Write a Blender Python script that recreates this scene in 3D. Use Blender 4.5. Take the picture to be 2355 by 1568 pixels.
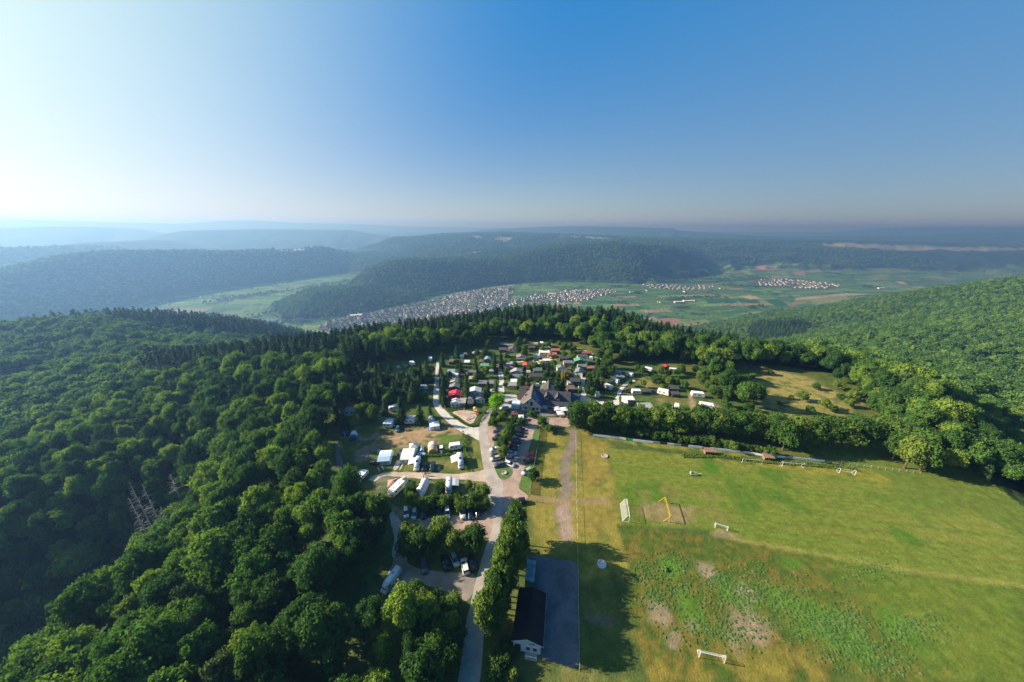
import bpy, bmesh, math, random
import numpy as np
from mathutils import Vector, Matrix
rad = math.radians
C = bpy.context
sc = C.scene
for o in list(bpy.data.objects): bpy.data.objects.remove(o)
random.seed(7); RNG = np.random.default_rng(7)

# ------------------------------------------------------------------ camera
CAMZ = 88.0; FPX = 321.8; PITCH = rad(19.6); ROLL = rad(0.45)
_F = np.array([0, math.cos(PITCH), -math.sin(PITCH)])
_U0 = np.array([0, math.sin(PITCH), math.cos(PITCH)]); _R0 = np.array([1.0, 0, 0])
_R = math.cos(ROLL)*_R0 + math.sin(ROLL)*_U0
_U = -math.sin(ROLL)*_R0 + math.cos(ROLL)*_U0
cd = bpy.data.cameras.new('camera'); cam = bpy.data.objects.new('camera', cd); sc.collection.objects.link(cam)
cd.sensor_width = 36; cd.lens = 36*FPX/1024; cd.clip_start = 0.5; cd.clip_end = 60000
m = Matrix((( _R[0], _U[0], -_F[0], 0), (_R[1], _U[1], -_F[1], 0), (_R[2], _U[2], -_F[2], CAMZ), (0, 0, 0, 1)))
cam.matrix_world = m; sc.camera = cam

# ------------------------------------------------------------------ light
SUN_EL = rad(25); SUN_AZ = rad(-82)            # azimuth from +Y, clockwise: the sun stands to the left, a little ahead
sun_dir = Vector((math.sin(SUN_AZ)*math.cos(SUN_EL), math.cos(SUN_AZ)*math.cos(SUN_EL), math.sin(SUN_EL)))
w = bpy.data.worlds.new('World'); sc.world = w; w.use_nodes = True
wn = w.node_tree; bg = wn.nodes['Background']
sky = wn.nodes.new('ShaderNodeTexSky'); sky.sky_type = 'NISHITA'; sky.sun_disc = False
sky.sun_elevation = SUN_EL; sky.sun_rotation = SUN_AZ
sky.altitude = 400; sky.air_density = 1.0; sky.dust_density = 1.2; sky.ozone_density = 4.0
def _wn(kind, **kw):
    n = wn.nodes.new(kind)
    for k, v in kw.items(): setattr(n, k, v)
    return n
def _vm(op, a, b):
    n = _wn('ShaderNodeVectorMath', operation=op)
    for i, q in enumerate((a, b)):
        if hasattr(q, 'links'): wn.links.new(q, n.inputs[3] if (op == 'SCALE' and i) else n.inputs[i])
        else: (n.inputs[3] if (op == 'SCALE' and i) else n.inputs[i]).default_value = q
    return n.outputs['Value'] if op == 'DOT_PRODUCT' else n.outputs[0]
def _mm(op, a, b=0.0, clamp=False):
    n = _wn('ShaderNodeMath', operation=op, use_clamp=clamp)
    for i, q in enumerate((a, b)):
        if hasattr(q, 'links'): wn.links.new(q, n.inputs[i])
        else: n.inputs[i].default_value = q
    return n.outputs[0]
def _mix(f, a, b):
    n = _wn('ShaderNodeMix', data_type='RGBA')
    for i, q in ((0, f), (6, a), (7, b)):
        if hasattr(q, 'links'): wn.links.new(q, n.inputs[i])
        else: n.inputs[i].default_value = q
    return n.outputs[2]
SKYS = 0.13
tcw = _wn('ShaderNodeTexCoord'); dirv = _vm('NORMALIZE', tcw.outputs['Generated'], (0, 0, 0))
dsun = _vm('DOT_PRODUCT', dirv, tuple(sun_dir))
sep = _wn('ShaderNodeSeparateXYZ'); wn.links.new(dirv, sep.inputs[0])
hsv = _wn('ShaderNodeHueSaturation'); wn.links.new(_vm('SCALE', sky.outputs[0], .03), hsv.inputs['Color']); hsv.inputs['Saturation'].default_value = 1.2
# summer haze over that sky: paler towards the horizon and round the sun
dcl = _mm('MAXIMUM', dsun, -.5); dpos = _mm('MAXIMUM', dsun, 0.0); low = _mm('POWER', 2.71828, _mm('MULTIPLY', _mm('ABSOLUTE', sep.outputs[2]), -6.0))
tot = _vm('ADD', (.004, .2376, .6301), _vm('SCALE', (-.1128, -.0773, .0741), dcl))
tot = _vm('ADD', tot, _vm('SCALE', (1.2274, 1.1984, .2927), _mm('POWER', dpos, 3.0)))
tot = _vm('ADD', tot, _vm('SCALE', (.5322, .3546, -.1028), low))
tot = _vm('ADD', tot, _vm('SCALE', (.4961, .4759, .1692), _mm('MULTIPLY', low, dcl)))
tot = _vm('ADD', tot, _vm('SCALE', (-.7302, -.9213, .0296), _mm('MULTIPLY', low, _mm('POWER', dpos, 2.0))))
tot = _vm('ADD', _vm('SCALE', _vm('MAXIMUM', tot, (.01, .02, .03)), .83), hsv.outputs[0])
# sky dimmed overhead and behind the viewer, to weaken the fill in shadows
zen = _mix(_mm('MULTIPLY', _mm('SUBTRACT', sep.outputs[2], .50), 3.0, True), (1, 1, 1, 1), (.72, .74, .80, 1))
bk = _mix(_mm('MULTIPLY', _mm('ADD', sep.outputs[1], -.05), -2.5, True), (1, 1, 1, 1), (.82, .82, .85, 1))
tot = _vm('MULTIPLY', _vm('MULTIPLY', tot, zen), bk)
wn.links.new(_vm('SCALE', tot, 3.92), bg.inputs[0]); bg.inputs[1].default_value = 0.10
ld = bpy.data.lights.new('sun', 'SUN'); ld.energy = 5.0; ld.angle = rad(0.6); ld.color = (1.0, 0.90, 0.74)
lo = bpy.data.objects.new('sun', ld); sc.collection.objects.link(lo)
lo.rotation_euler = sun_dir.to_track_quat('Z', 'Y').to_euler()
sc.view_settings.view_transform = 'Standard'; sc.view_settings.look = 'None'
sc.view_settings.exposure = 1.35; sc.view_settings.gamma = 1.0
cy = sc.cycles
cy.max_bounces = 5; cy.diffuse_bounces = 2; cy.glossy_bounces = 2; cy.transmission_bounces = 2
cy.volume_bounces = 0; cy.transparent_max_bounces = 8; cy.use_denoising = True
cy.caustics_reflective = False; cy.caustics_refractive = False; cy.sample_clamp_indirect = 3
try: cy.denoiser = 'OPENIMAGEDENOISE'
except Exception: pass

# ------------------------------------------------------------------ photo regions: a region name and a point in its enlargement
REG = {'F': (0, 0, 1.74), 'A': (1300, 1400, .34), 'B': (1900, 1300, .2551), 'C': (2300, 1400, .34), 'D': (1300, 1850, .34),
       'E': (1400, 2150, .34), 'G': (1900, 2150, .3686), 'H': (2000, 1650, .4246), 'I': (2300, 2050, .7626),
       'J': (2600, 1250, .6352), 'K': (0, 1300, .5945), 'L': (0, 1900, .7219), 'M': (1850, 1500, .3827),
       'N': (1700, 1350, .1722), 'O': (1380, 1750, .2548), 'P': (1240, 1100, .3397), 'Q': (1200, 880, .6369),
       'S': (2500, 880, .6777), 'T': (0, 850, .5945), 'U': (0, 0, 4.0)}
def px(r, x, y):
    a = REG[r]; return ((a[0]+x*a[2])/4.0, (a[1]+y*a[2])/4.0)
def ray(u, v):
    return (u-512)*_R + (341-v)*_U + FPX*_F
def at_z(u, v, z=0.0):
    d = ray(u, v); t = (z-CAMZ)/d[2]; return np.array([d[0]*t, d[1]*t, z])
def G(r, x, y, z=0.0):
    """ground point (height z) of a photo point"""
    return at_z(*px(r, x, y), z)
def proj(X, Y, Z):
    X = np.asarray(X, float); Y = np.asarray(Y, float); Z = np.asarray(Z, float)-CAMZ
    f = X*_F[0]+Y*_F[1]+Z*_F[2]; f = np.where(f < 0.5, np.nan, f)
    return 512+FPX*(X*_R[0]+Y*_R[1]+Z*_R[2])/f, 341-FPX*(X*_U[0]+Y*_U[1]+Z*_U[2])/f

# ------------------------------------------------------------------ noise
def _h(ix, iy, s):
    n = (ix.astype(np.int64)*374761393 + iy.astype(np.int64)*668265263 + s*974634777) & 0x7fffffff
    n = ((n ^ (n >> 13))*1274126177) & 0x7fffffff
    return ((n ^ (n >> 16)) & 0xffff)/65535.0
def vnoise(x, y, s=0):
    x = np.asarray(x, float); y = np.asarray(y, float)
    ix = np.floor(x); iy = np.floor(y); fx = x-ix; fy = y-iy
    fx = fx*fx*(3-2*fx); fy = fy*fy*(3-2*fy)
    a = _h(ix, iy, s); b = _h(ix+1, iy, s); c = _h(ix, iy+1, s); d = _h(ix+1, iy+1, s)
    return (a*(1-fx)+b*fx)*(1-fy)+(c*(1-fx)+d*fx)*fy
def fbm(x, y, s=0, o=4):
    t = 0; a = .5; n = 0
    for k in range(o):
        t = t+a*vnoise(x*2**k+17*k, y*2**k-9*k, s+k); n += a; a *= .55
    return t/n
def sstep(a, b, x):
    t = np.clip((x-a)/(b-a), 0, 1); return t*t*(3-2*t)
def poly_sd(poly, X, Y):
    """signed distance, positive inside"""
    P = np.asarray(poly, float)[:, :2]; d = np.full(np.shape(X), 1e9); ins = np.zeros(np.shape(X), bool)
    for i in range(len(P)):
        a = P[i]; b = P[(i+1) % len(P)]
        e = b-a; L = e@e+1e-12
        t = np.clip(((X-a[0])*e[0]+(Y-a[1])*e[1])/L, 0, 1)
        d = np.minimum(d, np.hypot(X-a[0]-t*e[0], Y-a[1]-t*e[1]))
        c = (a[1] > Y) != (b[1] > Y)
        with np.errstate(divide='ignore', invalid='ignore'):
            xi = a[0]+(Y-a[1])/(b[1]-a[1]+1e-15)*e[0]
        ins ^= c & (X < xi)
    return np.where(ins, d, -d)
def line_d(pl, X, Y, Z=None):
    """distance to a polyline, and its interpolated third coordinate"""
    P = np.asarray(pl, float); d = np.full(np.shape(X), 1e9); zz = np.zeros(np.shape(X))
    for i in range(len(P)-1):
        a = P[i]; b = P[i+1]; e = b[:2]-a[:2]; L = e@e+1e-12
        t = np.clip(((X-a[0])*e[0]+(Y-a[1])*e[1])/L, 0, 1)
        q = np.hypot(X-a[0]-t*e[0], Y-a[1]-t*e[1]); k = q < d
        d = np.where(k, q, d)
        if P.shape[1] > 2: zz = np.where(k, a[2]+t*(b[2]-a[2]), zz)
    return d, zz
# ------------------------------------------------------------------ terrain
CAMP = [G(*q) for q in [('L', 1700, 1147), ('E', 300, 560), ('D', 100, 700), ('D', 60, 260), ('A', 90, 1100), ('A', 40, 750), ('A', 150, 420), ('A', 380, 180),
        ('A', 700, 40), ('N', 0, 200), ('N', 600, 60), ('N', 1500, 40), ('B', 560, 250), ('B', 900, 190), ('B', 1500, 200), ('B', 2000, 400), ('C', 500, 60), ('C', 900, 20), ('C', 1700, 60), ('C', 2000, 150),
        ('J', 760, 330), ('J', 1200, 400), ('J', 1700, 560), ('J', 1900, 900), ('J', 2355, 1250)]]
CAMP = [tuple(p[:2]) for p in CAMP] + [(220, 40), (220, -80), (-75, -80), (-78, 20)]
nearpts = []
def cp(r, x, y, zc, h=14):
    p = G(r, x, y, zc); nearpts.append((p[0], p[1], zc-h))
for q in [('F', 0, 1150, -22), ('F', 200, 1060, -16), ('F', 400, 960, -10), ('F', 100, 870, -25), ('F', 450, 725, -60), ('F', 600, 745, -110), ('F', 760, 775, -170),
          ('F', 430, 830, -8), ('F', 560, 810, 2), ('F', 720, 800, 6), ('F', 650, 850, 7), ('F', 2163, 806, -45), ('F', 2354, 900, -20), ('F', 2354, 1050, -12), ('S', 2355, 335, -8), ('S', 2100, 370, -50),
          ('S', 1900, 400, -88), ('S', 1450, 440, -170), ('S', 840, 540, -270), ('S', 700, 690, -200), ('S', 1500, 650, -60), ('S', 2300, 600, -35), ('F', 1700, 790, 0), ('F', 1900, 800, -4),
          ('F', 2080, 830, -4), ('F', 0, 740, -40), ('F', 250, 718, -30), ('S', 1280, 480, -210), ('S', 1000, 600, -150), ('F', 300, 900, -12), ('F', 150, 1000, -16),
          ('F', 600, 900, 6), ('F', 650, 1050, 8), ('F', 550, 1000, 2), ('F', 1250, 704, 18), ('F', 1400, 712, 16), ('F', 1500, 745, 10), ('F', 1600, 772, 3), ('F', 1100, 735, 14), ('F', 1000, 778, 12), ('F', 900, 795, 12), ('F', 820, 800, 6),
          ('F', 0, 960, -25), ('F', 120, 780, -38), ('F', 300, 790, -30), ('F', 500, 790, -40)]: cp(*q)
nearpts += [(-150, 118, -44), (-160, 90, -62), (-168, 60, -76), (-180, 20, -90), (-200, -40, -100), (-88, 60, -5), (-90, 35, -6), (-90, 0, -6), (-100, 95, -9), (-110, 130, -12), (-112, 60, -18), (-116, 30, -22), (-130, 80, -36), (-135, 50, -46),
            (-230, 70, -44), (-250, 20, -50), (-260, -60, -60), (-300, 120, -50), (-420, 100, -60), (-600, 150, -70), (-900, 300, -60),
            (-100, 330, -25), (0, 330, -14), (100, 330, -20), (0, 420, -60), (-150, 420, -90), (150, 430, -80), (-200, 600, -190), (0, 650, -190), (250, 600, -170), (0, 950, -296), (-300, 950, -285), (300, 950, -285), (-600, 1100, -299), (0, 1300, -305), (-330, 500, -120), (-550, 860, -260), (-900, 700, -180), (-900, 1200, -300),
            (350, 420, -95), (450, 560, -130), (300, 300, -30), (520, 300, -60), (700, 400, -48), (800, 800, -160), (1700, 900, -60), (1800, 1500, -230), (900, 1300, -285), (1500, 1900, -310), (600, 1250, -299), (650, 250, -20), (900, 200, 0), (1400, 200, 10), (400, 0, -20), (300, -200, -10), (0, -300, 0), (-200, -300, -60), (900, -400, 0), (-900, -400, -60), (0, -1200, -40),
            (-2500, 300, -120), (-2200, 1200, -310), (2600, 400, 0), (3000, 1500, -200)]
for i in range(len(CAMP)):
    a = np.array(CAMP[i]); b = np.array(CAMP[(i+1) % len(CAMP)]); n = max(1, int(np.hypot(*(b-a))/35))
    for k in range(n): nearpts.append((*(a+(b-a)*k/n), 0.0))
for p in [(0, 100), (60, 60), (150, 80), (0, 200), (100, 180), (-40, 150), (150, -20), (0, 0)]: nearpts.append((*p, 0.0))
NP = np.array(nearpts)
def _lp(x, y):
    y = y-30
    r = np.hypot(x, y)+60; a = np.arctan2(x, y); return np.stack([a*1.0, np.log(r)*1.0], -1)
_A = _lp(NP[:, 0], NP[:, 1]); _c = 0.03
_D = np.sqrt(((_A[:, None]-_A[None])**2).sum(-1)+_c*_c)
_w = np.linalg.solve(_D+1e-4*np.eye(len(NP)), NP[:, 2]-(-100))
def near_z(x, y):
    sh = x.shape; x = x.ravel(); y = y.ravel(); out = np.empty(len(x))
    for i in range(0, len(x), 50000):
        q = _lp(x[i:i+50000], y[i:i+50000])
        d2 = ((q[:, None, 0]-_A[None, :, 0])**2+(q[:, None, 1]-_A[None, :, 1])**2+_c*_c)
        out[i:i+50000] = np.sqrt(d2)@_w-100
    return out.reshape(sh)
def RP(r, x, y, R):
    d = ray(*px(r, x, y)); h = np.hypot(d[0], d[1]); return (R*d[0]/h, R*d[1]/h, CAMZ+R*d[2]/h)
RIDGES = [  # crest points, plateau half width, slope, noise
 ([RP('Q', -150, 500, 2350), RP('Q', 150, 470, 2150), RP('Q', 300, 430, 2100), RP('Q', 420, 330, 2150), RP('Q', 570, 262, 2250), RP('Q', 700, 250, 2300), RP('Q', 1000, 248, 2450), RP('Q', 1280, 240, 2650), RP('Q', 1500, 190, 2800), RP('Q', 1700, 155, 2950), RP('Q', 2000, 140, 3000), RP('S', 0, 140, 3050), RP('S', 180, 146, 3300), RP('S', 300, 152, 3900), RP('S', 420, 158, 4500), RP('S', 700, 152, 4900), RP('S', 900, 156, 5200)], 60, .55),
 ([RP('Q', -250, 560, 1950), RP('Q', -100, 530, 1950), RP('Q', 100, 490, 2000), RP('Q', 300, 445, 2050), RP('Q', 420, 390, 2080)], 50, .2),
 ([RP('S', 900, 158, 5250), RP('S', 1100, 165, 5400), RP('S', 1700, 182, 5900), RP('S', 2355, 190, 7400), RP('S', 2900, 200, 8000)], 150, .5),
 ([RP('Q', 620, 205, 3900), RP('Q', 700, 165, 4000), RP('Q', 800, 115, 4300), RP('Q', 1050, 90, 4800), RP('Q', 1300, 82, 5200), RP('Q', 1700, 97, 5000), RP('Q', 2200, 116, 4900), RP('S', 400, 110, 5600), RP('S', 900, 113, 6100), RP('S', 1500, 121, 7000), RP('S', 2355, 150, 8200)], 500, .25),
 ([RP('Q', 740, 150, 4000), RP('Q', 900, 170, 3500), RP('Q', 1100, 190, 3300), RP('Q', 1400, 180, 3400), RP('Q', 1700, 140, 3700)], 120, .35),
 ([RP('T', -500, 480, 2400), RP('T', 0, 412, 2600), RP('T', 430, 300, 2850), RP('T', 700, 268, 3000), RP('T', 1200, 263, 3100), RP('T', 1600, 265, 3200), RP('T', 2100, 242, 3500), RP('T', 2200, 243, 3600), RP('T', 2355, 278, 3700), RP('Q', 300, 225, 4000), RP('Q', 420, 270, 4150)], 60, .6),
 ([RP('T', -300, 255, 4200), RP('T', 200, 240, 4400), RP('T', 500, 212, 4700), RP('T', 700, 197, 5200), RP('T', 1050, 182, 5600)], 100, .35),
 ([RP('T', 1050, 180, 6500), RP('T', 1300, 120, 7000), RP('T', 1700, 112, 7500), RP('T', 2000, 113, 7500), RP('Q', 300, 62, 7500), RP('Q', 500, 95, 7300), RP('Q', 620, 130, 6800), RP('Q', 700, 150, 6500)], 200, .3),
 ([RP('T', -300, 110, 9000), RP('T', 350, 96, 9000), RP('T', 600, 95, 9000), RP('T', 850, 105, 9000), RP('T', 1000, 135, 8600)], 200, .3),
 ([RP('T', -400, 50, 14500), RP('T', 0, 45, 14500), RP('T', 600, 60, 14500), RP('T', 1200, 76, 14500), RP('T', 1500, 56, 14500), RP('T', 1700, 53, 14500), RP('T', 2000, 70, 14500), RP('T', 2355, 76, 14500), RP('Q', 700, 42, 14500), RP('Q', 1200, 48, 14500)], 900, .12),
 ([RP('Q', 1200, 58, 8500), RP('Q', 1450, 45, 8500), RP('Q', 1700, 38, 8500), RP('Q', 2000, 42, 8500), RP('Q', 2355, 52, 8500), RP('S', 300, 60, 8500), RP('S', 600, 82, 8500), RP('S', 900, 98, 9000)], 300, .2),
 ([RP('S', 500, 70, 15000), RP('S', 1200, 75, 15000), RP('S', 1500, 48, 15000), RP('S', 1800, 42, 15000), RP('S', 2355, 40, 15000), RP('S', 3000, 45, 15000)], 900, .12),
 ([RP('S', 1100, 98, 9500), RP('S', 1300, 92, 9500), RP('S', 1500, 95, 9500), RP('S', 1700, 100, 9500), RP('S', 2000, 80, 10500), RP('S', 2355, 70, 11000)], 300, .2),
]
DARKF = [tuple(G('Q', a, b, -300)[:2]) for a, b in [(-190, 540), (-60, 510), (120, 485), (310, 455), (450, 400), (700, 400), (700, 505), (600, 535), (400, 580), (200, 608), (0, 628), (-120, 620)]]
def far_z(x, y):
    z = np.full(x.shape, -300.0)
    r = np.hypot(x, y)
    z = z+ 190*sstep(5500, 11000, r)
    dd, _ = line_d(RIDGES[0][0], x, y)
    n = (fbm(x/420, y/420, 5, 4)-.5); n2 = fbm(x/160, y/160, 9, 3)-.5
    z = np.maximum(z, -300+np.minimum(75, .33*np.maximum(0, poly_sd(DARKF, x, y))*(.7+.8*(n+.5))))
    for pts, wd, sl in RIDGES:
        d, zc = line_d(pts, x, y)
        e = np.maximum(0, d*(1+.6*n+.3*n2)-wd)
        zz = zc-10*sstep(0, wd, d)-sl*e+ (10+.00*d)*n*sstep(0, 200, e)+.02*wd*n2
        z = np.maximum(z, zz)
    return z
def smax(a, b, k=6.0):
    h = np.clip(.5+.5*(a-b)/k, 0, 1); return b*(1-h)+a*h+k*h*(1-h)
def terrain(x, y):
    x = np.asarray(x, float); y = np.asarray(y, float)
    sh = x.shape; x = np.atleast_1d(x); y = np.atleast_1d(y)
    r = np.hypot(x, y)
    nz = near_z(x, y)
    nz = nz+(fbm(x/60, y/60, 3, 3)-.5)*10*sstep(0, 60, -poly_sd(CAMP, x, y))
    nz = nz-600*sstep(1900, 2900, r)*(np.abs(np.arctan2(x, y)) < 2.2)
    cm = sstep(14, 0, -poly_sd(CAMP, x, y))
    nz = nz*(1-cm)
    z = np.where(r > 700, smax(far_z(x, y), nz), nz)
    return z.reshape(sh)
def T1(x, y): return float(terrain(np.array([x]), np.array([y]))[0])
def march(u, v, h=0.0):
    d = ray(u, v); d = d/np.hypot(d[0], d[1]); rr = np.exp(np.linspace(math.log(25), math.log(16000), 900))
    z = terrain(d[0]*rr, d[1]*rr)+h; k = np.nonzero(CAMZ+d[2]*rr < z)[0]
    if not len(k): return None
    i = k[0]; f0 = CAMZ+d[2]*rr[i-1]-z[i-1]; f1 = CAMZ+d[2]*rr[i]-z[i]; t = f0/(f0-f1+1e-9); R = rr[i-1]+(rr[i]-rr[i-1])*t
    return np.array([d[0]*R, d[1]*R, CAMZ+d[2]*R-h])

# ------------------------------------------------------------------ materials
MATS = {}
def new_mat(name):
    m = bpy.data.materials.new(name); m.use_nodes = True
    return m, m.node_tree, m.node_tree.nodes['Principled BSDF']
def M(name, col, rough=.6, var=.12, scale=3.0, metal=0.0, spec=.4, coord='Object'):
    """plain painted / cloth / metal surface with a little procedural unevenness"""
    if name in MATS: return MATS[name]
    m, t, b = new_mat(name)
    tc = t.nodes.new('ShaderNodeTexCoord'); nz = t.nodes.new('ShaderNodeTexNoise'); nz.inputs['Scale'].default_value = scale; nz.inputs['Detail'].default_value = 5
    t.links.new(tc.outputs[coord], nz.inputs['Vector'])
    mp = t.nodes.new('ShaderNodeMapRange'); mp.inputs[1].default_value = .3; mp.inputs[2].default_value = .7
    mp.inputs[3].default_value = 1-var; mp.inputs[4].default_value = 1+var
    t.links.new(nz.outputs[0], mp.inputs[0])
    mx = t.nodes.new('ShaderNodeVectorMath'); mx.operation = 'SCALE'; mx.inputs[0].default_value = col
    t.links.new(mp.outputs[0], mx.inputs['Scale']); t.links.new(mx.outputs[0], b.inputs['Base Color'])
    b.inputs['Roughness'].default_value = rough; b.inputs['Metallic'].default_value = metal
    b.inputs['Specular IOR Level'].default_value = spec
    MATS[name] = m; return m
def vcol_mat(name, sc1, sc2, amt, rough=.95, bump=0.0, bscale=None, bdist=.5):
    m, t, b = new_mat(name); N = t.nodes; L = t.links
    at = N.new('ShaderNodeVertexColor'); at.layer_name = 'Col'
    tc = N.new('ShaderNodeTexCoord'); n1 = N.new('ShaderNodeTexNoise'); n2 = N.new('ShaderNodeTexNoise')
    n1.inputs['Scale'].default_value = sc1; n2.inputs['Scale'].default_value = sc2
    for q in (n1, n2): q.inputs['Detail'].default_value = 6; q.inputs['Roughness'].default_value = .65; L.new(tc.outputs['Object'], q.inputs['Vector'])
    ad = N.new('ShaderNodeMath'); ad.operation = 'ADD'; L.new(n1.outputs[0], ad.inputs[0]); L.new(n2.outputs[0], ad.inputs[1])
    mp = N.new('ShaderNodeMapRange'); mp.inputs[1].default_value = .6; mp.inputs[2].default_value = 1.4; mp.inputs[3].default_value = 1-amt; mp.inputs[4].default_value = 1+amt
    L.new(ad.outputs[0], mp.inputs[0])
    mx = N.new('ShaderNodeVectorMath'); mx.operation = 'SCALE'; L.new(at.outputs[0], mx.inputs[0]); L.new(mp.outputs[0], mx.inputs['Scale'])
    L.new(mx.outputs[0], b.inputs['Base Color']); b.inputs['Roughness'].default_value = rough; b.inputs['Specular IOR Level'].default_value = .08
    if bump:
        n3 = N.new('ShaderNodeTexNoise'); n3.inputs['Scale'].default_value = bscale; n3.inputs['Detail'].default_value = 4; L.new(tc.outputs['Object'], n3.inputs['Vector'])
        bp = N.new('ShaderNodeBump'); bp.inputs['Strength'].default_value = bump; bp.inputs['Distance'].default_value = bdist
        L.new(n3.outputs[0], bp.inputs['Height']); L.new(bp.outputs[0], b.inputs['Normal'])
    return m
def grid_mesh(name, X, Y, Z, COL, mat, keep=None):
    """a sheet from 2-D arrays"""
    n0, n1 = X.shape; idx = np.arange(n0*n1).reshape(n0, n1)
    q = np.stack([idx[:-1, :-1], idx[1:, :-1], idx[1:, 1:], idx[:-1, 1:]], -1).reshape(-1, 4)
    if keep is not None:
        kk = keep.ravel(); q = q[kk[q].any(1)]
    used, inv = np.unique(q, return_inverse=True); q = inv.reshape(-1, 4)
    V = np.stack([X.ravel(), Y.ravel(), Z.ravel()], -1)[used]
    me = bpy.data.meshes.new(name); me.vertices.add(len(V)); me.vertices.foreach_set('co', V.ravel().astype(np.float32))
    me.loops.add(len(q)*4); me.loops.foreach_set('vertex_index', q.ravel().astype(np.int32))
    me.polygons.add(len(q)); me.polygons.foreach_set('loop_start', np.arange(0, len(q)*4, 4, dtype=np.int32))
    me.polygons.foreach_set('use_smooth', np.ones(len(q), bool))
    me.update(calc_edges=True)
    if COL is not None:
        ca = me.color_attributes.new('Col', 'FLOAT_COLOR', 'POINT')
        c = np.ones((len(V), 4), np.float32); c[:, :3] = COL.reshape(-1, 3)[used]; ca.data.foreach_set('color', c.ravel())
    me.materials.append(mat); o = bpy.data.objects.new(name, me); sc.collection.objects.link(o); return o
def struct(o): o['kind'] = 'structure'; return o
def mixc(c, col, m): return c*(1-m[..., None])+np.asarray(col)*m[..., None]

# ------------------------------------------------------------------ the ground sheet, out to the horizon
azf = np.radians(np.concatenate([np.linspace(-180, -75, 70, endpoint=False), np.linspace(-75, 75, 1300), np.linspace(75, 180, 70)[1:]]))
rf = np.concatenate([np.exp(np.linspace(math.log(2), math.log(900), 230, endpoint=False)), np.exp(np.linspace(math.log(900), math.log(5200), 330, endpoint=False)), np.exp(np.linspace(math.log(5200), math.log(17500), 90))])
AZ, RR = np.meshgrid(azf, rf, indexing='ij')
X = RR*np.sin(AZ); Y = RR*np.cos(AZ); Z = terrain(X, Y)
gz, gr = np.gradient(Z); 
slope = np.abs(np.gradient(Z, axis=1)/np.gradient(RR, axis=1))
big = fbm(X/300, Y/300, 21, 4); fine = fbm(X/45, Y/45, 31, 3)
forest = np.array([.020, .042, .013]); 
COL = np.ones(Z.shape+(3,))*forest*(0.65+.7*fine)[..., None]
COL = mixc(COL, (.045, .070, .018), sstep(.55, .75, big)*.5)
# valley floor: vineyard parcels
def parcels(x, y, ang, lx, ly, seed):
    c, s = math.cos(ang), math.sin(ang)
    a = x*c+y*s+60*(fbm(x/700, y/700, 41, 2)-.5)*2; b = -x*s+y*c+60*(fbm(x/700, y/700, 43, 2)-.5)*2
    row = np.floor(b/ly); a2 = a+_h(row, row*0, seed)*lx*3
    cell = np.floor(a2/lx); hsh = _h(cell, row, seed+1); h2 = _h(cell, row, seed+2)
    fb = np.minimum(b/ly-row, 1-(b/ly-row))*ly; fa = np.minimum(a2/lx-cell, 1-(a2/lx-cell))*lx
    return hsh, h2, fb, fa
flat = sstep(-288, -297, Z)*sstep(.12, .03, slope)
flat = np.maximum(flat, sstep(-255, -292, Z)*sstep(.5, .3, slope)*(np.hypot(X, Y) > 1000)*(X > 300)*(Y < 2200))
def PXp(pts): return [tuple(G(r, x, y, z)[:2]) for r, x, y, z in pts]
right_fields = PXp([('S', 120, 340, -290), ('S', 300, 290, -285), ('S', 640, 262, -280), ('S', 1000, 268, -285), ('S', 1330, 290, -290), ('S', 1900, 312, -290), ('S', 2500, 270, -290), ('S', 2500, 420, -290), ('S', 1600, 440, -298), ('S', 120, 380, -298)])
left_fields = PXp([('T', 1050, 650, -300), ('T', 1500, 580, -300), ('T', 1800, 500, -300), ('T', 2300, 415, -300), ('Q', 260, 350, -300), ('Q', 380, 370, -295), ('Q', 330, 420, -290), ('Q', 310, 470, -280), ('Q', 120, 480, -270), ('Q', -60, 500, -290), ('T', 1700, 740, -300)])
flat = np.maximum(flat, sstep(-20, 30, poly_sd(right_fields, X, Y))*sstep(.5, .3, slope)*sstep(-245, -262, Z))
flat = np.maximum(flat, sstep(-20, 30, poly_sd(left_fields, X, Y))*sstep(.75, .5, slope)*sstep(.30, .42, fbm(X/130, Y/130, 77, 3)))
hs, h2, fb, fa = parcels(X, Y, rad(8), 150, 62, 3)
pal = np.array([[.052, .118, .030], [.040, .098, .026], [.070, .135, .035], [.032, .085, .022], [.060, .110, .028], [.085, .140, .040], [.045, .105, .030], [.15, .13, .07]])
V = pal[np.clip((hs*7.35).astype(int), 0, 7)]
V = V*(1.05+.5*h2)[..., None]
V = mixc(V, (.018, .040, .016), sstep(6, 2, fb)*(h2 > .55)*.8)
V = mixc(V, (.20, .19, .11), sstep(5, 1.5, fb)*(h2 < .22)*.8)
V = mixc(V, (.16, .17, .09), sstep(5, 1.5, fa)*(hs < .35)*.6)
V = mixc(V, (.020, .045, .018), sstep(.66, .72, fbm(X/60, Y/60, 51, 3))*.9)
COL = COL*(1-flat[..., None])+V*flat[..., None]
dk_ = sstep(-15, 15, poly_sd(DARKF, X, Y)); COL = mixc(COL, (.022, .045, .014), dk_)
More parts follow.
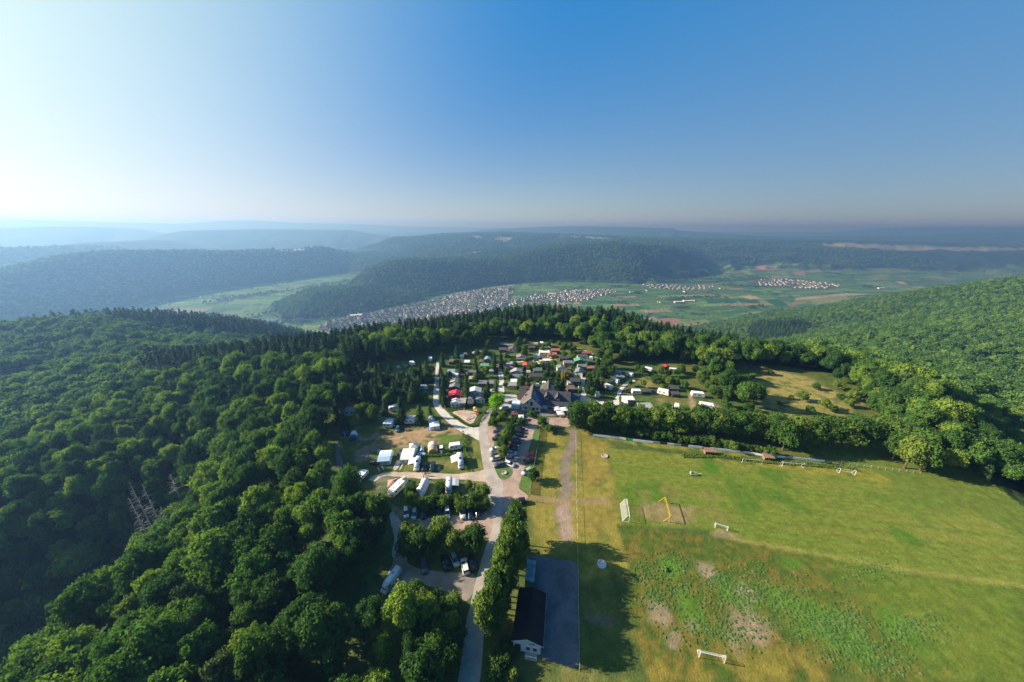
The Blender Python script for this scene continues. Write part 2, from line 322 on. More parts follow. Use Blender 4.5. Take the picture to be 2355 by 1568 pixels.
# single fields that can be told apart
FIELDS = [([('S', 188, 600, -280), ('S', 205, 582, -280), ('S', 260, 578, -280), ('S', 335, 585, -280), ('S', 325, 612, -280), ('S', 230, 635, -280)], (.23, .135, .085)),
 ([('S', 235, 638, -280), ('S', 330, 618, -280), ('S', 335, 660, -280), ('S', 290, 650, -280)], (.06, .11, .03)),
 ([('S', 345, 600, -280), ('S', 480, 585, -280), ('S', 500, 600, -280), ('S', 430, 640, -280), ('S', 350, 658, -280)], (.15, .17, .055)),
 ([('S', 500, 665, -270), ('S', 600, 655, -270), ('S', 570, 690, -270), ('S', 500, 690, -270)], (.12, .20, .05)),
 ([('S', 765, 275, -280), ('S', 893, 276, -280), ('S', 897, 298, -280), ('S', 765, 294, -280)], (.24, .15, .13)),
 ([('S', 985, 305, -285), ('S', 1060, 303, -285), ('S', 1070, 326, -285), ('S', 1000, 322, -285)], (.22, .15, .11)),
 ([('S', 1090, 296, -285), ('S', 1165, 297, -285), ('S', 1160, 308, -285), ('S', 1095, 306, -285)], (.20, .14, .10)),
 ([('S', 315, 298, -285), ('S', 370, 295, -285), ('S', 380, 318, -285), ('S', 315, 315, -285)], (.15, .20, .09)),
 ([('S', 400, 282, -285), ('S', 475, 280, -285), ('S', 490, 298, -285), ('S', 410, 300, -285)], (.10, .18, .07)),
 ([('S', 670, 295, -285), ('S', 730, 294, -285), ('S', 760, 325, -285), ('S', 720, 322, -285)], (.13, .20, .07)),
 ([('S', 920, 315, -285), ('S', 950, 315, -285), ('S', 985, 340, -285), ('S', 945, 336, -285)], (.15, .20, .08)),
 ([('S', 1590, 360, -295), ('S', 1640, 362, -295), ('S', 1670, 382, -295), ('S', 1625, 378, -295)], (.30, .22, .16)),
 ([('S', 670, 450, -295), ('S', 740, 443, -295), ('S', 800, 462, -295), ('S', 740, 468, -295)], (.30, .25, .13)),
 ([('S', 470, 470, -298), ('S', 540, 468, -298), ('S', 575, 490, -298), ('S', 495, 492, -298)], (.022, .075, .025)),
 ([('S', 555, 468, -298), ('S', 640, 470, -298), ('S', 670, 490, -298), ('S', 590, 492, -298)], (.022, .080, .028)),
 ([('S', 820, 470, -298), ('S', 910, 466, -298), ('S', 960, 500, -298), ('S', 900, 512, -298), ('S', 850, 490, -298)], (.020, .085, .030)),
 ([('S', 640, 465, -298), ('S', 780, 470, -298), ('S', 790, 490, -298), ('S', 690, 488, -298)], (.030, .075, .028)),
 ([('S', 560, 545, -298), ('S', 700, 525, -298), ('S', 740, 535, -298), ('S', 640, 562, -298)], (.035, .105, .030)),
 ([('S', 1090, 470, -290), ('S', 1300, 445, -290), ('S', 1330, 470, -290), ('S', 1200, 490, -290), ('S', 1130, 500, -290)], (.17, .19, .075)),
 ([('S', 950, 495, -296), ('S', 1060, 475, -296), ('S', 1090, 478, -296), ('S', 980, 512, -296)], (.20, .15, .08)),
 ([('S', 1000, 462, -290), ('S', 1300, 432, -290), ('S', 1480, 438, -290), ('S', 1300, 446, -290), ('S', 1010, 476, -290)], (.28, .24, .13)),
 ([('P', 250, 690, -300), ('P', 600, 650, -300), ('P', 640, 705, -300), ('P', 480, 735, -300), ('P', 250, 745, -300)], (.075, .17, .04)),
 ([('P', 590, 650, -300), ('P', 650, 652, -300), ('P', 680, 690, -300), ('P', 620, 700, -300)], (.11, .22, .05)),
 ([('P', 700, 715, -290), ('P', 1180, 690, -290), ('P', 1150, 760, -290), ('P', 500, 765, -290)], (.08, .16, .045)),
 ([('P', 1300, 640, -290), ('P', 1570, 626, -290), ('P', 1560, 690, -290), ('P', 1300, 680, -290)], (.085, .19, .05)),
 ([('Q', 910, 222, -170), ('Q', 1040, 203, -165), ('Q', 1185, 188, -160), ('Q', 1100, 208, -165), ('Q', 960, 222, -170)], (.24, .24, .14)),
 ([('Q', 1190, 128, -80), ('Q', 1240, 100, -60), ('Q', 1360, 108, -60), ('Q', 1300, 138, -90)], (.22, .21, .12)),
 ([('Q', 1070, 100, -60), ('Q', 1120, 98, -60), ('Q', 1150, 115, -70), ('Q', 1100, 120, -75)], (.16, .17, .09)),
 ([('Q', 1440, 92, -50), ('Q', 1700, 98, -50), ('Q', 2000, 116, -55), ('Q', 2000, 122, -60), ('Q', 1650, 106, -55)], (.26, .25, .19)),
 ([('S', 500, 150, -60), ('S', 570, 145, -60), ('S', 640, 148, -60), ('S', 540, 160, -60)], (.20, .20, .11)),
 ([('S', 1100, 142, -75), ('S', 1500, 146, -75), ('S', 2000, 162, -75), ('S', 2355, 166, -75), ('S', 2355, 174, -80), ('S', 1500, 168, -85), ('S', 1250, 160, -80)], (.19, .20, .15)),
 ([('T', 1600, 258, -90), ('T', 1750, 252, -90), ('T', 2050, 246, -90), ('T', 2050, 253, -95), ('T', 1850, 262, -95)], (.45, .46, .42)),
 ([('Q', -100, 415, -295), ('Q', 300, 395, -295), ('Q', 280, 408, -295), ('Q', 60, 435, -290)], (.12, .19, .06)),
 ([('Q', 130, 465, -285), ('Q', 220, 440, -280), ('Q', 310, 462, -280), ('Q', 220, 480, -280)], (.20, .20, .07)),
 ([('Q', 530, 340, -235), ('Q', 700, 345, -240), ('Q', 800, 325, -235), ('Q', 690, 335, -235)], (.14, .16, .07)),
]
def march_poly(pts):
    out = []
    for r, x, y, z in pts:
        p = march(*px(r, x, y)); out.append(tuple(p[:2]) if p is not None else tuple(G(r, x, y, z)[:2]))
    return out
for pts, col in FIELDS:
    P = march_poly(pts); P = [p for p in P]
    a = np.array(P); mx = (np.hypot(X-a[:, 0].mean(), Y-a[:, 1].mean()) < np.hypot(a[:, 0]-a[:, 0].mean(), a[:, 1]-a[:, 1].mean()).max()+60)
    ii = np.nonzero(mx.any(1))[0]; jj = np.nonzero(mx.any(0))[0]
    if not len(ii): continue
    s = (slice(ii[0], ii[-1]+1), slice(jj[0], jj[-1]+1))
    sd = poly_sd(P, X[s], Y[s]); Rm = np.hypot(a[:, 0].mean(), a[:, 1].mean())
    COL[s] = mixc(COL[s], col, sstep(-.0015*Rm, .0015*Rm, sd+.003*Rm*(fbm(X[s]/30, Y[s]/30, 5, 2)-.5))*(Z[s] < (-20 if pts[0][3] > -250 else -240)))
# town ground: gardens and streets
TOWN = PXp([('P', 60, 625, -300), ('P', 200, 560, -300), ('P', 440, 490, -300), ('P', 700, 440, -300), ('P', 930, 400, -300), ('P', 1160, 350, -300), ('P', 1450, 290, -300), ('P', 1600, 262, -300), ('P', 1900, 185, -300), ('P', 2180, 150, -300), ('P', 2355, 150, -300), ('P', 2355, 330, -300), ('P', 2200, 400, -300),
            ('P', 2000, 460, -300), ('P', 1650, 540, -300), ('P', 1500, 620, -300), ('P', 1250, 640, -300), ('P', 1150, 700, -300), ('P', 880, 690, -300), ('P', 650, 655, -300), ('P', 400, 665, -300), ('P', 250, 690, -300), ('P', 130, 660, -300)])
TOWN2 = PXp([('Q', 1290, 470, -300), ('Q', 1280, 430, -300), ('Q', 1400, 400, -300), ('Q', 1300, 500, -300), ('Q', 1560, 455, -300), ('Q', 1760, 440, -300), ('Q', 1950, 435, -300), ('Q', 2010, 450, -300), ('Q', 1900, 475, -300), ('Q', 1820, 500, -300), ('Q', 1650, 520, -300), ('Q', 1560, 520, -300), ('Q', 1400, 535, -300), ('Q', 1280, 540, -300)])
VILL1 = PXp([('S', 95, 380, -300), ('S', 230, 380, -300), ('S', 450, 388, -300), ('S', 530, 388, -300), ('S', 520, 400, -300), ('S', 400, 415, -300), ('S', 250, 410, -300), ('S', 140, 400, -300)])
VILL2 = PXp([('S', 720, 372, -300), ('S', 800, 345, -300), ('S', 950, 348, -300), ('S', 1100, 362, -300), ('S', 1180, 370, -300), ('S', 1300, 388, -300), ('S', 1200, 405, -300), ('S', 1000, 405, -300), ('S', 800, 388, -300)])
for poly in (TOWN, TOWN2, VILL1, VILL2):
    m_ = sstep(-15, 15, poly_sd(poly, X, Y)); g = fbm(X/25, Y/25, 61, 3)
    c_ = mixc(np.ones(Z.shape+(3,))*np.array([.05, .075, .03]), (.17, .16, .15), sstep(.5, .62, g))
    COL = COL*(1-m_[..., None])+c_*m_[..., None]
# broad dry and green patches of the camp level (finer sheets lie on it)
near = sstep(25, 0, -poly_sd(CAMP, X, Y)); COL = mixc(COL, (.050, .075, .022), near)
gm = vcol_mat('ground_soil', .015, .12, .45, bump=.9, bscale=.06, bdist=7.0)
struct(grid_mesh('ground', X, Y, Z, COL, gm))
del X, Y, Z, COL, V, AZ, RR, slope, big, fine, hs, h2, fb, fa, flat, near
# river: a sheet along the foot of the dark hill
rv_mat, t_, b_ = new_mat('river_water'); b_.inputs['Base Color'].default_value = (.035, .055, .045, 1); b_.inputs['Roughness'].default_value = .25
def strip(name, pts, wd, z, mat, n=6):
    """a ribbon following points"""
    P = []
    for i in range(len(pts)-1):
        for k in range(n): t = k/n; P.append(tuple(pts[i][j]*(1-t)+pts[i+1][j]*t for j in range(2)))
    P.append(tuple(pts[-1][:2])); P = np.array(P, float)
    for _ in range(4): P[1:-1] = (P[:-2]+2*P[1:-1]+P[2:])/4
    T = np.gradient(P, axis=0); T /= np.hypot(T[:, 0], T[:, 1])[:, None]; Nn = np.stack([-T[:, 1], T[:, 0]], -1)
    ws = np.interp(np.linspace(0, 1, len(P)), np.linspace(0, 1, len(wd)) if hasattr(wd, '__len__') else [0, 1], wd if hasattr(wd, '__len__') else [wd, wd])
    A = P+Nn*ws[:, None]/2; B = P-Nn*ws[:, None]/2
    v = [(*a, z) for a in A]+[(*b, z) for b in B]; k = len(P)
    f = [(i, i+1, k+i+1, k+i) for i in range(k-1)]
    me = bpy.data.meshes.new(name); me.from_pydata(v, [], f); me.materials.append(mat); o = bpy.data.objects.new(name, me); sc.collection.objects.link(o)
    me.update()
    if me.polygons[0].normal.z < 0: me.flip_normals()
    return o
RIVER = PXp([('T', 700, 700, -300), ('Q', -200, 640, -300), ('Q', 100, 625, -300), ('Q', 300, 590, -300), ('Q', 600, 528, -300), ('Q', 800, 478, -300), ('Q', 1000, 436, -300), ('Q', 1200, 402, -300), ('Q', 1400, 386, -300), ('Q', 1700, 384, -300), ('Q', 2000, 387, -300), ('Q', 2355, 392, -300), ('S', 300, 370, -300), ('S', 560, 362, -300), ('S', 800, 340, -300)])
struct(strip('river', RIVER, 60, -298.6, rv_mat, 10))
# ------------------------------------------------------------------ plants
def leaf_mat(name, c1, c2, c3, transl=.28):
    """leaves: hue differs from tree to tree and a little from clump to clump"""
    m, t, b = new_mat(name); N = t.nodes; L = t.links
    oi = N.new('ShaderNodeObjectInfo'); tc = N.new('ShaderNodeTexCoord'); n1 = N.new('ShaderNodeTexNoise'); n1.inputs['Scale'].default_value = .55; n1.inputs['Detail'].default_value = 5
    L.new(tc.outputs['Object'], n1.inputs['Vector'])
    ad = N.new('ShaderNodeMath'); ad.operation = 'MULTIPLY_ADD'; L.new(n1.outputs[0], ad.inputs[0]); ad.inputs[1].default_value = .9; ad.inputs[2].default_value = -.45
    a2 = N.new('ShaderNodeMath'); a2.operation = 'ADD'; a2.use_clamp = True; L.new(ad.outputs[0], a2.inputs[0]); L.new(oi.outputs['Random'], a2.inputs[1])
    cr = N.new('ShaderNodeValToRGB'); cr.color_ramp.elements[0].color = (*c1, 1); cr.color_ramp.elements[1].color = (*c3, 1); cr.color_ramp.elements[0].position = .05
    e = cr.color_ramp.elements.new(.55); e.color = (*c2, 1); L.new(a2.outputs[0], cr.inputs[0]); L.new(cr.outputs[0], b.inputs['Base Color'])
    b.inputs['Roughness'].default_value = .8; b.inputs['Specular IOR Level'].default_value = .06
    tr = N.new('ShaderNodeBsdfTranslucent'); mx = N.new('ShaderNodeMixShader'); mx.inputs[0].default_value = transl
    g = N.new('ShaderNodeVectorMath'); g.operation = 'MULTIPLY'; g.inputs[1].default_value = (1.5, 1.7, .7); L.new(cr.outputs[0], g.inputs[0]); L.new(g.outputs[0], tr.inputs[0])
    L.new(b.outputs[0], mx.inputs[1]); L.new(tr.outputs[0], mx.inputs[2]); L.new(mx.outputs[0], N['Material Output'].inputs[0])
    return m
LEAF = leaf_mat('beech_leaves', (.030, .074, .020), (.074, .150, .030), (.185, .260, .038))
LEAF_OLIVE = leaf_mat('bush_leaves', (.040, .085, .018), (.070, .135, .024), (.145, .195, .034))
LEAF_WEED = leaf_mat('weed_leaves', (.11, .21, .06), (.16, .28, .08), (.24, .32, .12), .4)
LEAF_LIME = leaf_mat('lime_leaves', (.14, .30, .012), (.20, .38, .02), (.24, .40, .03), .35)
LEAF_YEL = leaf_mat('yellow_leaves', (.14, .15, .02), (.19, .17, .03), (.24, .18, .04))
NEEDLE = leaf_mat('fir_needles', (.014, .038, .014), (.026, .060, .020), (.052, .090, .026), .10)
PINE = leaf_mat('pine_needles', (.030, .060, .022), (.050, .085, .028), (.080, .110, .036), .12)
LEAF_FAR = leaf_mat('far_leaves', (.044, .098, .026), (.076, .150, .034), (.125, .205, .044))
BARK = M('bark', (.085, .065, .048), .9, .3, 2); DEAD = M('dead_wood', (.34, .31, .29), .9, .15, 3)

def mesh_np(name, V, F, mats, smooth=False, mi=None):
    V = np.asarray(V, np.float32); me = bpy.data.meshes.new(name); me.vertices.add(len(V)); me.vertices.foreach_set('co', V.ravel())
    k = F.shape[1]; me.loops.add(F.size); me.loops.foreach_set('vertex_index', F.ravel().astype(np.int32))
    me.polygons.add(len(F)); me.polygons.foreach_set('loop_start', np.arange(0, F.size, k, dtype=np.int32))
    if smooth: me.polygons.foreach_set('use_smooth', np.ones(len(F), bool))
    for m in mats: me.materials.append(m)
    if mi is not None: me.polygons.foreach_set('material_index', mi.astype(np.int32))
    me.update(calc_edges=True); return me
def leaf_quads(P, Nn, size, rng, asp=.75):
    """one bent leaf clump (two triangles as a kite) per point, facing roughly along Nn"""
    n = len(P); r = rng.normal(size=(n, 3)); t = np.cross(Nn, r); t /= np.linalg.norm(t, axis=1)[:, None]+1e-9; b = np.cross(Nn, t)
    s = (size*(.65+.7*rng.random(n)))[:, None]
    a = P+t*s*.5; c = P-t*s*.5; d = P+b*s*asp*.5+Nn*s*.12; e = P-b*s*asp*.5-Nn*s*.10
    V = np.stack([a, d, c, e], 1).reshape(-1, 3); F = np.arange(4*n).reshape(-1, 4); return V, F
def ico_np(sub, seed, rx, ry, rz, cz, amp):
    bm = bmesh.new(); bmesh.ops.create_icosphere(bm, subdivisions=sub, radius=1); V = np.array([v.co[:] for v in bm.verts]); F = np.array([[v.index for v in f.verts] for f in bm.faces]); bm.free()
    n = .5*vnoise(V[:, 0]*2+9, V[:, 1]*2+V[:, 2]*1.7, seed)+.5*vnoise(V[:, 2]*2.5+3, V[:, 0]*2.2-V[:, 1], seed+5)
    V = V*(1-amp/2+amp*n)[:, None]*np.array([rx, ry, rz])+np.array([0, 0, cz]); return V, F
def crown_broad(seed, h, r, nl, size, mat, nlobes=13, low=.28):
    """crown of leaf clumps over many uneven lobes, z=0 at the foot of the tree"""
    rng = np.random.default_rng(seed); Vs = []; Fs = []; off = 0
    ch = h*(1-low)/2; cz = h*low+ch
    cen = []
    for k in range(nlobes):
        a = 2.4*k+rng.random()*.9; q = (k+.5)/nlobes; zz = 1-1.75*q; rr = math.sqrt(max(.02, 1-zz*zz))*(.42+.34*rng.random())
        cen.append((r*rr*math.cos(a), r*rr*math.sin(a), cz+zz*ch*.62, r*(.26+.30*rng.random()**1.5)))
    cen.append((0, 0, cz+.05*ch, r*.58)); cen = np.array(cen)
    w = cen[:, 3]**2; w /= w.sum(); cnt = np.maximum(8, (w*nl).astype(int))
    for k, (x, y, z, rr) in enumerate(cen):
        n = cnt[k]; d = rng.normal(size=(n, 3)); d[:, 2] += .25; d /= np.linalg.norm(d, axis=1)[:, None]
        td = rng.normal(size=(11, 3)); td[:, 2] += .3; td /= np.linalg.norm(td, axis=1)[:, None]; ca = (d@td.T); j_ = ca.argmax(1); cb = ca.max(1)
        d = d+.45*td[j_]*rng.random((n, 1)); d /= np.linalg.norm(d, axis=1)[:, None]
        P = np.array([x, y, z])+d*rr*(.68+.52*np.exp(-((1-cb)/.09))+.20*rng.random(n))[:, None]*np.array([1, 1, .85])
        P = P+rng.normal(size=P.shape)*.035*r
        inside = np.zeros(n, bool)
        for j, c in enumerate(cen):
            if j != k: inside |= (((P-c[:3])/np.array([1, 1, .85]))**2).sum(1) < (c[3]*.72)**2
        P = P[~inside]; d = d[~inside]
        Nn = d+rng.normal(size=d.shape)*.75; Nn[:, 2] += .25; Nn /= np.linalg.norm(Nn, axis=1)[:, None]
        V, F = leaf_quads(P, Nn, size, rng); Vs.append(V); Fs.append(F+off); off += len(V)
    V = np.concatenate(Vs); F = np.concatenate(Fs)
    # dark dense inside: a lumpy closed body of the same leaves
    V2, F2 = [], []
    for k, (x, y, z, rr) in enumerate(cen):
        a, f = ico_np(1, seed+k, rr*.72, rr*.72, rr*.6, 0, .5); a = a+np.array([x, y, z])
        V2.append(a); F2.append(np.concatenate([f, f[:, 2:3]], 1)+off); off += len(a)
    Fq = np.concatenate([F]+[f[:, :3] for f in F2]) if False else F
    T = np.concatenate([F[:, [0, 1, 2]], F[:, [0, 2, 3]]]+[f[:, :3] for f in F2])
    return mesh_np('crown', np.concatenate([V]+V2), T, [mat])
def crown_fir(seed, h, r, nwh, nbr, mat, drop=.38, size=.55, nq=7, low=.06):
    """whorls of drooping boughs, each a row of twig clumps, with ragged tips"""
    rng = np.random.default_rng(seed); P = []; Nn = []; S = []; lean = rng.normal(size=2)*.02
    for k in range(nwh):
        t = (k+.3*rng.random())/(nwh-.5); z = h*(low+(1-low)*t); R = r*(1-t)**.72*(.80+.35*rng.random())+.25
        m = max(4, int(nbr*(1-.5*t)))
        for j in range(m):
            a = 6.283*(j+rng.random()*.9)/m; L = R*(.62+.55*rng.random()); ca, sa = math.cos(a), math.sin(a)
            for q in range(nq):
                f = (q+.5+.4*rng.random())/nq; d = f*L; w = .22*L*(1.15-f); s_ = (rng.random()-.5)*2*w
                P.append((ca*d-sa*s_+lean[0]*z, sa*d+ca*s_+lean[1]*z, z-drop*d*(.4+.6*f)*(1-.7*t)-.10*L*rng.random())); Nn.append((ca*.55, sa*.55, .85)); S.append(size*(1.15-.45*f)*(1-.35*t))
    P = np.array(P); Nn = np.array(Nn)+rng.normal(size=(len(P), 3))*.38; Nn /= np.linalg.norm(Nn, axis=1)[:, None]
    V, F = leaf_quads(P, Nn, np.array(S), rng, .9); T = np.concatenate([F[:, [0, 1, 2]], F[:, [0, 2, 3]]]); n = 8; i = len(V)
    C1 = [(math.cos(k*6.283/n)*r*.4, math.sin(k*6.283/n)*r*.4, h*(low+.03)) for k in range(n)]+[(lean[0]*h*.9, lean[1]*h*.9, h*.88)]
    return mesh_np('crown', np.concatenate([V, np.array(C1)]), np.concatenate([T, np.array([(i+k, i+(k+1) % n, i+n) for k in range(n)])]), [mat])
def trunk_mesh(seed, h, r0, mat, limbs=4, top=.62):
    rng = random.Random(seed); bm = bmesh.new()
    def tube(p, q, a, b, n=7):
        p = Vector(p); q = Vector(q); d = (q-p).normalized(); s = d.orthogonal().normalized(); u = d.cross(s)
        A = [bm.verts.new(p+(s*math.cos(k*6.283/n)+u*math.sin(k*6.283/n))*a) for k in range(n)]; B = [bm.verts.new(q+(s*math.cos(k*6.283/n)+u*math.sin(k*6.283/n))*b) for k in range(n)]
        for k in range(n): bm.faces.new((A[k], A[(k+1) % n], B[(k+1) % n], B[k]))
        bm.faces.new(B)
    tube((0, 0, -.6), (0, 0, h*top*.5), r0*1.25, r0*.8); tube((0, 0, h*top*.5), (rng.uniform(-.3, .3), rng.uniform(-.3, .3), h*top), r0*.8, r0*.3)
    for k in range(limbs):
        a = k*6.283/limbs+rng.random(); z = h*(.28+.3*k/limbs); L = h*.26
        tube((0, 0, z), (math.cos(a)*L, math.sin(a)*L, z+L*.8), r0*.4, r0*.12, 5)
    me = bpy.data.meshes.new('trunk'); bm.to_mesh(me); bm.free(); me.materials.append(mat); return me

BROAD = [(crown_broad(100+i, 12.2+.3*(i % 4), 4.3+.22*i, 4200, .50+.05*(i % 5), LEAF, (8, 13, 18, 11, 16, 9, 20, 14)[i]), 13) for i in range(8)]
BUSH = [(crown_broad(200+i, 5, 2.6, 1500, .42, LEAF_OLIVE, 9, .05), 5) for i in range(4)]
WEED = [(crown_broad(260+i, .55, .9, 150, .34, LEAF_WEED, 6, .0), 1) for i in range(2)]
OLIVE = [(crown_broad(220+i, 11, 4.2, 3200, .55, LEAF_OLIVE, 12, .12), 11) for i in range(3)]
FARB = [(crown_broad(300+i, 12+.8*i, 4.8+.35*i, 620, 1.3, LEAF_FAR, (7, 12, 9, 14, 10)[i]), 13) for i in range(5)]
FIR = [(crown_fir(400+i, 14.5, 4.9, 19, 13, NEEDLE, size=1.0), 18) for i in range(4)]
FARFIR = [(crown_fir(420+i, 15.5, 4.4, 10, 8, NEEDLE, size=2.2, nq=3), 18) for i in range(3)]
PINES = [(crown_broad(440+i, 12, 3.3, 2600, .42, PINE, 16, .10), 12) for i in range(2)]
LIME = [(crown_broad(460, 9.5, 4.2, 3600, .45, LEAF_LIME, 14, .12), 9.5)]
YEL = [(crown_broad(470, 8, 3.2, 2200, .45, LEAF_YEL, 12, .1), 8)]
TRUNK = trunk_mesh(1, 13, .26, BARK); TRUNKF = trunk_mesh(2, 14, .2, BARK, 0, .85); TRUNKS = trunk_mesh(3, 5, .1, BARK, 3)
def add_tree(kind, x, y, s, label, cat, group=None, name='broadleaf_tree', z=None, sz=None, rot=None, trunk=True):
    me, h = kind[random.randrange(len(kind))]
    z = T1(x, y) if z is None else z
    e = bpy.data.objects.new(name, None); sc.collection.objects.link(e); e.location = (x, y, z-.05); e.empty_display_size = .5
    e.rotation_euler = (random.gauss(0, .035), random.gauss(0, .035), random.random()*6.283 if rot is None else rot); q = s if sz is None else sz; e.scale = (s, s, q)
    c = bpy.data.objects.new('crown', me); sc.collection.objects.link(c); c.parent = e
    if trunk:
        tm = TRUNKF if kind in (FIR, FARFIR) else (TRUNKS if h <= 5 else TRUNK)
        k = bpy.data.objects.new('trunk', tm); sc.collection.objects.link(k); k.parent = e
        if tm is TRUNK: k.scale = (1, 1, h/13)
    e['label'] = label; e['category'] = cat
    if group: e['group'] = group
    return e
def stuff_cloud(name, pts, protos, label=None, zs=1.0):
    """a wood that reads as one mass: one object, its plants spread by geometry nodes. pts: x, y, z, scale, rot"""
    me = bpy.data.meshes.new(name); pts = np.asarray(pts, np.float32); me.vertices.add(len(pts)); me.vertices.foreach_set('co', pts[:, :3].ravel())
    for nm, col in (('sc', 3), ('ro', 4)):
        a = me.attributes.new(nm, 'FLOAT', 'POINT'); a.data.foreach_set('value', pts[:, col].copy())
    o = bpy.data.objects.new(name, me); sc.collection.objects.link(o); o['kind'] = 'stuff'
    if label: o['label'] = label
    ng = bpy.data.node_groups.new(name+'_scatter', 'GeometryNodeTree'); ng.interface.new_socket('Geometry', in_out='INPUT', socket_type='NodeSocketGeometry'); ng.interface.new_socket('Geometry', in_out='OUTPUT', socket_type='NodeSocketGeometry')
    N = ng.nodes; L = ng.links; gi = N.new('NodeGroupInput'); go = N.new('NodeGroupOutput'); ip = N.new('GeometryNodeInstanceOnPoints'); jn = N.new('GeometryNodeJoinGeometry')
    for p in protos:
        oi = N.new('GeometryNodeObjectInfo'); oi.inputs['Object'].default_value = p; oi.inputs['As Instance'].default_value = True; oi.transform_space = 'ORIGINAL'; L.new(oi.outputs['Geometry'], jn.inputs[0])
    L.new(gi.outputs[0], ip.inputs['Points']); L.new(jn.outputs[0], ip.inputs['Instance']); ip.inputs['Pick Instance'].default_value = True
    rv = N.new('FunctionNodeRandomValue'); rv.data_type = 'INT'; rv.inputs['Min'].default_value = 0 if True else 0
    for s in rv.inputs:
        if s.name == 'Max' and s.type == 'INT': s.default_value = len(protos)-1
        if s.name == 'Min' and s.type == 'INT': s.default_value = 0
    L.new([s for s in rv.outputs if s.type == 'INT'][0], ip.inputs['Instance Index'])
    na = N.new('GeometryNodeInputNamedAttribute'); na.data_type = 'FLOAT'; na.inputs[0].default_value = 'sc'
    nb = N.new('GeometryNodeInputNamedAttribute'); nb.data_type = 'FLOAT'; nb.inputs[0].default_value = 'ro'
    cx = N.new('ShaderNodeCombineXYZ'); L.new(nb.outputs[0], cx.inputs[2]); L.new(cx.outputs[0], ip.inputs['Rotation']); vs_ = N.new('ShaderNodeVectorMath'); vs_.operation = 'SCALE'; vs_.inputs[0].default_value = (1, 1, zs); L.new(na.outputs[0], vs_.inputs['Scale']); L.new(vs_.outputs[0], ip.inputs['Scale'])
    L.new(ip.outputs[0], go.inputs[0]); md = o.modifiers.new('scatter', 'NODES'); md.node_group = ng
    return o
def hexgrid(x0, x1, y0, y1, s, seed, jit=.38):
    rng = np.random.default_rng(seed); xs = np.arange(x0, x1, s); ys = np.arange(y0, y1, s*.866); A, B = np.meshgrid(xs, ys); A = A+(np.arange(len(ys)) % 2)[:, None]*s/2
    A = A+rng.uniform(-jit, jit, A.shape)*s; B = B+rng.uniform(-jit, jit, B.shape)*s; return A.ravel(), B.ravel()
# ------------------------------------------------------------------ the woods
def inp(pts, x, y): return poly_sd([G(*q)[:2] for q in pts], x, y)
OPEN = [  # clearings of the woods, as ground outlines
 [G(*q)[:2] for q in [('E', 560, 170), ('D', 900, 1000), ('D', 870, 800), ('D', 700, 560), ('D', 560, 380), ('D', 260, 280), ('D', 150, 0), ('A', 110, 1150), ('A', 130, 900), ('A', 180, 740), ('A', 330, 640), ('A', 330, 250), ('A', 800, 150), ('A', 1250, 60), ('N', 300, 330), ('N', 600, 330), ('N', 1100, 260), ('N', 1500, 160), ('B', 500, 250), ('B', 900, 255), ('B', 1350, 270), ('B', 1750, 400), ('B', 2000, 520), ('C', 330, 130),
   ('C', 440, 230), ('C', 760, 160), ('C', 1040, 160), ('C', 1350, 190), ('C', 1580, 420), ('C', 1750, 700), ('J', 800, 640), ('J', 1300, 640), ('J', 1700, 900), ('J', 1780, 1030), ('J', 2355, 1200)]] +
  [(300, 95), (300, -90), (2, -90)] + [G(*q)[:2] for q in [('E', 1150, 1568), ('E', 1280, 1100), ('E', 1300, 760), ('E', 1120, 820), ('E', 900, 860), ('E', 640, 900), ('E', 400, 900), ('E', 240, 700)]],
 [G(*q)[:2] for q in [('J', 440, 380), ('J', 760, 350), ('J', 1050, 390), ('J', 1330, 560), ('J', 1250, 620), ('J', 700, 660), ('J', 640, 520)]],
]
def open_d(x, y): return np.maximum(poly_sd(OPEN[0], x, y), poly_sd(OPEN[1], x, y))
gx, gy = hexgrid(-420, 560, -60, 620, 6.1, 5)
r_ = np.hypot(gx, gy); az_ = np.degrees(np.arctan2(gx, gy))
k = (open_d(gx, gy) < np.where((gx < -5) & (gy < 130) & (gx > -100), -3.8, -2.6)) & (np.abs(az_) < 100) & (r_ > 14) & (r_ < 620); gx, gy, r_, az_ = gx[k], gy[k], r_[k], az_[k]
gz_ = terrain(gx, gy)
# spacing grows with distance; woods of fir stand in outlined places
FIRS = [[G(*q)[:2] for q in pts] for pts in [
  [('F', 1010, 790, 0), ('F', 1100, 770, 0), ('F', 1250, 765, 0), ('F', 1400, 770, 0), ('F', 1500, 800, 0), ('F', 1640, 815, 0), ('F', 1700, 810, -20), ('F', 1600, 760, -30), ('F', 1500, 745, -20), ('F', 1250, 725, -20), ('F', 1050, 745, -20), ('F', 900, 790, -20), ('F', 960, 800, 0)],
  [('F', 330, 850, -15), ('F', 450, 840, -10), ('F', 560, 840, -5), ('F', 770, 835, 0), ('F', 780, 800, -5), ('F', 650, 790, -20), ('F', 330, 810, -25)],
  [('A', 120, 700), ('A', 160, 420), ('A', 330, 230), ('A', 700, 120), ('A', 500, 60), ('A', 0, 300)],
  [('F', 900, 800, -5), ('F', 780, 800, -10), ('F', 700, 780, -40), ('F', 900, 770, -60)],
 ]]
FIRS.append([(-900, 700), (-800, 460), (-480, 430), (-250, 560), (-330, 900), (-700, 900)])
def firmask(x, y):
    n = 14*(fbm(x/18, y/18, 71, 2)-.5)
    return np.max([poly_sd(p, x, y)+n for p in FIRS], 0) > 0
isf = firmask(gx, gy)
U_, V_ = proj(gx, gy, gz_+8); inv = (U_ > -45) & (U_ < 1070) & (V_ > 200) & (V_ < 790)
order = np.argsort(r_)
nb = nf = 0; massB = []; massF = []; massFB = []; massFF = []
NB_MAX, NF_MAX = 74, 130
firstB = []; firstF = []
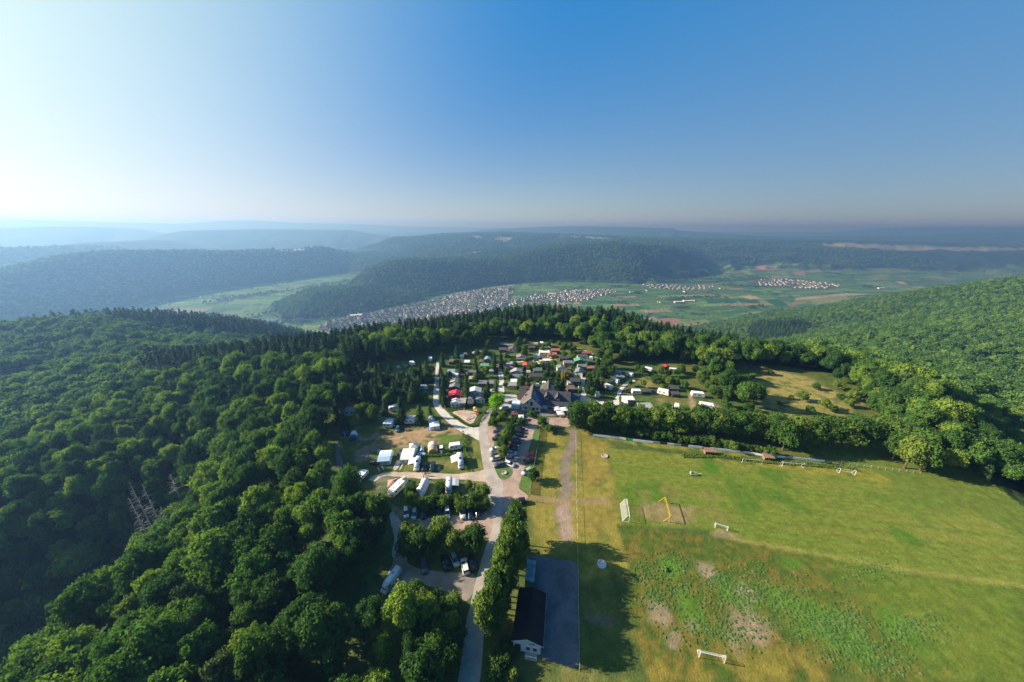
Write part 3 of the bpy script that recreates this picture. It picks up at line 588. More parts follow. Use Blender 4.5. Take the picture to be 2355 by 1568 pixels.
def lab_broad(x, y):
    if y > 95 and x < -100: return ('leafy tree of the wide sunlit wood behind the dead trunks', 'trees of the left slope')
    if y < 45 and x < 0: return ('leafy tree of the wood at the very bottom, left of the lower road', 'trees at the bottom edge')
    if x > 60 and y < 140: return ('leafy tree of the wood beyond the far right corner of the sports field', 'trees beyond the right end of the field')
    if x > 60: return ('leafy tree of the wood round the wild meadow right of the caravans', 'trees round the wild meadow')
    if y < 75: return ('leafy tree of the dense wood on the slope at the lower left', 'trees of the lower left wood')
    if y < 140: return ('leafy tree of the dense wood left of the camping rows', 'trees left of the camping rows')
    return ('leafy tree of the wood behind the upper end of the camp', 'trees behind the camp')
def lab_fir(x, y):
    if x < -70: return ('tall dark fir of the wood at the upper left edge of the camp', 'firs upper left of the camp')
    return ('tall dark fir on the hilltop wood behind the cabins', 'firs behind the cabins')
for i in order:
    x, y, z, r = gx[i], gy[i], gz_[i], r_[i]; s = random.uniform(.62, 1.25)
    if isf[i]:
        s2 = random.uniform(.72, 1.12)*(1.4 if x < -100 and y > 150 else (1.28 if y > 235 else 1))
        if inv[i] and nf < NF_MAX and r < 420:
            l, g = lab_fir(x, y); o = add_tree(FIR, x, y, s2, l, 'fir tree', g, 'fir_tree', z=z, trunk=nf < 60); nf += 1
            if len(firstF) < 4 and nf % 3 == 0: firstF.append(o)
        elif r < 380: massF.append((x, y, z, s2, random.random()*6.28))
        else: massFF.append((x, y, z, s2, random.random()*6.28))
    else:
        if inv[i] and nb < NB_MAX:
            l, g = lab_broad(x, y); kd_ = random.choices((BROAD, OLIVE, PINES), (72, 14, 14))[0]; s_ = s*.76*13/kd_[0][1]; o = add_tree(kd_, x, y, s_*.96, l, 'tree', g, z=z, sz=s_*1.38); nb += 1
        elif r < 330: massB.append((x, y, z, s*.78, random.random()*6.28))
        else: massFB.append((x, y, z, s*.9, random.random()*6.28))
bro = [o for o in sc.collection.objects if o.name.startswith('crown')]
def proto(meshes): return [next(o for o in bpy.data.objects if o.type == 'MESH' and o.data is me) for me, h in meshes if any(o.type == 'MESH' and o.data is me for o in bpy.data.objects)]
# further out
gx, gy = hexgrid(-1500, 1900, 250, 1900, 9.5, 8)
r2 = np.hypot(gx, gy); az2 = np.degrees(np.arctan2(gx, gy)); k = (r2 > 560) & (r2 < 1950) & (np.abs(az2) < 66)
k |= False
gx, gy, r2, az2 = gx[k], gy[k], r2[k], az2[k]; z2 = terrain(gx, gy)
u2, v2 = proj(gx, gy, z2)
vf = PXp([('S', 0, 700, -280), ('S', 480, 690, -270), ('S', 640, 660, -270), ('S', 620, 600, -280), ('S', 850, 560, -285), ('S', 1280, 495, -285), ('S', 1500, 455, -285), ('S', 2500, 400, -290)])
keep = ~((z2 < -276)) & (u2 > -40) & (u2 < 1064)
gx, gy, z2, r2 = gx[keep], gy[keep], z2[keep], r2[keep]
isf = firmask(gx, gy) | ((gx > 350) & (np.abs(z2+185) < 25) & (gy > 700) & (r2 < 1300) & (gx < 800))
# hidden ground needs no trees: keep those whose tops are seen along the profile
def visible(x, y, z, h=16):
    d = np.hypot(x, y); ok = np.ones(len(x), bool); el = (z+h-CAMZ)/d
    for t in np.linspace(.06, .97, 46):
        zz = terrain(x*t, y*t); ok &= (zz-CAMZ)/(d*t) < el+.004
    return ok
vis = visible(gx, gy, z2); gx, gy, z2, r2, isf = gx[vis], gy[vis], z2[vis], r2[vis], isf[vis]
for x, y, z, f in zip(gx, gy, z2, isf):
    (massFF if f else massFB).append((x, y, z-.5, random.uniform(.8, 1.25)*(1.25 if f else .95), random.random()*6.28))
# far hillsides over the river and trees of the valley
# far trees that stand by themselves: the first five of them also give the wood its shapes
def seed_far(kind, pts, n, label, cat, group, name):
    out = []
    for k_ in range(n):
        x, y, z, s, ro = pts.pop(k_*7 % len(pts)); me, h = kind[k_ % len(kind)]
        o = bpy.data.objects.new(name, me); sc.collection.objects.link(o); o.location = (x, y, z); o.scale = (s, s, s); o.rotation_euler = (0, 0, ro)
        o['label'] = label; o['category'] = cat; o['group'] = group; out.append(o)
    return out
massFB.sort(key=lambda q: math.hypot(q[0], q[1])); massFF.sort(key=lambda q: math.hypot(q[0], q[1]))
pB = seed_far(FARB, massFB, 5, 'round leafy tree on the wooded slopes farther out', 'tree', 'trees of the farther slopes', 'broadleaf_tree')
pF = seed_far(FARFIR, massFF, 3, 'pointed fir on the wooded ridge farther out', 'fir tree', 'firs of the farther ridge', 'fir_tree')
stuff_cloud('woodland', massB, proto(BROAD)+proto(BROAD)+proto(OLIVE)+proto(PINES), zs=1.45); stuff_cloud('fir_wood', massF, proto(FIR))
stuff_cloud('far_woodland', massFB, pB); stuff_cloud('far_fir_wood', massFF, pF)
gx, gy = hexgrid(-3600, 5200, 900, 5600, 19, 12)
r3 = np.hypot(gx, gy); k = (r3 > 1500) & (r3 < 5600) & (np.abs(np.degrees(np.arctan2(gx, gy))) < 62); gx, gy, r3 = gx[k], gy[k], r3[k]; z3 = terrain(gx, gy)
k = ((z3 > -285) | (poly_sd(DARKF, gx, gy) > 4)) & ((poly_sd(left_fields, gx, gy) < 5) | (poly_sd(DARKF, gx, gy) > 0)) & (poly_sd(right_fields, gx, gy) < 5) & ((r3 < 3300) | (_h(np.floor(gx), np.floor(gy), 3) < .45))
gx, gy, z3, r3 = gx[k], gy[k], z3[k], r3[k]
kf = np.ones(len(gx), bool)
for pts, col in FIELDS:
    if pts[0][0] == 'P' or pts[0][3] < -295: continue
    kf &= poly_sd(march_poly(pts), gx, gy) < 6
vis = visible(gx, gy, z3, 14) & kf
gx, gy, z3, r3 = gx[vis], gy[vis], z3[vis], r3[vis]
far = [(x, y, z-4, random.uniform(1.0, 1.7)*(1.25 if r > 3300 else 1), random.random()*6.28) for x, y, z, r in zip(gx, gy, z3, r3)]
# valley trees: along the river, in the town gardens, hedges between the vineyards
def along(pts, n, w, s0, s1, z=-300):
    P = np.array([p[:2] for p in pts]); seg = np.hypot(*np.diff(P, axis=0).T); cum = np.concatenate([[0], np.cumsum(seg)])
    for _ in range(n):
        t = random.random()*cum[-1]; i = min(len(seg)-1, int(np.searchsorted(cum, t)-1)); f = (t-cum[i])/seg[i]; p = P[i]*(1-f)+P[i+1]*f+np.random.default_rng(random.randrange(1 << 30)).normal(size=2)*w
        far.append((p[0], p[1], T1(p[0], p[1]), random.uniform(s0, s1), random.random()*6.28))
random.seed(5)
RB = [(p[0]-(0), p[1]-45) for p in RIVER[1:]]
along(RB, 520, 7, .7, 1.15); along([(p[0], p[1]+42) for p in RIVER[1:]], 420, 9, .8, 1.3)
for poly, n in ((TOWN, 620), (TOWN2, 160), (VILL1, 60), (VILL2, 90)):
    P = np.array(poly); lo_, hi_ = P.min(0), P.max(0); c_ = 0
    while c_ < n:
        q = np.random.default_rng(random.randrange(1 << 30)).uniform(lo_, hi_)
        if poly_sd(poly, q[:1], q[1:])[0] > 0: far.append((q[0], q[1], T1(*q), random.uniform(.35, .75), random.random()*6.28)); c_ += 1
for q, n, w in [((('P', 680, 700, -298), ('P', 870, 690, -298)), 36, 9), ((('P', 880, 700, -298), ('P', 1060, 690, -298)), 26, 8), ((('S', 260, 465, -298), ('S', 370, 460, -298)), 40, 14), ((('S', 370, 455, -298), ('S', 560, 460, -298)), 60, 8), ((('Q', 1940, 420, -299), ('Q', 2060, 418, -299)), 40, 12),
                ((('S', 720, 520, -298), ('S', 820, 505, -298)), 30, 14), ((('S', 380, 300, -288), ('S', 430, 308, -288)), 30, 16), ((('S', 1200, 305, -292), ('S', 1340, 330, -294)), 60, 30), ((('S', 380, 655, -280), ('S', 560, 610, -280)), 60, 20), ((('S', 530, 640, -280), ('S', 700, 585, -285)), 90, 25),
                ((('S', 1980, 375, -298), ('S', 2200, 360, -298)), 60, 20), ((('S', 1400, 390, -298), ('S', 1500, 400, -298)), 40, 20), ((('Q', 2090, 458, -299), ('Q', 2140, 462, -299)), 14, 6), ((('Q', 1990, 520, -299), ('Q', 2050, 525, -299)), 20, 10), ((('S', 200, 365, -299), ('S', 560, 345, -299)), 160, 16), ((('S', 560, 385, -299), ('S', 900, 400, -299)), 80, 14),
                ((('T', 1700, 560, -299), ('T', 2355, 480, -299)), 150, 30), ((('T', 1750, 700, -299), ('T', 2200, 600, -299)), 150, 30), ((('T', 1400, 610, -299), ('T', 1800, 540, -299)), 120, 25), ((('Q', 0, 430, -298), ('Q', 330, 380, -298)), 120, 22), ((('Q', 0, 500, -298), ('Q', 250, 480, -292)), 120, 20)]:
    along([G(*q[0]), G(*q[1])], n, w, .5, 1.1)
stuff_cloud('distant_woodland', far, pB)
print('TREES', nb, nf, len(massB), len(massF), len(massFB), len(massFF), len(far))
# ------------------------------------------------------------------ the camp level: grass, tracks, roads
def gp(*pts): return [tuple(G(*p)[:2]) for p in pts]
def rg(r, *pts): return [tuple(G(r, *p)[:2]) for p in pts]
FIELD = rg('H', (1022, 335), (1500, 385), (2355, 490)) + rg('J', (1300, 1040), (1560, 1070), (1900, 1180), (2355, 1420)) + rg('I', (2355, 200), (2355, 392), (1800, 320), (850, 150)) + rg('H', (2355, 1235), (1900, 1100), (1500, 1085), (1140, 1050), (1075, 640))
ROUGH = rg('I', (215, 60), (860, 152), (1800, 322), (2355, 395), (2355, 889), (1100, 889), (400, 889), (300, 640), (280, 300))
_sd = rg('J', (200, 925), (1300, 1040)); STR = math.atan2(_sd[1][1]-_sd[0][1], _sd[1][0]-_sd[0][0])
def paint(x, y):
    n1 = fbm(x/22, y/22, 101, 4); n2 = fbm(x/4, y/4, 103, 3); n3 = fbm(x/1.3, y/1.3, 107, 2)
    C_ = np.ones(x.shape+(3,))*np.array([.062, .094, .022])
    def lay(poly, col, soft=1.0, wob=2.0, amt=1.0, nz=None):
        nonlocal C_
        sd = poly_sd(poly, x, y)+wob*(fbm(x/(2.2*max(wob, .8)), y/(2.2*max(wob, .8)), 109, 3)-.5)*2
        m = sstep(-soft, soft, sd)*amt
        if nz is not None: m = m*nz
        C_ = mixc(C_, col, m)
    C_ = mixc(C_, (.13, .125, .035), sstep(.45, .7, n1)*.6)
    C_ = mixc(C_, (.030, .055, .015), sstep(.55, .75, n2)*.5)
    C_ = mixc(C_, (.105, .145, .022), sstep(110, 140, x)*sstep(150, 110, y)*.85)
    # rows of the camp
    lay(rg('A', (600, 1040), (720, 1000), (1500, 880), (1640, 950), (1570, 1040), (1200, 1120), (860, 1130), (650, 1110)), (.30, .205, .115), 2, 3, 1, sstep(.25, .5, n2*.5+n3*.5))
    lay(rg('A', (330, 900), (640, 930), (700, 1090), (560, 1240), (400, 1300), (350, 1150)), (.19, .150, .115), 2, 4, .9, sstep(.42, .55, n2))
    lay(rg('A', (560, 700), (880, 740), (900, 860), (640, 850)), (.22, .17, .09), 2, 3, .8, sstep(.4, .6, n2))
    lay(rg('A', (880, 1290), (1600, 1290), (1880, 1380), (1850, 1440), (900, 1440)), (.17, .155, .045), 2, 4, .9, sstep(.35, .6, n2))
    lay(rg('A', (1660, 980), (1830, 1080), (1880, 1400), (1650, 1430)), (.15, .155, .035), 2, 3, .9, sstep(.35, .6, n2))
    lay(rg('A', (1320, 1010), (1560, 1010), (1560, 1080), (1350, 1110)), (.075, .135, .02), 1, 2, .9)
    lay(rg('O', (1280, 650), (2180, 690), (2220, 900), (1900, 1000), (1250, 900)), (.19, .165, .06), 2, 4, .8, sstep(.4, .6, n2))
    lay(rg('O', (300, 620), (620, 600), (760, 620), (640, 760), (500, 860), (400, 740)), (.20, .175, .135), 2, 3, .8, sstep(.4, .55, n2))
    lay(rg('D', (560, 380), (700, 420), (950, 560), (900, 680), (760, 600)), (.20, .17, .12), 1, 3, .8, sstep(.4, .55, n3*.6+n2*.4))
    # camp of the cabins
    for q in [('A', 1190, 760, 9), ('N', 2050, 480, 10), ('N', 1100, 1110, 5), ('B', 1040, 370, 12), ('B', 1250, 640, 12), ('B', 1480, 480, 10), ('C', 1250, 300, 10), ('C', 820, 590, 8), ('C', 1280, 510, 5), ('C', 1620, 770, 6), ('C', 790, 240, 9)]:
        g_ = G(*q[:3]); C_ = mixc(C_, (.055, .115, .018), sstep(q[3], q[3]*.5, np.hypot(x-g_[0], y-g_[1])+3*n2)*.9)
    lay(rg('C', (680, 360), (900, 300), (1040, 420), (1000, 520), (760, 420)), (.22, .18, .07), 2, 3, .8, sstep(.35, .55, n2))
    lay(rg('C', (940, 570), (1330, 560), (1350, 640), (1250, 650), (980, 640)), (.20, .155, .065), 1.5, 3, .9, sstep(.35, .6, n2))
    lay(rg('C', (970, 630), (1150, 640), (1160, 700), (1000, 700)), (.065, .14, .02), 1.5, 2, .9)
    lay(rg('C', (1240, 650), (1340, 650), (1370, 725), (1240, 725)), (.06, .13, .02), 1, 1, 1)
    lay(rg('C', (1340, 500), (1380, 560), (1500, 730), (1420, 740), (1340, 640)), (.26, .185, .12), .8, 1, .95)
    lay(rg('C', (1580, 590), (1640, 620), (1830, 740), (1740, 770), (1640, 660)), (.20, .15, .10), .8, 1, .8)
    lay(rg('J', (480, 385), (760, 365), (1000, 400), (1120, 470), (1320, 560), (1250, 640), (700, 650), (640, 520)), (.25, .205, .065), 3, 5, .95, sstep(.2, .5, n2))
    lay(rg('J', (700, 560), (1250, 590), (1200, 640), (760, 650)), (.15, .165, .035), 3, 5, .7, sstep(.4, .6, n2))
    # field side
    lay(rg('H', (270, 200), (700, 170), (1010, 260), (1070, 640), (1150, 1100), (1300, 1531), (740, 1531), (730, 1380), (340, 1340), (260, 790)), (.205, .175, .036), 2, 2.5, 1.0)
    lay(rg('H', (270, 200), (1030, 200), (1150, 1100), (1300, 1531), (330, 1531)), (.105, .122, .024), 2, 2, .8, sstep(.47, .62, .45*n1+.55*n2))
    lay(rg('H', (790, 200), (1010, 330), (1010, 560), (900, 700), (810, 600)), (.23, .155, .038), 3, 3, .8, sstep(.3, .6, n2))
    lay(rg('H', (720, 830), (1120, 860), (1130, 1100), (840, 1120), (740, 1000)), (.20, .155, .035), 3, 3, .7)
    d, _ = line_d(rg('H', (690, 180), (680, 300), (625, 440), (610, 560), (640, 700), (600, 800), (590, 1000), (620, 1160)), x, y)
    C_ = mixc(C_, (.19, .150, .120), sstep(2.9, .8, d+2.2*(n2-.5)+1.2*(n3-.5)))
    d, _ = line_d(rg('H', (600, 860), (600, 1000), (625, 1140)), x, y); C_ = mixc(C_, (.31, .225, .165), sstep(2.6, .6, d+2.2*(n2-.5)+1.2*(n3-.5))*.9)
    d, _ = line_d(rg('H', (270, 800), (560, 830), (800, 835), (1000, 830)), x, y); C_ = mixc(C_, (.24, .17, .085), sstep(2.0, .6, d+2*(n2-.5))*.8)
    lay(rg('G', (1180, 790), (1500, 900), (1480, 960), (1180, 900)), (.15, .125, .10), 1, 1.5, .8)
    lay(rg('G', (640, 1290), (1130, 1440), (1628, 1568), (300, 1568), (450, 1300)), (.17, .155, .045), 2, 3, .8, sstep(.35, .6, n2))
    c, s = math.cos(STR), math.sin(STR); b = -x*s+y*c; a = x*c+y*s
    st = .5+.5*np.sin(b*2*math.pi/1.9+1.5*(fbm(a/40, b/6, 111, 2)-.5)); st2 = fbm(a/30, b/1.6, 113, 3)
    mf = sstep(-.5, .7, poly_sd(FIELD, x, y))
    cf = np.ones(x.shape+(3,))*np.array([.095, .142, .018])
    cf = mixc(cf, (.150, .178, .028), st*.7); cf = mixc(cf, (.175, .165, .030), sstep(.45, .7, st2)*.55); cf = mixc(cf, (.062, .125, .014), sstep(.56, .72, n1)*.8)
    far_ = sstep(100, 150, x); cf = mixc(cf, (.185, .195, .040), far_*.45*st2*1.4)
    for q in [('H', 2010, 960, 8), ('H', 1600, 730, 7), ('H', 1350, 760, 5), ('H', 1950, 780, 6)]:
        g_ = G(*q[:3]); cf = mixc(cf, (.165, .150, .040), sstep(q[3], q[3]*.3, np.hypot(x-g_[0], y-g_[1])+5*(n2-.3))*.75)
    for q in [('H', 1980, 520, 6), ('J', 380, 970, 6), ('I', 1740, 130, 6)]:
        g_ = G(*q[:3]); cf = mixc(cf, (.055, .135, .012), sstep(q[3], q[3]*.3, np.hypot(x-g_[0], y-g_[1])+5*(n2-.3))*.8)
    cf = mixc(cf, (.11, .10, .03), sstep(.62, .75, n3)*.35)
    C_ = C_*(1-mf[..., None])+cf*mf[..., None]
    lay(rg('H', (1000, 245), (2355, 380), (2355, 470), (1500, 375), (1030, 325)) + rg('J', (1500, 1075), (1500, 1000), (0, 850)), (.205, .190, .030), 1, 1.5, .85, sstep(.3, .5, n2))
    lay(rg('H', (1290, 830), (1640, 860), (1800, 900), (1850, 1060), (1500, 1030), (1300, 960)), (.215, .165, .075), 1, 2, .85)
    lay(rg('H', (2000, 1130), (2100, 1090), (2250, 1160), (2355, 1210), (2355, 1260), (2050, 1180)), (.23, .18, .09), 1, 1.5, .8)
    de, _ = line_d(rg('I', (850, 151), (1800, 321), (2355, 393)), x, y); C_ = mixc(C_, (.205, .20, .045), sstep(2.2, .4, de)*.8)
    mr = sstep(-.8, .8, poly_sd(ROUGH, x, y)+1.2*(n2-.5))*(1-mf)
    cr = np.ones(x.shape+(3,))*np.array([.066, .100, .016])
    cr = mixc(cr, (.170, .118, .026), sstep(.42, .56, .25*n1+.35*n2+.40*n3)*.9); cr = mixc(cr, (.040, .066, .014), sstep(.55, .8, n3)*.5)
    cr = mixc(cr, (.050, .085, .014), sstep(.56, .7, n2)*.6)
    hg = sstep(75, 100, x)*sstep(80, 55, y); cr = mixc(cr, (.105, .155, .020), hg*.75)
    for q in [('I', 600, 520, 6), ('I', 1140, 265, 3.5), ('I', 500, 300, 5), ('I', 860, 430, 7), ('I', 1250, 560, 9), ('I', 1420, 600, 6), ('I', 1700, 600, 6), ('I', 1450, 720, 6), ('I', 1050, 440, 5)]:
        g_ = G(*q[:3]); cr = mixc(cr, (.075, .155, .018), sstep(q[3], q[3]*.4, np.hypot(x-g_[0], y-g_[1])+4*(n2-.4))*.85)
    for q in [('I', 460, 545, 4.5), ('I', 910, 590, 6.5), ('I', 700, 310, 3), ('I', 600, 590, 3), ('I', 900, 410, 3), ('I', 960, 660, 3.5), ('I', 860, 720, 4), ('I', 520, 650, 2.5)]:
        g_ = G(*q[:3]); cr = mixc(cr, (.27, .20, .135), sstep(q[3], q[3]*.35, np.hypot(x-g_[0], y-g_[1])+5*(n2-.4)+1.5*(n3-.5))*.75)
    cr = mixc(cr, (.20, .165, .03), sstep(48, 40, y)*sstep(.42, .6, n2)*sstep(75, 60, x)*.8)
    C_ = C_*(1-mr[..., None])+cr*mr[..., None]
    return C_*(.80+.40*n3)[..., None]
grassm = vcol_mat('grass_and_soil', .45, 2.4, .48, bump=.45, bscale=2.2, bdist=.3)
ax = np.arange(-112, 330, .8); ay = np.arange(24, 262, .8); XX, YY = np.meshgrid(ax, ay, indexing='ij')
CC = paint(XX, YY); inside = poly_sd(CAMP, XX, YY) > -1.0; fsd = poly_sd(FIELD, XX, YY)
struct(grid_mesh('meadow', XX, YY, np.full(XX.shape, .035), CC, grassm, keep=inside & (fsd <= 0)))
struct(grid_mesh('sports_field', XX, YY, np.full(XX.shape, .06), CC, grassm, keep=inside & (fsd > -.9)))

def rough_mat(name, c1, c2, sc1=.25, sc2=3.0, rough=.92):
    m, t, b = new_mat(name); N = t.nodes; L = t.links; tc = N.new('ShaderNodeTexCoord')
    a = N.new('ShaderNodeTexNoise'); a.inputs['Scale'].default_value = sc1; a.inputs['Detail'].default_value = 7; a.inputs['Roughness'].default_value = .6; L.new(tc.outputs['Object'], a.inputs[0])
    c = N.new('ShaderNodeTexNoise'); c.inputs['Scale'].default_value = sc2; c.inputs['Detail'].default_value = 5; L.new(tc.outputs['Object'], c.inputs[0])
    r = N.new('ShaderNodeValToRGB'); r.color_ramp.elements[0].position = .36; r.color_ramp.elements[1].position = .64; r.color_ramp.elements[0].color = (*c1, 1); r.color_ramp.elements[1].color = (*c2, 1)
    L.new(a.outputs[0], r.inputs[0]); mp = N.new('ShaderNodeMapRange'); mp.inputs[3].default_value = .72; mp.inputs[4].default_value = 1.28; L.new(c.outputs[0], mp.inputs[0])
    s = N.new('ShaderNodeVectorMath'); s.operation = 'SCALE'; L.new(r.outputs[0], s.inputs[0]); L.new(mp.outputs[0], s.inputs['Scale']); L.new(s.outputs[0], b.inputs['Base Color'])
    b.inputs['Roughness'].default_value = rough; b.inputs['Specular IOR Level'].default_value = .15
    bp = N.new('ShaderNodeBump'); bp.inputs['Strength'].default_value = .3; bp.inputs['Distance'].default_value = .05; L.new(c.outputs[0], bp.inputs['Height']); L.new(bp.outputs[0], b.inputs['Normal'])
    return m
GRAVEL = rough_mat('pale_gravel', (.43, .40, .36), (.56, .52, .46)); ROAD = rough_mat('old_asphalt', (.30, .26, .225), (.40, .35, .305))
DIRT = rough_mat('trodden_earth', (.34, .27, .205), (.48, .39, .30)); REDDISH = rough_mat('reddish_gravel', (.27, .19, .15), (.39, .285, .23))
DARKASPH = rough_mat('dark_asphalt', (.085, .088, .100), (.150, .148, .155)); PAVER = rough_mat('paving', (.16, .13, .13), (.22, .185, .175)); CONC = rough_mat('concrete', (.33, .31, .28), (.42, .40, .36))
def sheet(name, pts, z, mat, wob=.25, step=1.2, kind='structure'):
    P = np.array(pts, float); out = []
    for i in range(len(P)):
        a, b = P[i], P[(i+1) % len(P)]; n = max(1, int(np.hypot(*(b-a))/step))
        for k in range(n): out.append(a+(b-a)*k/n)
    P = np.array(out)
    for _ in range(2): P = (np.roll(P, 1, 0)+2*P+np.roll(P, -1, 0))/4
    P = P+wob*np.stack([fbm(P[:, 0]/1.7, P[:, 1]/1.7, 7, 2)-.5, fbm(P[:, 0]/1.7, P[:, 1]/1.7, 17, 2)-.5], -1)*2
    bm = bmesh.new(); f = bm.faces.new([bm.verts.new((p[0], p[1], z)) for p in P]); f.normal_update()
    if f.normal.z < 0: f.normal_flip()
    bmesh.ops.triangulate(bm, faces=[f]); me = bpy.data.meshes.new(name); bm.to_mesh(me); bm.free(); me.materials.append(mat)
    o = bpy.data.objects.new(name, me); sc.collection.objects.link(o); o['kind'] = kind; return o
sheet('parking_lot', rg('M', (252, 532), (420, 540), (560, 522), (690, 525), (745, 520), (800, 545), (742, 610), (690, 780), (655, 960), (612, 1085), (582, 1200), (700, 1250), (700, 1302), (540, 1315), (500, 1480), (465, 1568)) + rg('D', (2120, 850), (1935, 930)) + rg('M', (330, 1568), (300, 1400), (270, 1250), (235, 1120), (250, 1040), (330, 1000), (300, 800), (262, 640)), .07, REDDISH)
sheet('parking_bay', rg('D', (860, 700), (1000, 670), (1320, 640), (1900, 600), (1960, 470), (2100, 480), (2150, 650), (2100, 850), (1960, 900), (1880, 880), (1640, 850), (1500, 830), (1250, 800), (900, 860)), .078, REDDISH)
sheet('parking_yard', rg('E', (700, 340), (850, 380), (1300, 420), (1500, 420), (1440, 700), (1380, 800), (1300, 760), (1150, 640), (1000, 580), (850, 560), (600, 640), (450, 690), (380, 560), (500, 330), (540, 150), (640, 200)), .085, rough_mat('grey_gravel', (.20, .17, .145), (.29, .25, .21)))
sheet('forest_track', rg('D', (900, 690), (880, 860), (900, 1000), (1000, 1180), (900, 1250), (780, 1100), (820, 900), (760, 640), (640, 500), (700, 480), (800, 580)), .072, ROAD)
sheet('side_lane', rg('A', (118, 1080), (165, 1080), (190, 1250), (240, 1450), (300, 1640), (240, 1640), (180, 1500), (130, 1300)), .072, rough_mat('lane_asphalt', (.12, .11, .10), (.17, .155, .14)))
sheet('gravel_road', rg('A', (1308, 130), (1345, 130), (1340, 300), (1338, 450), (1350, 620), (1400, 700), (1480, 770), (1600, 860), (1700, 915), (1850, 905), (1850, 1100), (1800, 1060), (1640, 985), (1540, 930), (1430, 840), (1330, 745), (1270, 640), (1278, 450), (1300, 300)), .09, GRAVEL, .3)
sheet('dirt_road', rg('O', (350, 700), (470, 600), (560, 545), (900, 540), (1300, 565), (1700, 575), (2050, 545), (2220, 490), (2355, 470), (2355, 740), (2150, 690), (1700, 650), (1300, 650), (1000, 640), (780, 620), (600, 600), (430, 720)), .095, DIRT, .5)
sheet('main_road', rg('E', (1290, 1568), (1335, 1200), (1375, 950), (1425, 750), (1500, 420), (1600, 100), (1640, 0)) + rg('M', (330, 1568), (290, 1400), (262, 1200), (225, 1000), (195, 850), (170, 640), (172, 560), (200, 450), (270, 350), (330, 345), (300, 400), (255, 560), (262, 640), (300, 800), (335, 960), (370, 1070), (430, 1110), (420, 1300), (400, 1568)) + rg('E', (1760, 0), (1700, 150), (1640, 600), (1600, 850), (1570, 1200), (1545, 1568)) + rg('E', (1500, 1900), (1240, 1900)), .10, ROAD, .12)
sheet('island_grass', rg('M', (322, 935), (400, 975), (440, 960), (522, 965), (522, 1040), (470, 1098), (430, 1110), (370, 1070), (342, 1000)), .115, None or M('island_turf', (.070, .125, .022), .95, .35, 1.5))
sheet('tree_strip', rg('M', (400, 560), (560, 540), (560, 700), (480, 900), (340, 900), (330, 700)), .112, bpy.data.materials['island_turf'])
sheet('verge_grass', rg('M', (760, 545), (800, 560), (800, 660), (705, 1245), (580, 1200), (612, 1085), (655, 960), (690, 780), (742, 610)), .112, bpy.data.materials['island_turf'])
sheet('camp_road', rg('N', (1690, 745), (1780, 745), (1810, 850), (1835, 950), (1830, 1100), (1850, 1300), (1750, 1330), (1680, 1200), (1740, 1020), (1700, 900)), .09, GRAVEL)
sheet('camp_road', rg('N', (1640, 690), (1650, 600), (1780, 590), (1800, 640), (1740, 740), (1690, 740)), .086, DIRT)
sheet('camp_lane', rg('B', (480, 580), (850, 560), (1200, 535), (1290, 545), (1290, 555), (1200, 550), (850, 578), (480, 600)), .086, GRAVEL)
sheet('plaza', rg('B', (430, 1085), (650, 1070), (660, 1180), (770, 1190), (760, 1290), (560, 1300), (380, 1330), (370, 1290), (450, 1200)), .088, CONC)
sheet('driveway', rg('B', (540, 1260), (760, 1200), (760, 1330), (880, 1480), (880, 1568), (680, 1560), (560, 1400)), .083, PAVER)
sheet('terrace', rg('B', (1020, 1290), (1460, 1290), (1470, 1445), (1010, 1425)), .094, PAVER)
sheet('play_yard', rg('B', (860, 1450), (1480, 1460), (1510, 1600), (1130, 1600), (880, 1590)), .088, REDDISH)
sheet('right_road', rg('B', (1660, 1100), (1720, 1110), (1850, 1160), (2100, 1205), (2170, 1195), (2230, 1100)) + rg('C', (490, 500), (540, 430), (605, 370), (700, 340), (720, 365), (620, 400), (560, 470), (515, 560), (520, 625), (570, 685), (700, 720), (790, 765), (770, 785), (680, 730), (520, 690), (300, 640), (65, 610), (55, 550)), .09, GRAVEL)
sheet('right_lane', rg('B', (1620, 820), (1740, 800), (1720, 900), (1710, 1020), (1760, 1110), (1650, 1110), (1690, 1000)), .086, GRAVEL)
sheet('upper_track', rg('B', (1560, 350), (1720, 385), (1880, 470), (2010, 540), (1960, 550), (1820, 480), (1700, 400), (1560, 362)), .086, DIRT)
sheet('play_sand', rg('A', (1480, 735), (1600, 705), (1800, 735), (1780, 800), (1740, 870), (1690, 880), (1600, 800)), .09, rough_mat('sand', (.40, .30, .235), (.50, .39, .31)))
sheet('asphalt_court', rg('G', (560, 190), (1115, 262), (1125, 800), (1130, 1450), (640, 1290), (740, 1190), (600, 600)), .09, DARKASPH, .1)
for a in [((600, 1370), (618, 1368), (665, 1436), (640, 1440)), ((650, 1355), (668, 1353), (712, 1430), (690, 1434)), ((840, 1290), (910, 1300), (840, 1430), (790, 1430)), ((915, 1330), (932, 1332), (880, 1432), (855, 1432)), ((1045, 1380), (1058, 1380), (1045, 1440), (1030, 1440)), ((1108, 1380), (1120, 1380), (1105, 1440), (1090, 1440)), ((1335, 1350), (1355, 1350), (1345, 1436), (1325, 1436)), ((500, 1560), (650, 1470), (640, 1450), (490, 1530))]:
    sheet('wheel_track', rg('A', *a), .088, CONC, .1)
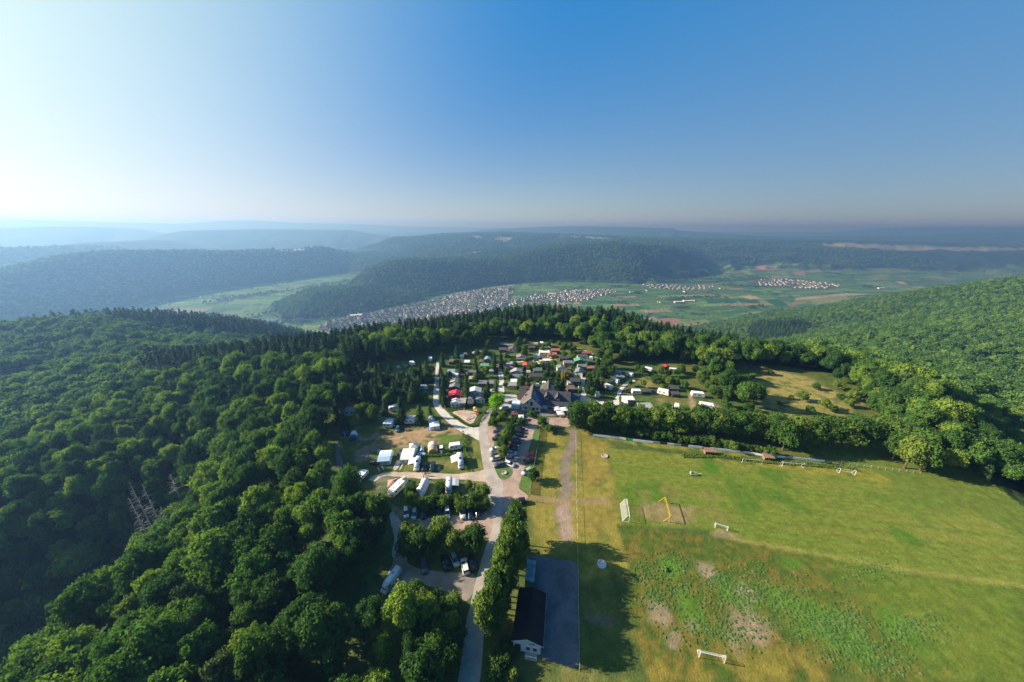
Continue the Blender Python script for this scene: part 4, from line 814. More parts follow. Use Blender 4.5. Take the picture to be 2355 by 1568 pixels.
# ------------------------------------------------------------------ builders for the things of the camp
class MB:
    def __init__(s): s.v = []; s.f = []
    def add(s, V, F):
        o = len(s.v); s.v += [tuple(map(float, p)) for p in V]; s.f += [tuple(i+o for i in f) for f in F]; return s
    def box(s, x, y, z, a, b, c, tx=1.0, ty=1.0):
        """box by its middle of the underside; tx, ty taper the top"""
        q = [(-1, -1), (1, -1), (1, 1), (-1, 1)]
        V = [(x+i*a/2, y+j*b/2, z) for i, j in q]+[(x+i*a/2*tx, y+j*b/2*ty, z+c) for i, j in q]
        return s.add(V, [(3, 2, 1, 0), (4, 5, 6, 7), (0, 1, 5, 4), (1, 2, 6, 5), (2, 3, 7, 6), (3, 0, 4, 7)])
    def bar(s, p, q, r, n=6):
        p = Vector(p); q = Vector(q); d = (q-p).normalized(); a = d.orthogonal().normalized(); b = d.cross(a)
        V = [p+(a*math.cos(k*6.2832/n)+b*math.sin(k*6.2832/n))*r for k in range(n)]+[q+(a*math.cos(k*6.2832/n)+b*math.sin(k*6.2832/n))*r for k in range(n)]
        return s.add(V, [(k, (k+1) % n, n+(k+1) % n, n+k) for k in range(n)]+[tuple(range(n))[::-1], tuple(range(n, 2*n))])
    def ext(s, prof, x0, x1, inset=0.0):
        """side profile of (y, z) points run along x"""
        n = len(prof); V = [(x0, y, z) for y, z in prof]+[(x1, y, z) for y, z in prof]
        return s.add(V, [tuple(range(n)), tuple(range(n, 2*n))[::-1]]+[((k+1) % n, k, n+k, n+(k+1) % n) for k in range(n)])
    def exty(s, prof, y0, y1):
        """end profile of (x, z) points run along y"""
        n = len(prof); V = [(x, y0, z) for x, z in prof]+[(x, y1, z) for x, z in prof]
        return s.add(V, [tuple(range(n))[::-1], tuple(range(n, 2*n))]+[(k, (k+1) % n, n+(k+1) % n, n+k) for k in range(n)])
    def loft(s, secs):
        """cross sections (y, halfwidth low, halfwidth top, z low, z top) rounded, along y"""
        R = []
        for y, wl, wt, z0, z1 in secs:
            h = z1-z0
            R.append([(-wl, y, z0), (-wl*1.02, y, z0+h*.45), (-wt, y, z0+h*.88), (-wt*.86, y, z1), (wt*.86, y, z1), (wt, y, z0+h*.88), (wl*1.02, y, z0+h*.45), (wl, y, z0)])
        n = 8; V = [p for r in R for p in r]; F = []
        for i in range(len(R)-1):
            for k in range(n): F.append((i*n+k, i*n+(k+1) % n, (i+1)*n+(k+1) % n, (i+1)*n+k))
        F += [tuple(range(n))[::-1], tuple(range((len(R)-1)*n, len(R)*n))]
        return s.add(V, F)
    def mesh(s, name, mat, smooth=False):
        me = bpy.data.meshes.new(name); me.from_pydata(s.v, [], s.f); me.materials.append(mat); me.update()
        bm = bmesh.new(); bm.from_mesh(me); bmesh.ops.recalc_face_normals(bm, faces=bm.faces); bm.to_mesh(me); bm.free()
        if smooth: me.polygons.foreach_set('use_smooth', [True]*len(me.polygons))
        return me
    def part(s, name, mat, parent, smooth=False, label=None):
        o = bpy.data.objects.new(name, s.mesh(name, mat, smooth)); sc.collection.objects.link(o); o.parent = parent
        if label: o['label'] = label
        return o
def thing(name, x, y, rz, label, cat, group=None, z=0.0, s=1.0):
    o = bpy.data.objects.new(name, None); sc.collection.objects.link(o); o.location = (x, y, z); o.rotation_euler = (0, 0, rz); o.scale = (s, s, s); o.empty_display_size = .4
    o['label'] = label; o['category'] = cat
    if group: o['group'] = group
    return o
def setmat(parent, name, mat):
    for c in parent.children:
        if c.name.split('.')[0] == name: c.data = c.data.copy(); c.data.materials[0] = mat
def meshpart(name, me, parent):
    o = bpy.data.objects.new(name, me); sc.collection.objects.link(o); o.parent = parent; return o
def copy_tree(o, parent=None):
    c = o.copy(); sc.collection.objects.link(c); c.parent = parent
    for ch in list(o.children): copy_tree(ch, c)
    return c
def yaw_px(r, x, y, dx, dy):
    a = G(r, x, y); b = G(r, x+dx, y+dy); return math.atan2(-(b[0]-a[0]), b[1]-a[1])
def mpp(r, x, y):
    """metres that one point of an enlargement spans sideways"""
    a = G(r, x-5, y); b = G(r, x+5, y); return float(np.hypot(*(b-a)[:2]))/10
GLASS = M('dark_glass', (.02, .025, .03), .12, .05, 3, 0, .6); RUBBER = M('rubber', (.02, .02, .02), .85, .2); CHROME = M('lamp_glass', (.7, .7, .68), .15, .05, 3, .3)
RED = M('tail_red', (.35, .01, .01), .3); WHITE = M('white_shell', (.74, .74, .71), .4, .07, 1.2); CREAM = M('cream_shell', (.62, .58, .50), .5, .1, 1.2); PLAST = M('grey_plastic', (.28, .29, .30), .5, .1); METAL = M('grey_metal', (.42, .42, .41), .45, .1, 3, .4)
def paintc(name, c): return M('paint_'+name, c, .28, .05, 2, .15, .6)
CARP = {'white': paintc('white', (.72, .73, .74)), 'black': paintc('black', (.018, .018, .020)), 'grey': paintc('grey', (.10, .105, .115)), 'silver': paintc('silver', (.42, .44, .47)), 'blue': paintc('dark_blue', (.020, .030, .085)), 'red': paintc('red', (.50, .012, .018)),
        'paleblue': paintc('pale_blue', (.36, .50, .62)), 'darkred': paintc('dark_red', (.12, .02, .02)), 'teal': paintc('teal', (.04, .16, .22))}
WHEEL = {}
def wheels(root, xs, ys, r=.33, w=.22):
    key = (r, w)
    if key not in WHEEL: WHEEL[key] = (MB().bar((-w/2, 0, 0), (w/2, 0, 0), r, 14).mesh('wheel', RUBBER), MB().bar((-w/2-.012, 0, 0), (w/2+.012, 0, 0), r*.6, 10).mesh('rim', METAL))
    for x in xs:
        for y in ys:
            o = meshpart('wheel', WHEEL[key][0], root); o.location = (x, y, r); q = meshpart('rim', WHEEL[key][1], o)
CARM = {}
def car(r, x, y, dx, dy, kind, col, label, group=None, cat='car'):
    g = G(r, x, y, .7); yw = yaw_px(r, x, y, dx, dy)
    key = kind
    if key not in CARM:
        if kind == 'estate':
            b = MB().loft([(-2.25, .62, .60, .35, .80), (-2.15, .84, .80, .24, .98), (-1.2, .89, .86, .20, 1.0), (.9, .89, .86, .20, 1.0), (1.6, .87, .82, .20, .90), (2.15, .80, .70, .24, .76), (2.27, .62, .50, .34, .62)])
            gl = [(-2.0, .80, .66, .94, 1.34), (-1.7, .80, .66, .94, 1.47), (.15, .80, .66, .94, 1.49), (1.25, .78, .70, .94, .99)]; rf = (-1.85, .20, .60, 1.47)
        elif kind == 'suv':
            b = MB().loft([(-2.25, .72, .70, .42, .95), (-2.15, .90, .86, .30, 1.12), (-1.2, .93, .90, .28, 1.14), (.9, .93, .90, .28, 1.14), (1.5, .92, .86, .28, 1.06), (2.15, .86, .76, .30, .92), (2.28, .70, .6, .40, .72)])
            gl = [(-2.12, .84, .70, 1.08, 1.45), (-1.8, .84, .72, 1.08, 1.66), (.05, .84, .72, 1.08, 1.68), (1.1, .84, .74, 1.08, 1.13)]; rf = (-1.95, .15, .66, 1.66)
        elif kind == 'pickup':
            b = MB().loft([(-2.6, .86, .84, .45, .98), (-2.5, .92, .90, .34, 1.05), (-.9, .93, .90, .32, 1.08), (1.2, .93, .90, .32, 1.08), (2.0, .92, .84, .32, 1.0), (2.5, .82, .7, .38, .80)])
            gl = [(-2.35, .84, .78, 1.0, 1.66), (-.9, .84, .74, 1.04, 1.72), (.35, .84, .72, 1.04, 1.72), (1.25, .82, .74, 1.04, 1.09)]; rf = (-2.2, .40, .66, 1.70)
        else:
            b = MB().loft([(-1.95, .62, .60, .35, .82), (-1.88, .82, .78, .24, .98), (-1.1, .86, .84, .20, 1.0), (.9, .86, .84, .20, 1.0), (1.45, .85, .80, .20, .92), (1.88, .78, .68, .24, .76), (1.98, .6, .5, .34, .62)])
            gl = [(-1.85, .76, .62, .93, 1.20), (-1.35, .78, .64, .93, 1.46), (.0, .78, .64, .93, 1.48), (1.10, .76, .68, .93, .99)]; rf = (-1.45, .10, .58, 1.46)
        gm_ = MB().loft(gl).mesh('windows', GLASS, False)
        rm = MB().box(0, (rf[0]+rf[1])/2, rf[3]-.01, rf[2]*2, rf[1]-rf[0], .045, .94, .97)
        hl = 2.0 if kind != 'hatch' else 1.75
        hd = MB().box(0, 0, 0, .32, .16, .13, .9, .8).mesh('headlight', CHROME); tl = MB().box(0, 0, 0, .22, .12, .2, .9, .9).mesh('tail_light', RED)
        CARM[key] = (b, gm_, rm, hd, tl, hl, {})
    b, gm_, rm, hd, tl, hl, cache = CARM[key]
    if col not in cache: cache[col] = (b.mesh('body', CARP[col], True), rm.mesh('roof', CARP[col]))
    t = thing('parked_car', g[0], g[1], yw, label, cat, group, z=.09)
    meshpart('body', cache[col][0], t); meshpart('windows', gm_, t); meshpart('roof', cache[col][1], t)
    wheels(t, (-.76, .76), (-1.32 if kind != 'pickup' else -1.6, 1.32 if kind != 'hatch' else 1.18))
    for s_ in (-1, 1):
        o = meshpart('headlight', hd, t); o.location = (s_*.58, hl+.10, .62 if kind != 'suv' else .78); o = meshpart('tail_light', tl, t); o.location = (s_*.66, -hl-.14, .70 if kind != 'suv' else .85)
    return t
def van(r, x, y, dx, dy, label, L=5.6, H=2.5, W=2.0, col='white', awn=0, cat='van', name='camper_van', solar=False, group=None):
    g = G(r, x, y, 1.2); t = thing(name, g[0], g[1], yaw_px(r, x, y, dx, dy), label, cat, group, z=.09); p = CARP[col]; h = L/2
    MB().loft([(-h, W*.46, W*.43, .35, H*.97), (-h+.1, W*.5, W*.46, .3, H), (h-1.75, W*.5, W*.46, .3, H), (h-1.05, W*.5, W*.42, .3, H*.80), (h-.55, W*.49, W*.40, .3, H*.50), (h-.12, W*.46, W*.36, .3, H*.40), (h, W*.38, W*.3, .42, H*.30)]).part('body', p, t, True)
    MB().add([(-W*.40, h-.56, H*.53), (W*.40, h-.56, H*.53), (W*.37, h-1.50, H*.935), (-W*.37, h-1.50, H*.935), (-W*.40, h-.62, H*.50), (W*.40, h-.62, H*.50), (W*.37, h-1.55, H*.90), (-W*.37, h-1.55, H*.90)], [(0, 1, 2, 3), (7, 6, 5, 4), (0, 4, 5, 1), (1, 5, 6, 2), (2, 6, 7, 3), (3, 7, 4, 0)]).part('windscreen', GLASS, t)
    for s_ in (-1, 1):
        MB().box(s_*(W*.5), h-1.55, H*.52, .05, .85, H*.24, 1, .8).part('side_window', GLASS, t)
        MB().box(s_*.62*W/2, h-.06, .66, .3, .12, .2).part('headlight', CHROME, t); MB().box(s_*W*.42, -h-.01, .8, .14, .08, .4).part('tail_light', RED, t)
    MB().box(0, -h*.35, H-.01, .6, .6, .12, .85, .85).part('roof_hatch', PLAST, t)
    if solar: MB().box(0, .25, H, .95, 1.5, .05).part('solar_panel', GLASS, t)
    wheels(t, (-W*.42, W*.42), (-h*.58, h*.60), .36)
    if awn: awning(t, awn*W/2, awn*(W/2+2.4), -h*.75, h*.35, H-.15, H-.75)
    return t
CANV = {'white': M('white_canvas', (.68, .68, .66), .8, .08, 1.5), 'blue': M('blue_canvas', (.035, .05, .22), .8, .1, 1.5), 'pale': M('pale_blue_canvas', (.36, .50, .62), .8, .08, 1.5), 'tan': M('tan_canvas', (.42, .30, .19), .85, .1, 1.5), 'brown': M('brown_canvas', (.33, .20, .15), .85, .1, 1.5),
        'grey': M('grey_canvas', (.30, .31, .33), .85, .1, 1.5), 'beige': M('beige_canvas', (.55, .50, .42), .85, .1, 1.5), 'red': M('red_canvas', (.42, .03, .05), .8, .1, 1.5), 'green': M('green_canvas', (.10, .24, .15), .8, .1, 1.5), 'navy': M('navy_canvas', (.02, .025, .07), .8, .1, 1.5)}
def awning(t, x0, x1, y0, y1, z0, z1, mat=None, walls=False, legs=True):
    """a sloping sheet on legs at one side"""
    m = MB().add([(x0, y0, z0), (x0, y1, z0), ((x0+x1)/2, y1, (z0+z1)/2+.08), ((x0+x1)/2, y0, (z0+z1)/2+.08), (x1, y1, z1), (x1, y0, z1)] + [(x0, y0, z0-.04), (x0, y1, z0-.04), ((x0+x1)/2, y1, (z0+z1)/2+.04), ((x0+x1)/2, y0, (z0+z1)/2+.04), (x1, y1, z1-.04), (x1, y0, z1-.04)],
        [(0, 1, 2, 3), (3, 2, 4, 5), (9, 8, 7, 6), (11, 10, 8, 9), (0, 6, 7, 1), (1, 7, 8, 2), (2, 8, 10, 4), (4, 10, 11, 5), (5, 11, 9, 3), (3, 9, 6, 0)])
    a = m.part('awning', mat or CANV['white'], t)
    if legs:
        q = MB()
        for yy in (y0+.1, y1-.1): q.bar((x1, yy, -.05), (x1, yy, z1), .035)
        q.part('awning_pole', METAL, t)
    return a
def caravan(r, x, y, dx, dy, label, L=5.2, W=2.2, H=2.15, canopy=None, canw=2.6, side=1, shell=None, tent=None, cat='caravan', group=None, hatches=2, z0=.42):
    """dx, dy: the way its long side runs in the photo"""
    g = G(r, x, y, 1.4); t = thing('caravan', g[0], g[1], yaw_px(r, x, y, dx, dy), label, cat, group, z=.05); h = L/2; m = shell or WHITE
    b = MB().ext([(-h+.18, z0), (h-.18, z0), (h, z0+.75), (h-.30, z0+H-.10), (h-.55, z0+H), (-h+.55, z0+H), (-h+.28, z0+H-.10), (-h, z0+.75)], -W/2, W/2); b.part('body', m, t)
    for s_ in (-1, 1):
        for yy, ww in ((-h*.52, .9), (h*.18, .9)): MB().box(s_*(W/2+.005), yy, z0+.95, .04, ww, .50).part('window', GLASS, t)
    MB().add([(-.75, h-.03, z0+.90), (.75, h-.03, z0+.90), (.75, h-.22, z0+1.65), (-.75, h-.22, z0+1.65), (-.75, h-.10, z0+.90), (.75, h-.10, z0+.90), (.75, h-.30, z0+1.65), (-.75, h-.30, z0+1.65)], [(0, 1, 2, 3), (7, 6, 5, 4), (0, 4, 5, 1), (1, 5, 6, 2), (2, 6, 7, 3), (3, 7, 4, 0)]).part('window', GLASS, t)
    for k in range(hatches): MB().box((-.1, .25)[k % 2], -h*.45+k*h*.8, z0+H-.01, .5, .5, .1, .8, .8).part('roof_hatch', PLAST, t)
    MB().box(side*(W/2+.01), -h*.1, z0+.12, .05, .62, 1.72).part('door', CREAM, t)
    wheels(t, (-W/2+.1, W/2-.1), (-.1,), .33, .2)
    MB().bar((-.5, h-.2, z0+.02), (0, h+1.15, z0+.05), .05).bar((.5, h-.2, z0+.02), (0, h+1.15, z0+.05), .05).box(0, h+.45, z0+.05, .5, .45, .4).part('drawbar', METAL, t)
    if canopy: awning(t, side*W/2, side*(W/2+canw), -h*.85, h*.85, z0+H-.12, z0+H-.75, CANV[canopy])
    if tent:
        x1 = side*(W/2+canw); a, c = side*W/2, z0+H-.05
        q = MB().exty([(a, .0), (a, c), ((a+x1)/2, c+.12), (x1, c-.65), (x1, 0)] if side > 0 else [(a, 0), (x1, 0), (x1, c-.65), ((a+x1)/2, c+.12), (a, c)], -h*.88, h*.88); q.part('tent_awning', CANV[tent], t)
        for yy in (-h*.5, h*.3): MB().box(x1+side*.02, yy, .7, .04, 1.2, .7).part('awning_window', PLAST, t)
    return t
def tunnel(r, x, y, dx, dy, label, L=5, W=3, H=2.1, main='white', end=None, n=5, cat='tent', wins=0, rad_=None, group=None):
    g = G(r, x, y, H*.55); t = thing('tunnel_tent', g[0], g[1], yaw_px(r, x, y, dx, dy), label, cat, group, z=.05)
    def arch(y0, y1, sc0, sc1, m, nm):
        q = MB(); k = 12; V = []
        for yy, s_ in ((y0, sc0), (y1, sc1)):
            V += [(-math.cos(j*math.pi/k)*W/2*s_, yy, math.sin(j*math.pi/k)**.8*H*s_) for j in range(k+1)]
        q.add(V, [(j, j+1, k+2+j, k+1+j) for j in range(k)]+[tuple(range(k+1))[::-1], tuple(range(k+1, 2*k+2))]+[(0, k+1, 2*k+1, k)]); return q.part(nm, m, t, False)
    st = np.linspace(-L/2, L/2, n+1)
    for i in range(n):
        s0 = .93 if i == 0 else 1; s1 = .9 if i == n-1 else 1
        c = CANV[main] if not (end and i >= n-end[1]) else CANV[end[0]]
        arch(st[i]+.03, st[i+1]-.03, s0-(.015 if i % 2 else 0), s1-(.015 if i % 2 else 0), c, 'tent_panel' if n > 1 else 'tent_skin')
    q = MB()
    for yy in st[1:-1]:
        for j in range(10):
            a0, a1 = j*math.pi/10, (j+1)*math.pi/10
            q.bar((-math.cos(a0)*W/2*1.01, yy, math.sin(a0)**.8*H*1.01), (-math.cos(a1)*W/2*1.01, yy, math.sin(a1)**.8*H*1.01), .03, 4)
    q.part('tent_pole', CANV['grey'], t)
    for k in range(wins): 
        MB().add([(W*.36, -L*.25+k*1.5, H*.55), (W*.36, -L*.25+k*1.5+1.0, H*.55), (W*.27, -L*.25+k*1.5+1.0, H*.92), (W*.27, -L*.25+k*1.5, H*.92), (W*.46, -L*.25+k*1.5, H*.60), (W*.46, -L*.25+k*1.5+1.0, H*.60), (W*.33, -L*.25+k*1.5+1.0, H*.97), (W*.33, -L*.25+k*1.5, H*.97)], [(0, 1, 2, 3), (7, 6, 5, 4), (0, 4, 5, 1), (1, 5, 6, 2), (2, 6, 7, 3), (3, 7, 4, 0)]).part('window', GLASS, t)
    return t
def pyramid(r, x, y, label, W=3, H=2.6, col='white', eave=1.9, cat='tent', open_=False, name='pavilion_tent', yaw=0.3, group=None):
    g = G(r, x, y, H*.7); t = thing(name, g[0], g[1], yaw, label, cat, group, z=.05); h = W/2
    V = [(-h, -h, eave), (h, -h, eave), (h, h, eave), (-h, h, eave), (0, 0, H), (-h, -h, eave-.22), (h, -h, eave-.22), (h, h, eave-.22), (-h, h, eave-.22)]
    MB().add(V, [(0, 1, 4), (1, 2, 4), (2, 3, 4), (3, 0, 4), (5, 6, 1, 0), (6, 7, 2, 1), (7, 8, 3, 2), (8, 5, 0, 3)]).part('canopy', CANV[col], t)
    if open_:
        for i, j in ((-1, -1), (1, -1), (1, 1), (-1, 1)): MB().bar((i*h*.96, j*h*.96, -.05), (i*h*.96, j*h*.96, eave), .035).part('leg', METAL, t)
    else:
        MB().box(0, 0, -.02, W*1.02, W*1.02, eave-.2, .96, .96).part('side_wall', CANV[col], t); MB().box(0, -h, .0, .8, .06, 1.6).part('door', CANV['grey'], t)
    return t
def parasol(r, x, y, label, R=1.5, H=2.4, col='white', square=False, group=None):
    g = G(r, x, y, H-.2); t = thing('parasol', g[0], g[1], .2, label, 'parasol', group, z=.09); n = 4 if square else 8
    V = [(R*math.cos(k*6.2832/n+.785), R*math.sin(k*6.2832/n+.785), H-.45) for k in range(n)]+[(0, 0, H)]+[(R*math.cos(k*6.2832/n+.785), R*math.sin(k*6.2832/n+.785), H-.60) for k in range(n)]
    MB().add(V, [(k, (k+1) % n, n) for k in range(n)]+[(n+1+k, n+1+(k+1) % n, (k+1) % n, k) for k in range(n)]).part('canopy', CANV[col], t)
    MB().bar((0, 0, 0), (0, 0, H), .04).part('pole', METAL, t); MB().box(0, 0, 0, .6, .6, .12).part('base', PLAST, t); return t
ROOFM = {}
def roofm(name, c):
    if name in ROOFM: return ROOFM[name]
    m, t, b = new_mat('roof_'+name); N = t.nodes; L = t.links; tc = N.new('ShaderNodeTexCoord'); w_ = N.new('ShaderNodeTexWave'); w_.inputs['Scale'].default_value = 2.2; w_.inputs['Distortion'].default_value = .6; w_.bands_direction = 'X'
    nz = N.new('ShaderNodeTexNoise'); nz.inputs['Scale'].default_value = .9; nz.inputs['Detail'].default_value = 6; L.new(tc.outputs['Object'], w_.inputs[0]); L.new(tc.outputs['Object'], nz.inputs[0])
    a = N.new('ShaderNodeMath'); a.operation = 'MULTIPLY_ADD'; L.new(w_.outputs[1], a.inputs[0]); a.inputs[1].default_value = .18; a.inputs[2].default_value = .0
    d = N.new('ShaderNodeMapRange'); d.inputs[1].default_value = .3; d.inputs[2].default_value = .7; d.inputs[3].default_value = .68; d.inputs[4].default_value = 1.12; L.new(nz.outputs[0], d.inputs[0])
    e = N.new('ShaderNodeMath'); L.new(a.outputs[0], e.inputs[0]); L.new(d.outputs[0], e.inputs[1]); s = N.new('ShaderNodeVectorMath'); s.operation = 'SCALE'; s.inputs[0].default_value = c; L.new(e.outputs[0], s.inputs['Scale'])
    L.new(s.outputs[0], b.inputs['Base Color']); b.inputs['Roughness'].default_value = .75; ROOFM[name] = m; return m
RC = {'brown': (.125, .085, .065), 'grey': (.17, .17, .18), 'lgrey': (.30, .29, .28), 'dark': (.055, .055, .06), 'red': (.40, .05, .04), 'brick': (.27, .10, .07), 'green': (.10, .24, .14), 'blue': (.19, .27, .36), 'white': (.62, .62, .60), 'beige': (.33, .29, .22), 'purple': (.36, .16, .30), 'dgreen': (.08, .11, .08), 'crimson': (.42, .02, .05), 'slate': (.06, .058, .060)}
WC = {'white': M('white_wall', (.66, .65, .62), .8, .1, .8), 'yellow': M('yellow_boards', (.46, .29, .07), .8, .15, .8), 'orange': M('orange_boards', (.50, .22, .06), .8, .15, .8), 'brown': M('brown_boards', (.15, .09, .055), .85, .2, .8), 'dark': M('dark_boards', (.05, .045, .04), .85, .2, .8), 'tan': M('tan_wall', (.36, .29, .18), .85, .15, .8),
      'grey': M('grey_wall', (.27, .28, .29), .85, .1, .8), 'green': M('green_boards', (.03, .17, .07), .8, .15, .8), 'crimson': M('crimson_boards', (.26, .015, .025), .8, .15, .8), 'slateblue': M('slate_blue_wall', (.07, .09, .14), .8, .15, .8), 'beige': M('beige_wall', (.45, .40, .32), .8, .12, .8)}
FRAME = M('white_frame', (.7, .7, .68), .5, .05)
def cabin(r, x, y, wpx, D, H, roof, rc, wc, label, yaw=None, dx=1, dy=0, over=.3, rise=None, porch=False, cat='cabin', name='camp_cabin', wm=None, nwin=2):
    """wpx: width along the (dx, dy) direction of the photo in points; D: depth in metres"""
    g = G(r, x, y, H*.9); W = wm or max(2.0, wpx*mpp(r, x, y)); a = G(r, x, y); b = G(r, x+dx*20, y+dy*20); yw = math.atan2(b[1]-a[1], b[0]-a[0]) if yaw is None else yaw
    t = thing(name, g[0], g[1], yw, label, cat, z=.03); m = roofm(rc, RC[rc]); w2, d2 = W/2, D/2; rise = rise if rise is not None else (.22*D if roof == 'gable' else (.16*W if roof == 'gabley' else .25)); o = over
    if roof == 'gable':    # ridge along x
        MB().ext([(-d2, 0), (d2, 0), (d2, H), (0, H+rise), (-d2, H)], -w2, w2).part('wall', WC[wc], t)
        rf = MB()
        for s_ in (-1, 1): y1, z1 = s_*(d2+o), H-rise*o/d2; rf.ext([(0, H+rise+.03), (y1, z1+.03), (y1, z1+.15), (0, H+rise+.17)], -w2-o, w2+o)
        rf.part('roof', m, t)
    elif roof == 'gabley':
        MB().exty([(-w2, 0), (w2, 0), (w2, H), (0, H+rise), (-w2, H)], -d2, d2).part('wall', WC[wc], t)
        rf = MB()
        for s_ in (-1, 1): x1, z1 = s_*(w2+o), H-rise*o/w2; rf.exty([(0, H+rise+.03), (x1, z1+.03), (x1, z1+.15), (0, H+rise+.17)], -d2-o, d2+o)
        rf.part('roof', m, t)
    elif roof == 'hip':
        MB().box(0, 0, 0, W, D, H).part('wall', WC[wc], t); e = .32*W
        MB().add([(-w2-o, -d2-o, H), (w2+o, -d2-o, H), (w2+o, d2+o, H), (-w2-o, d2+o, H), (-w2+e, 0, H+.8), (w2-e, 0, H+.8)], [(0, 1, 5, 4), (2, 3, 4, 5), (1, 2, 5), (3, 0, 4), (3, 2, 1, 0)]).part('roof', m, t)
    else:                  # one slope, falling to the viewer
        MB().ext([(-d2, 0), (d2, 0), (d2, H+rise), (-d2, H)], -w2, w2).part('wall', WC[wc], t)
        MB().ext([(-d2-o, H+.02-.05), (d2+o, H+rise+.07), (d2+o, H+rise+.19), (-d2-o, H+.10)], -w2-o, w2+o).part('roof', m, t)
    for k in range(nwin):
        xx = -w2*.5+k*w2 if nwin > 1 else w2*.3; wdt = min(.9, W*.2); f = MB().box(xx, -d2-.02, H*.42, wdt+.14, .07, .86).part('window', FRAME, t); MB().box(xx, -d2-.045, H*.42+.07, wdt, .06, .72).part('pane', GLASS, f)
    MB().box(w2+.02, 0, .05, .06, .85, H*.85).part('door', FRAME if wc in ('dark', 'brown', 'green', 'crimson', 'slateblue') else WC['brown'], t)
    if porch:
        MB().box(0, -d2-1.1, H-.18, W*.9, 2.0, .1).part('porch_roof', m, t)
        for s_ in (-1, 1): MB().bar((s_*W*.42, -d2-2.0, 0), (s_*W*.42, -d2-2.0, H-.18), .06).part('post', WC['brown'], t)
    return t
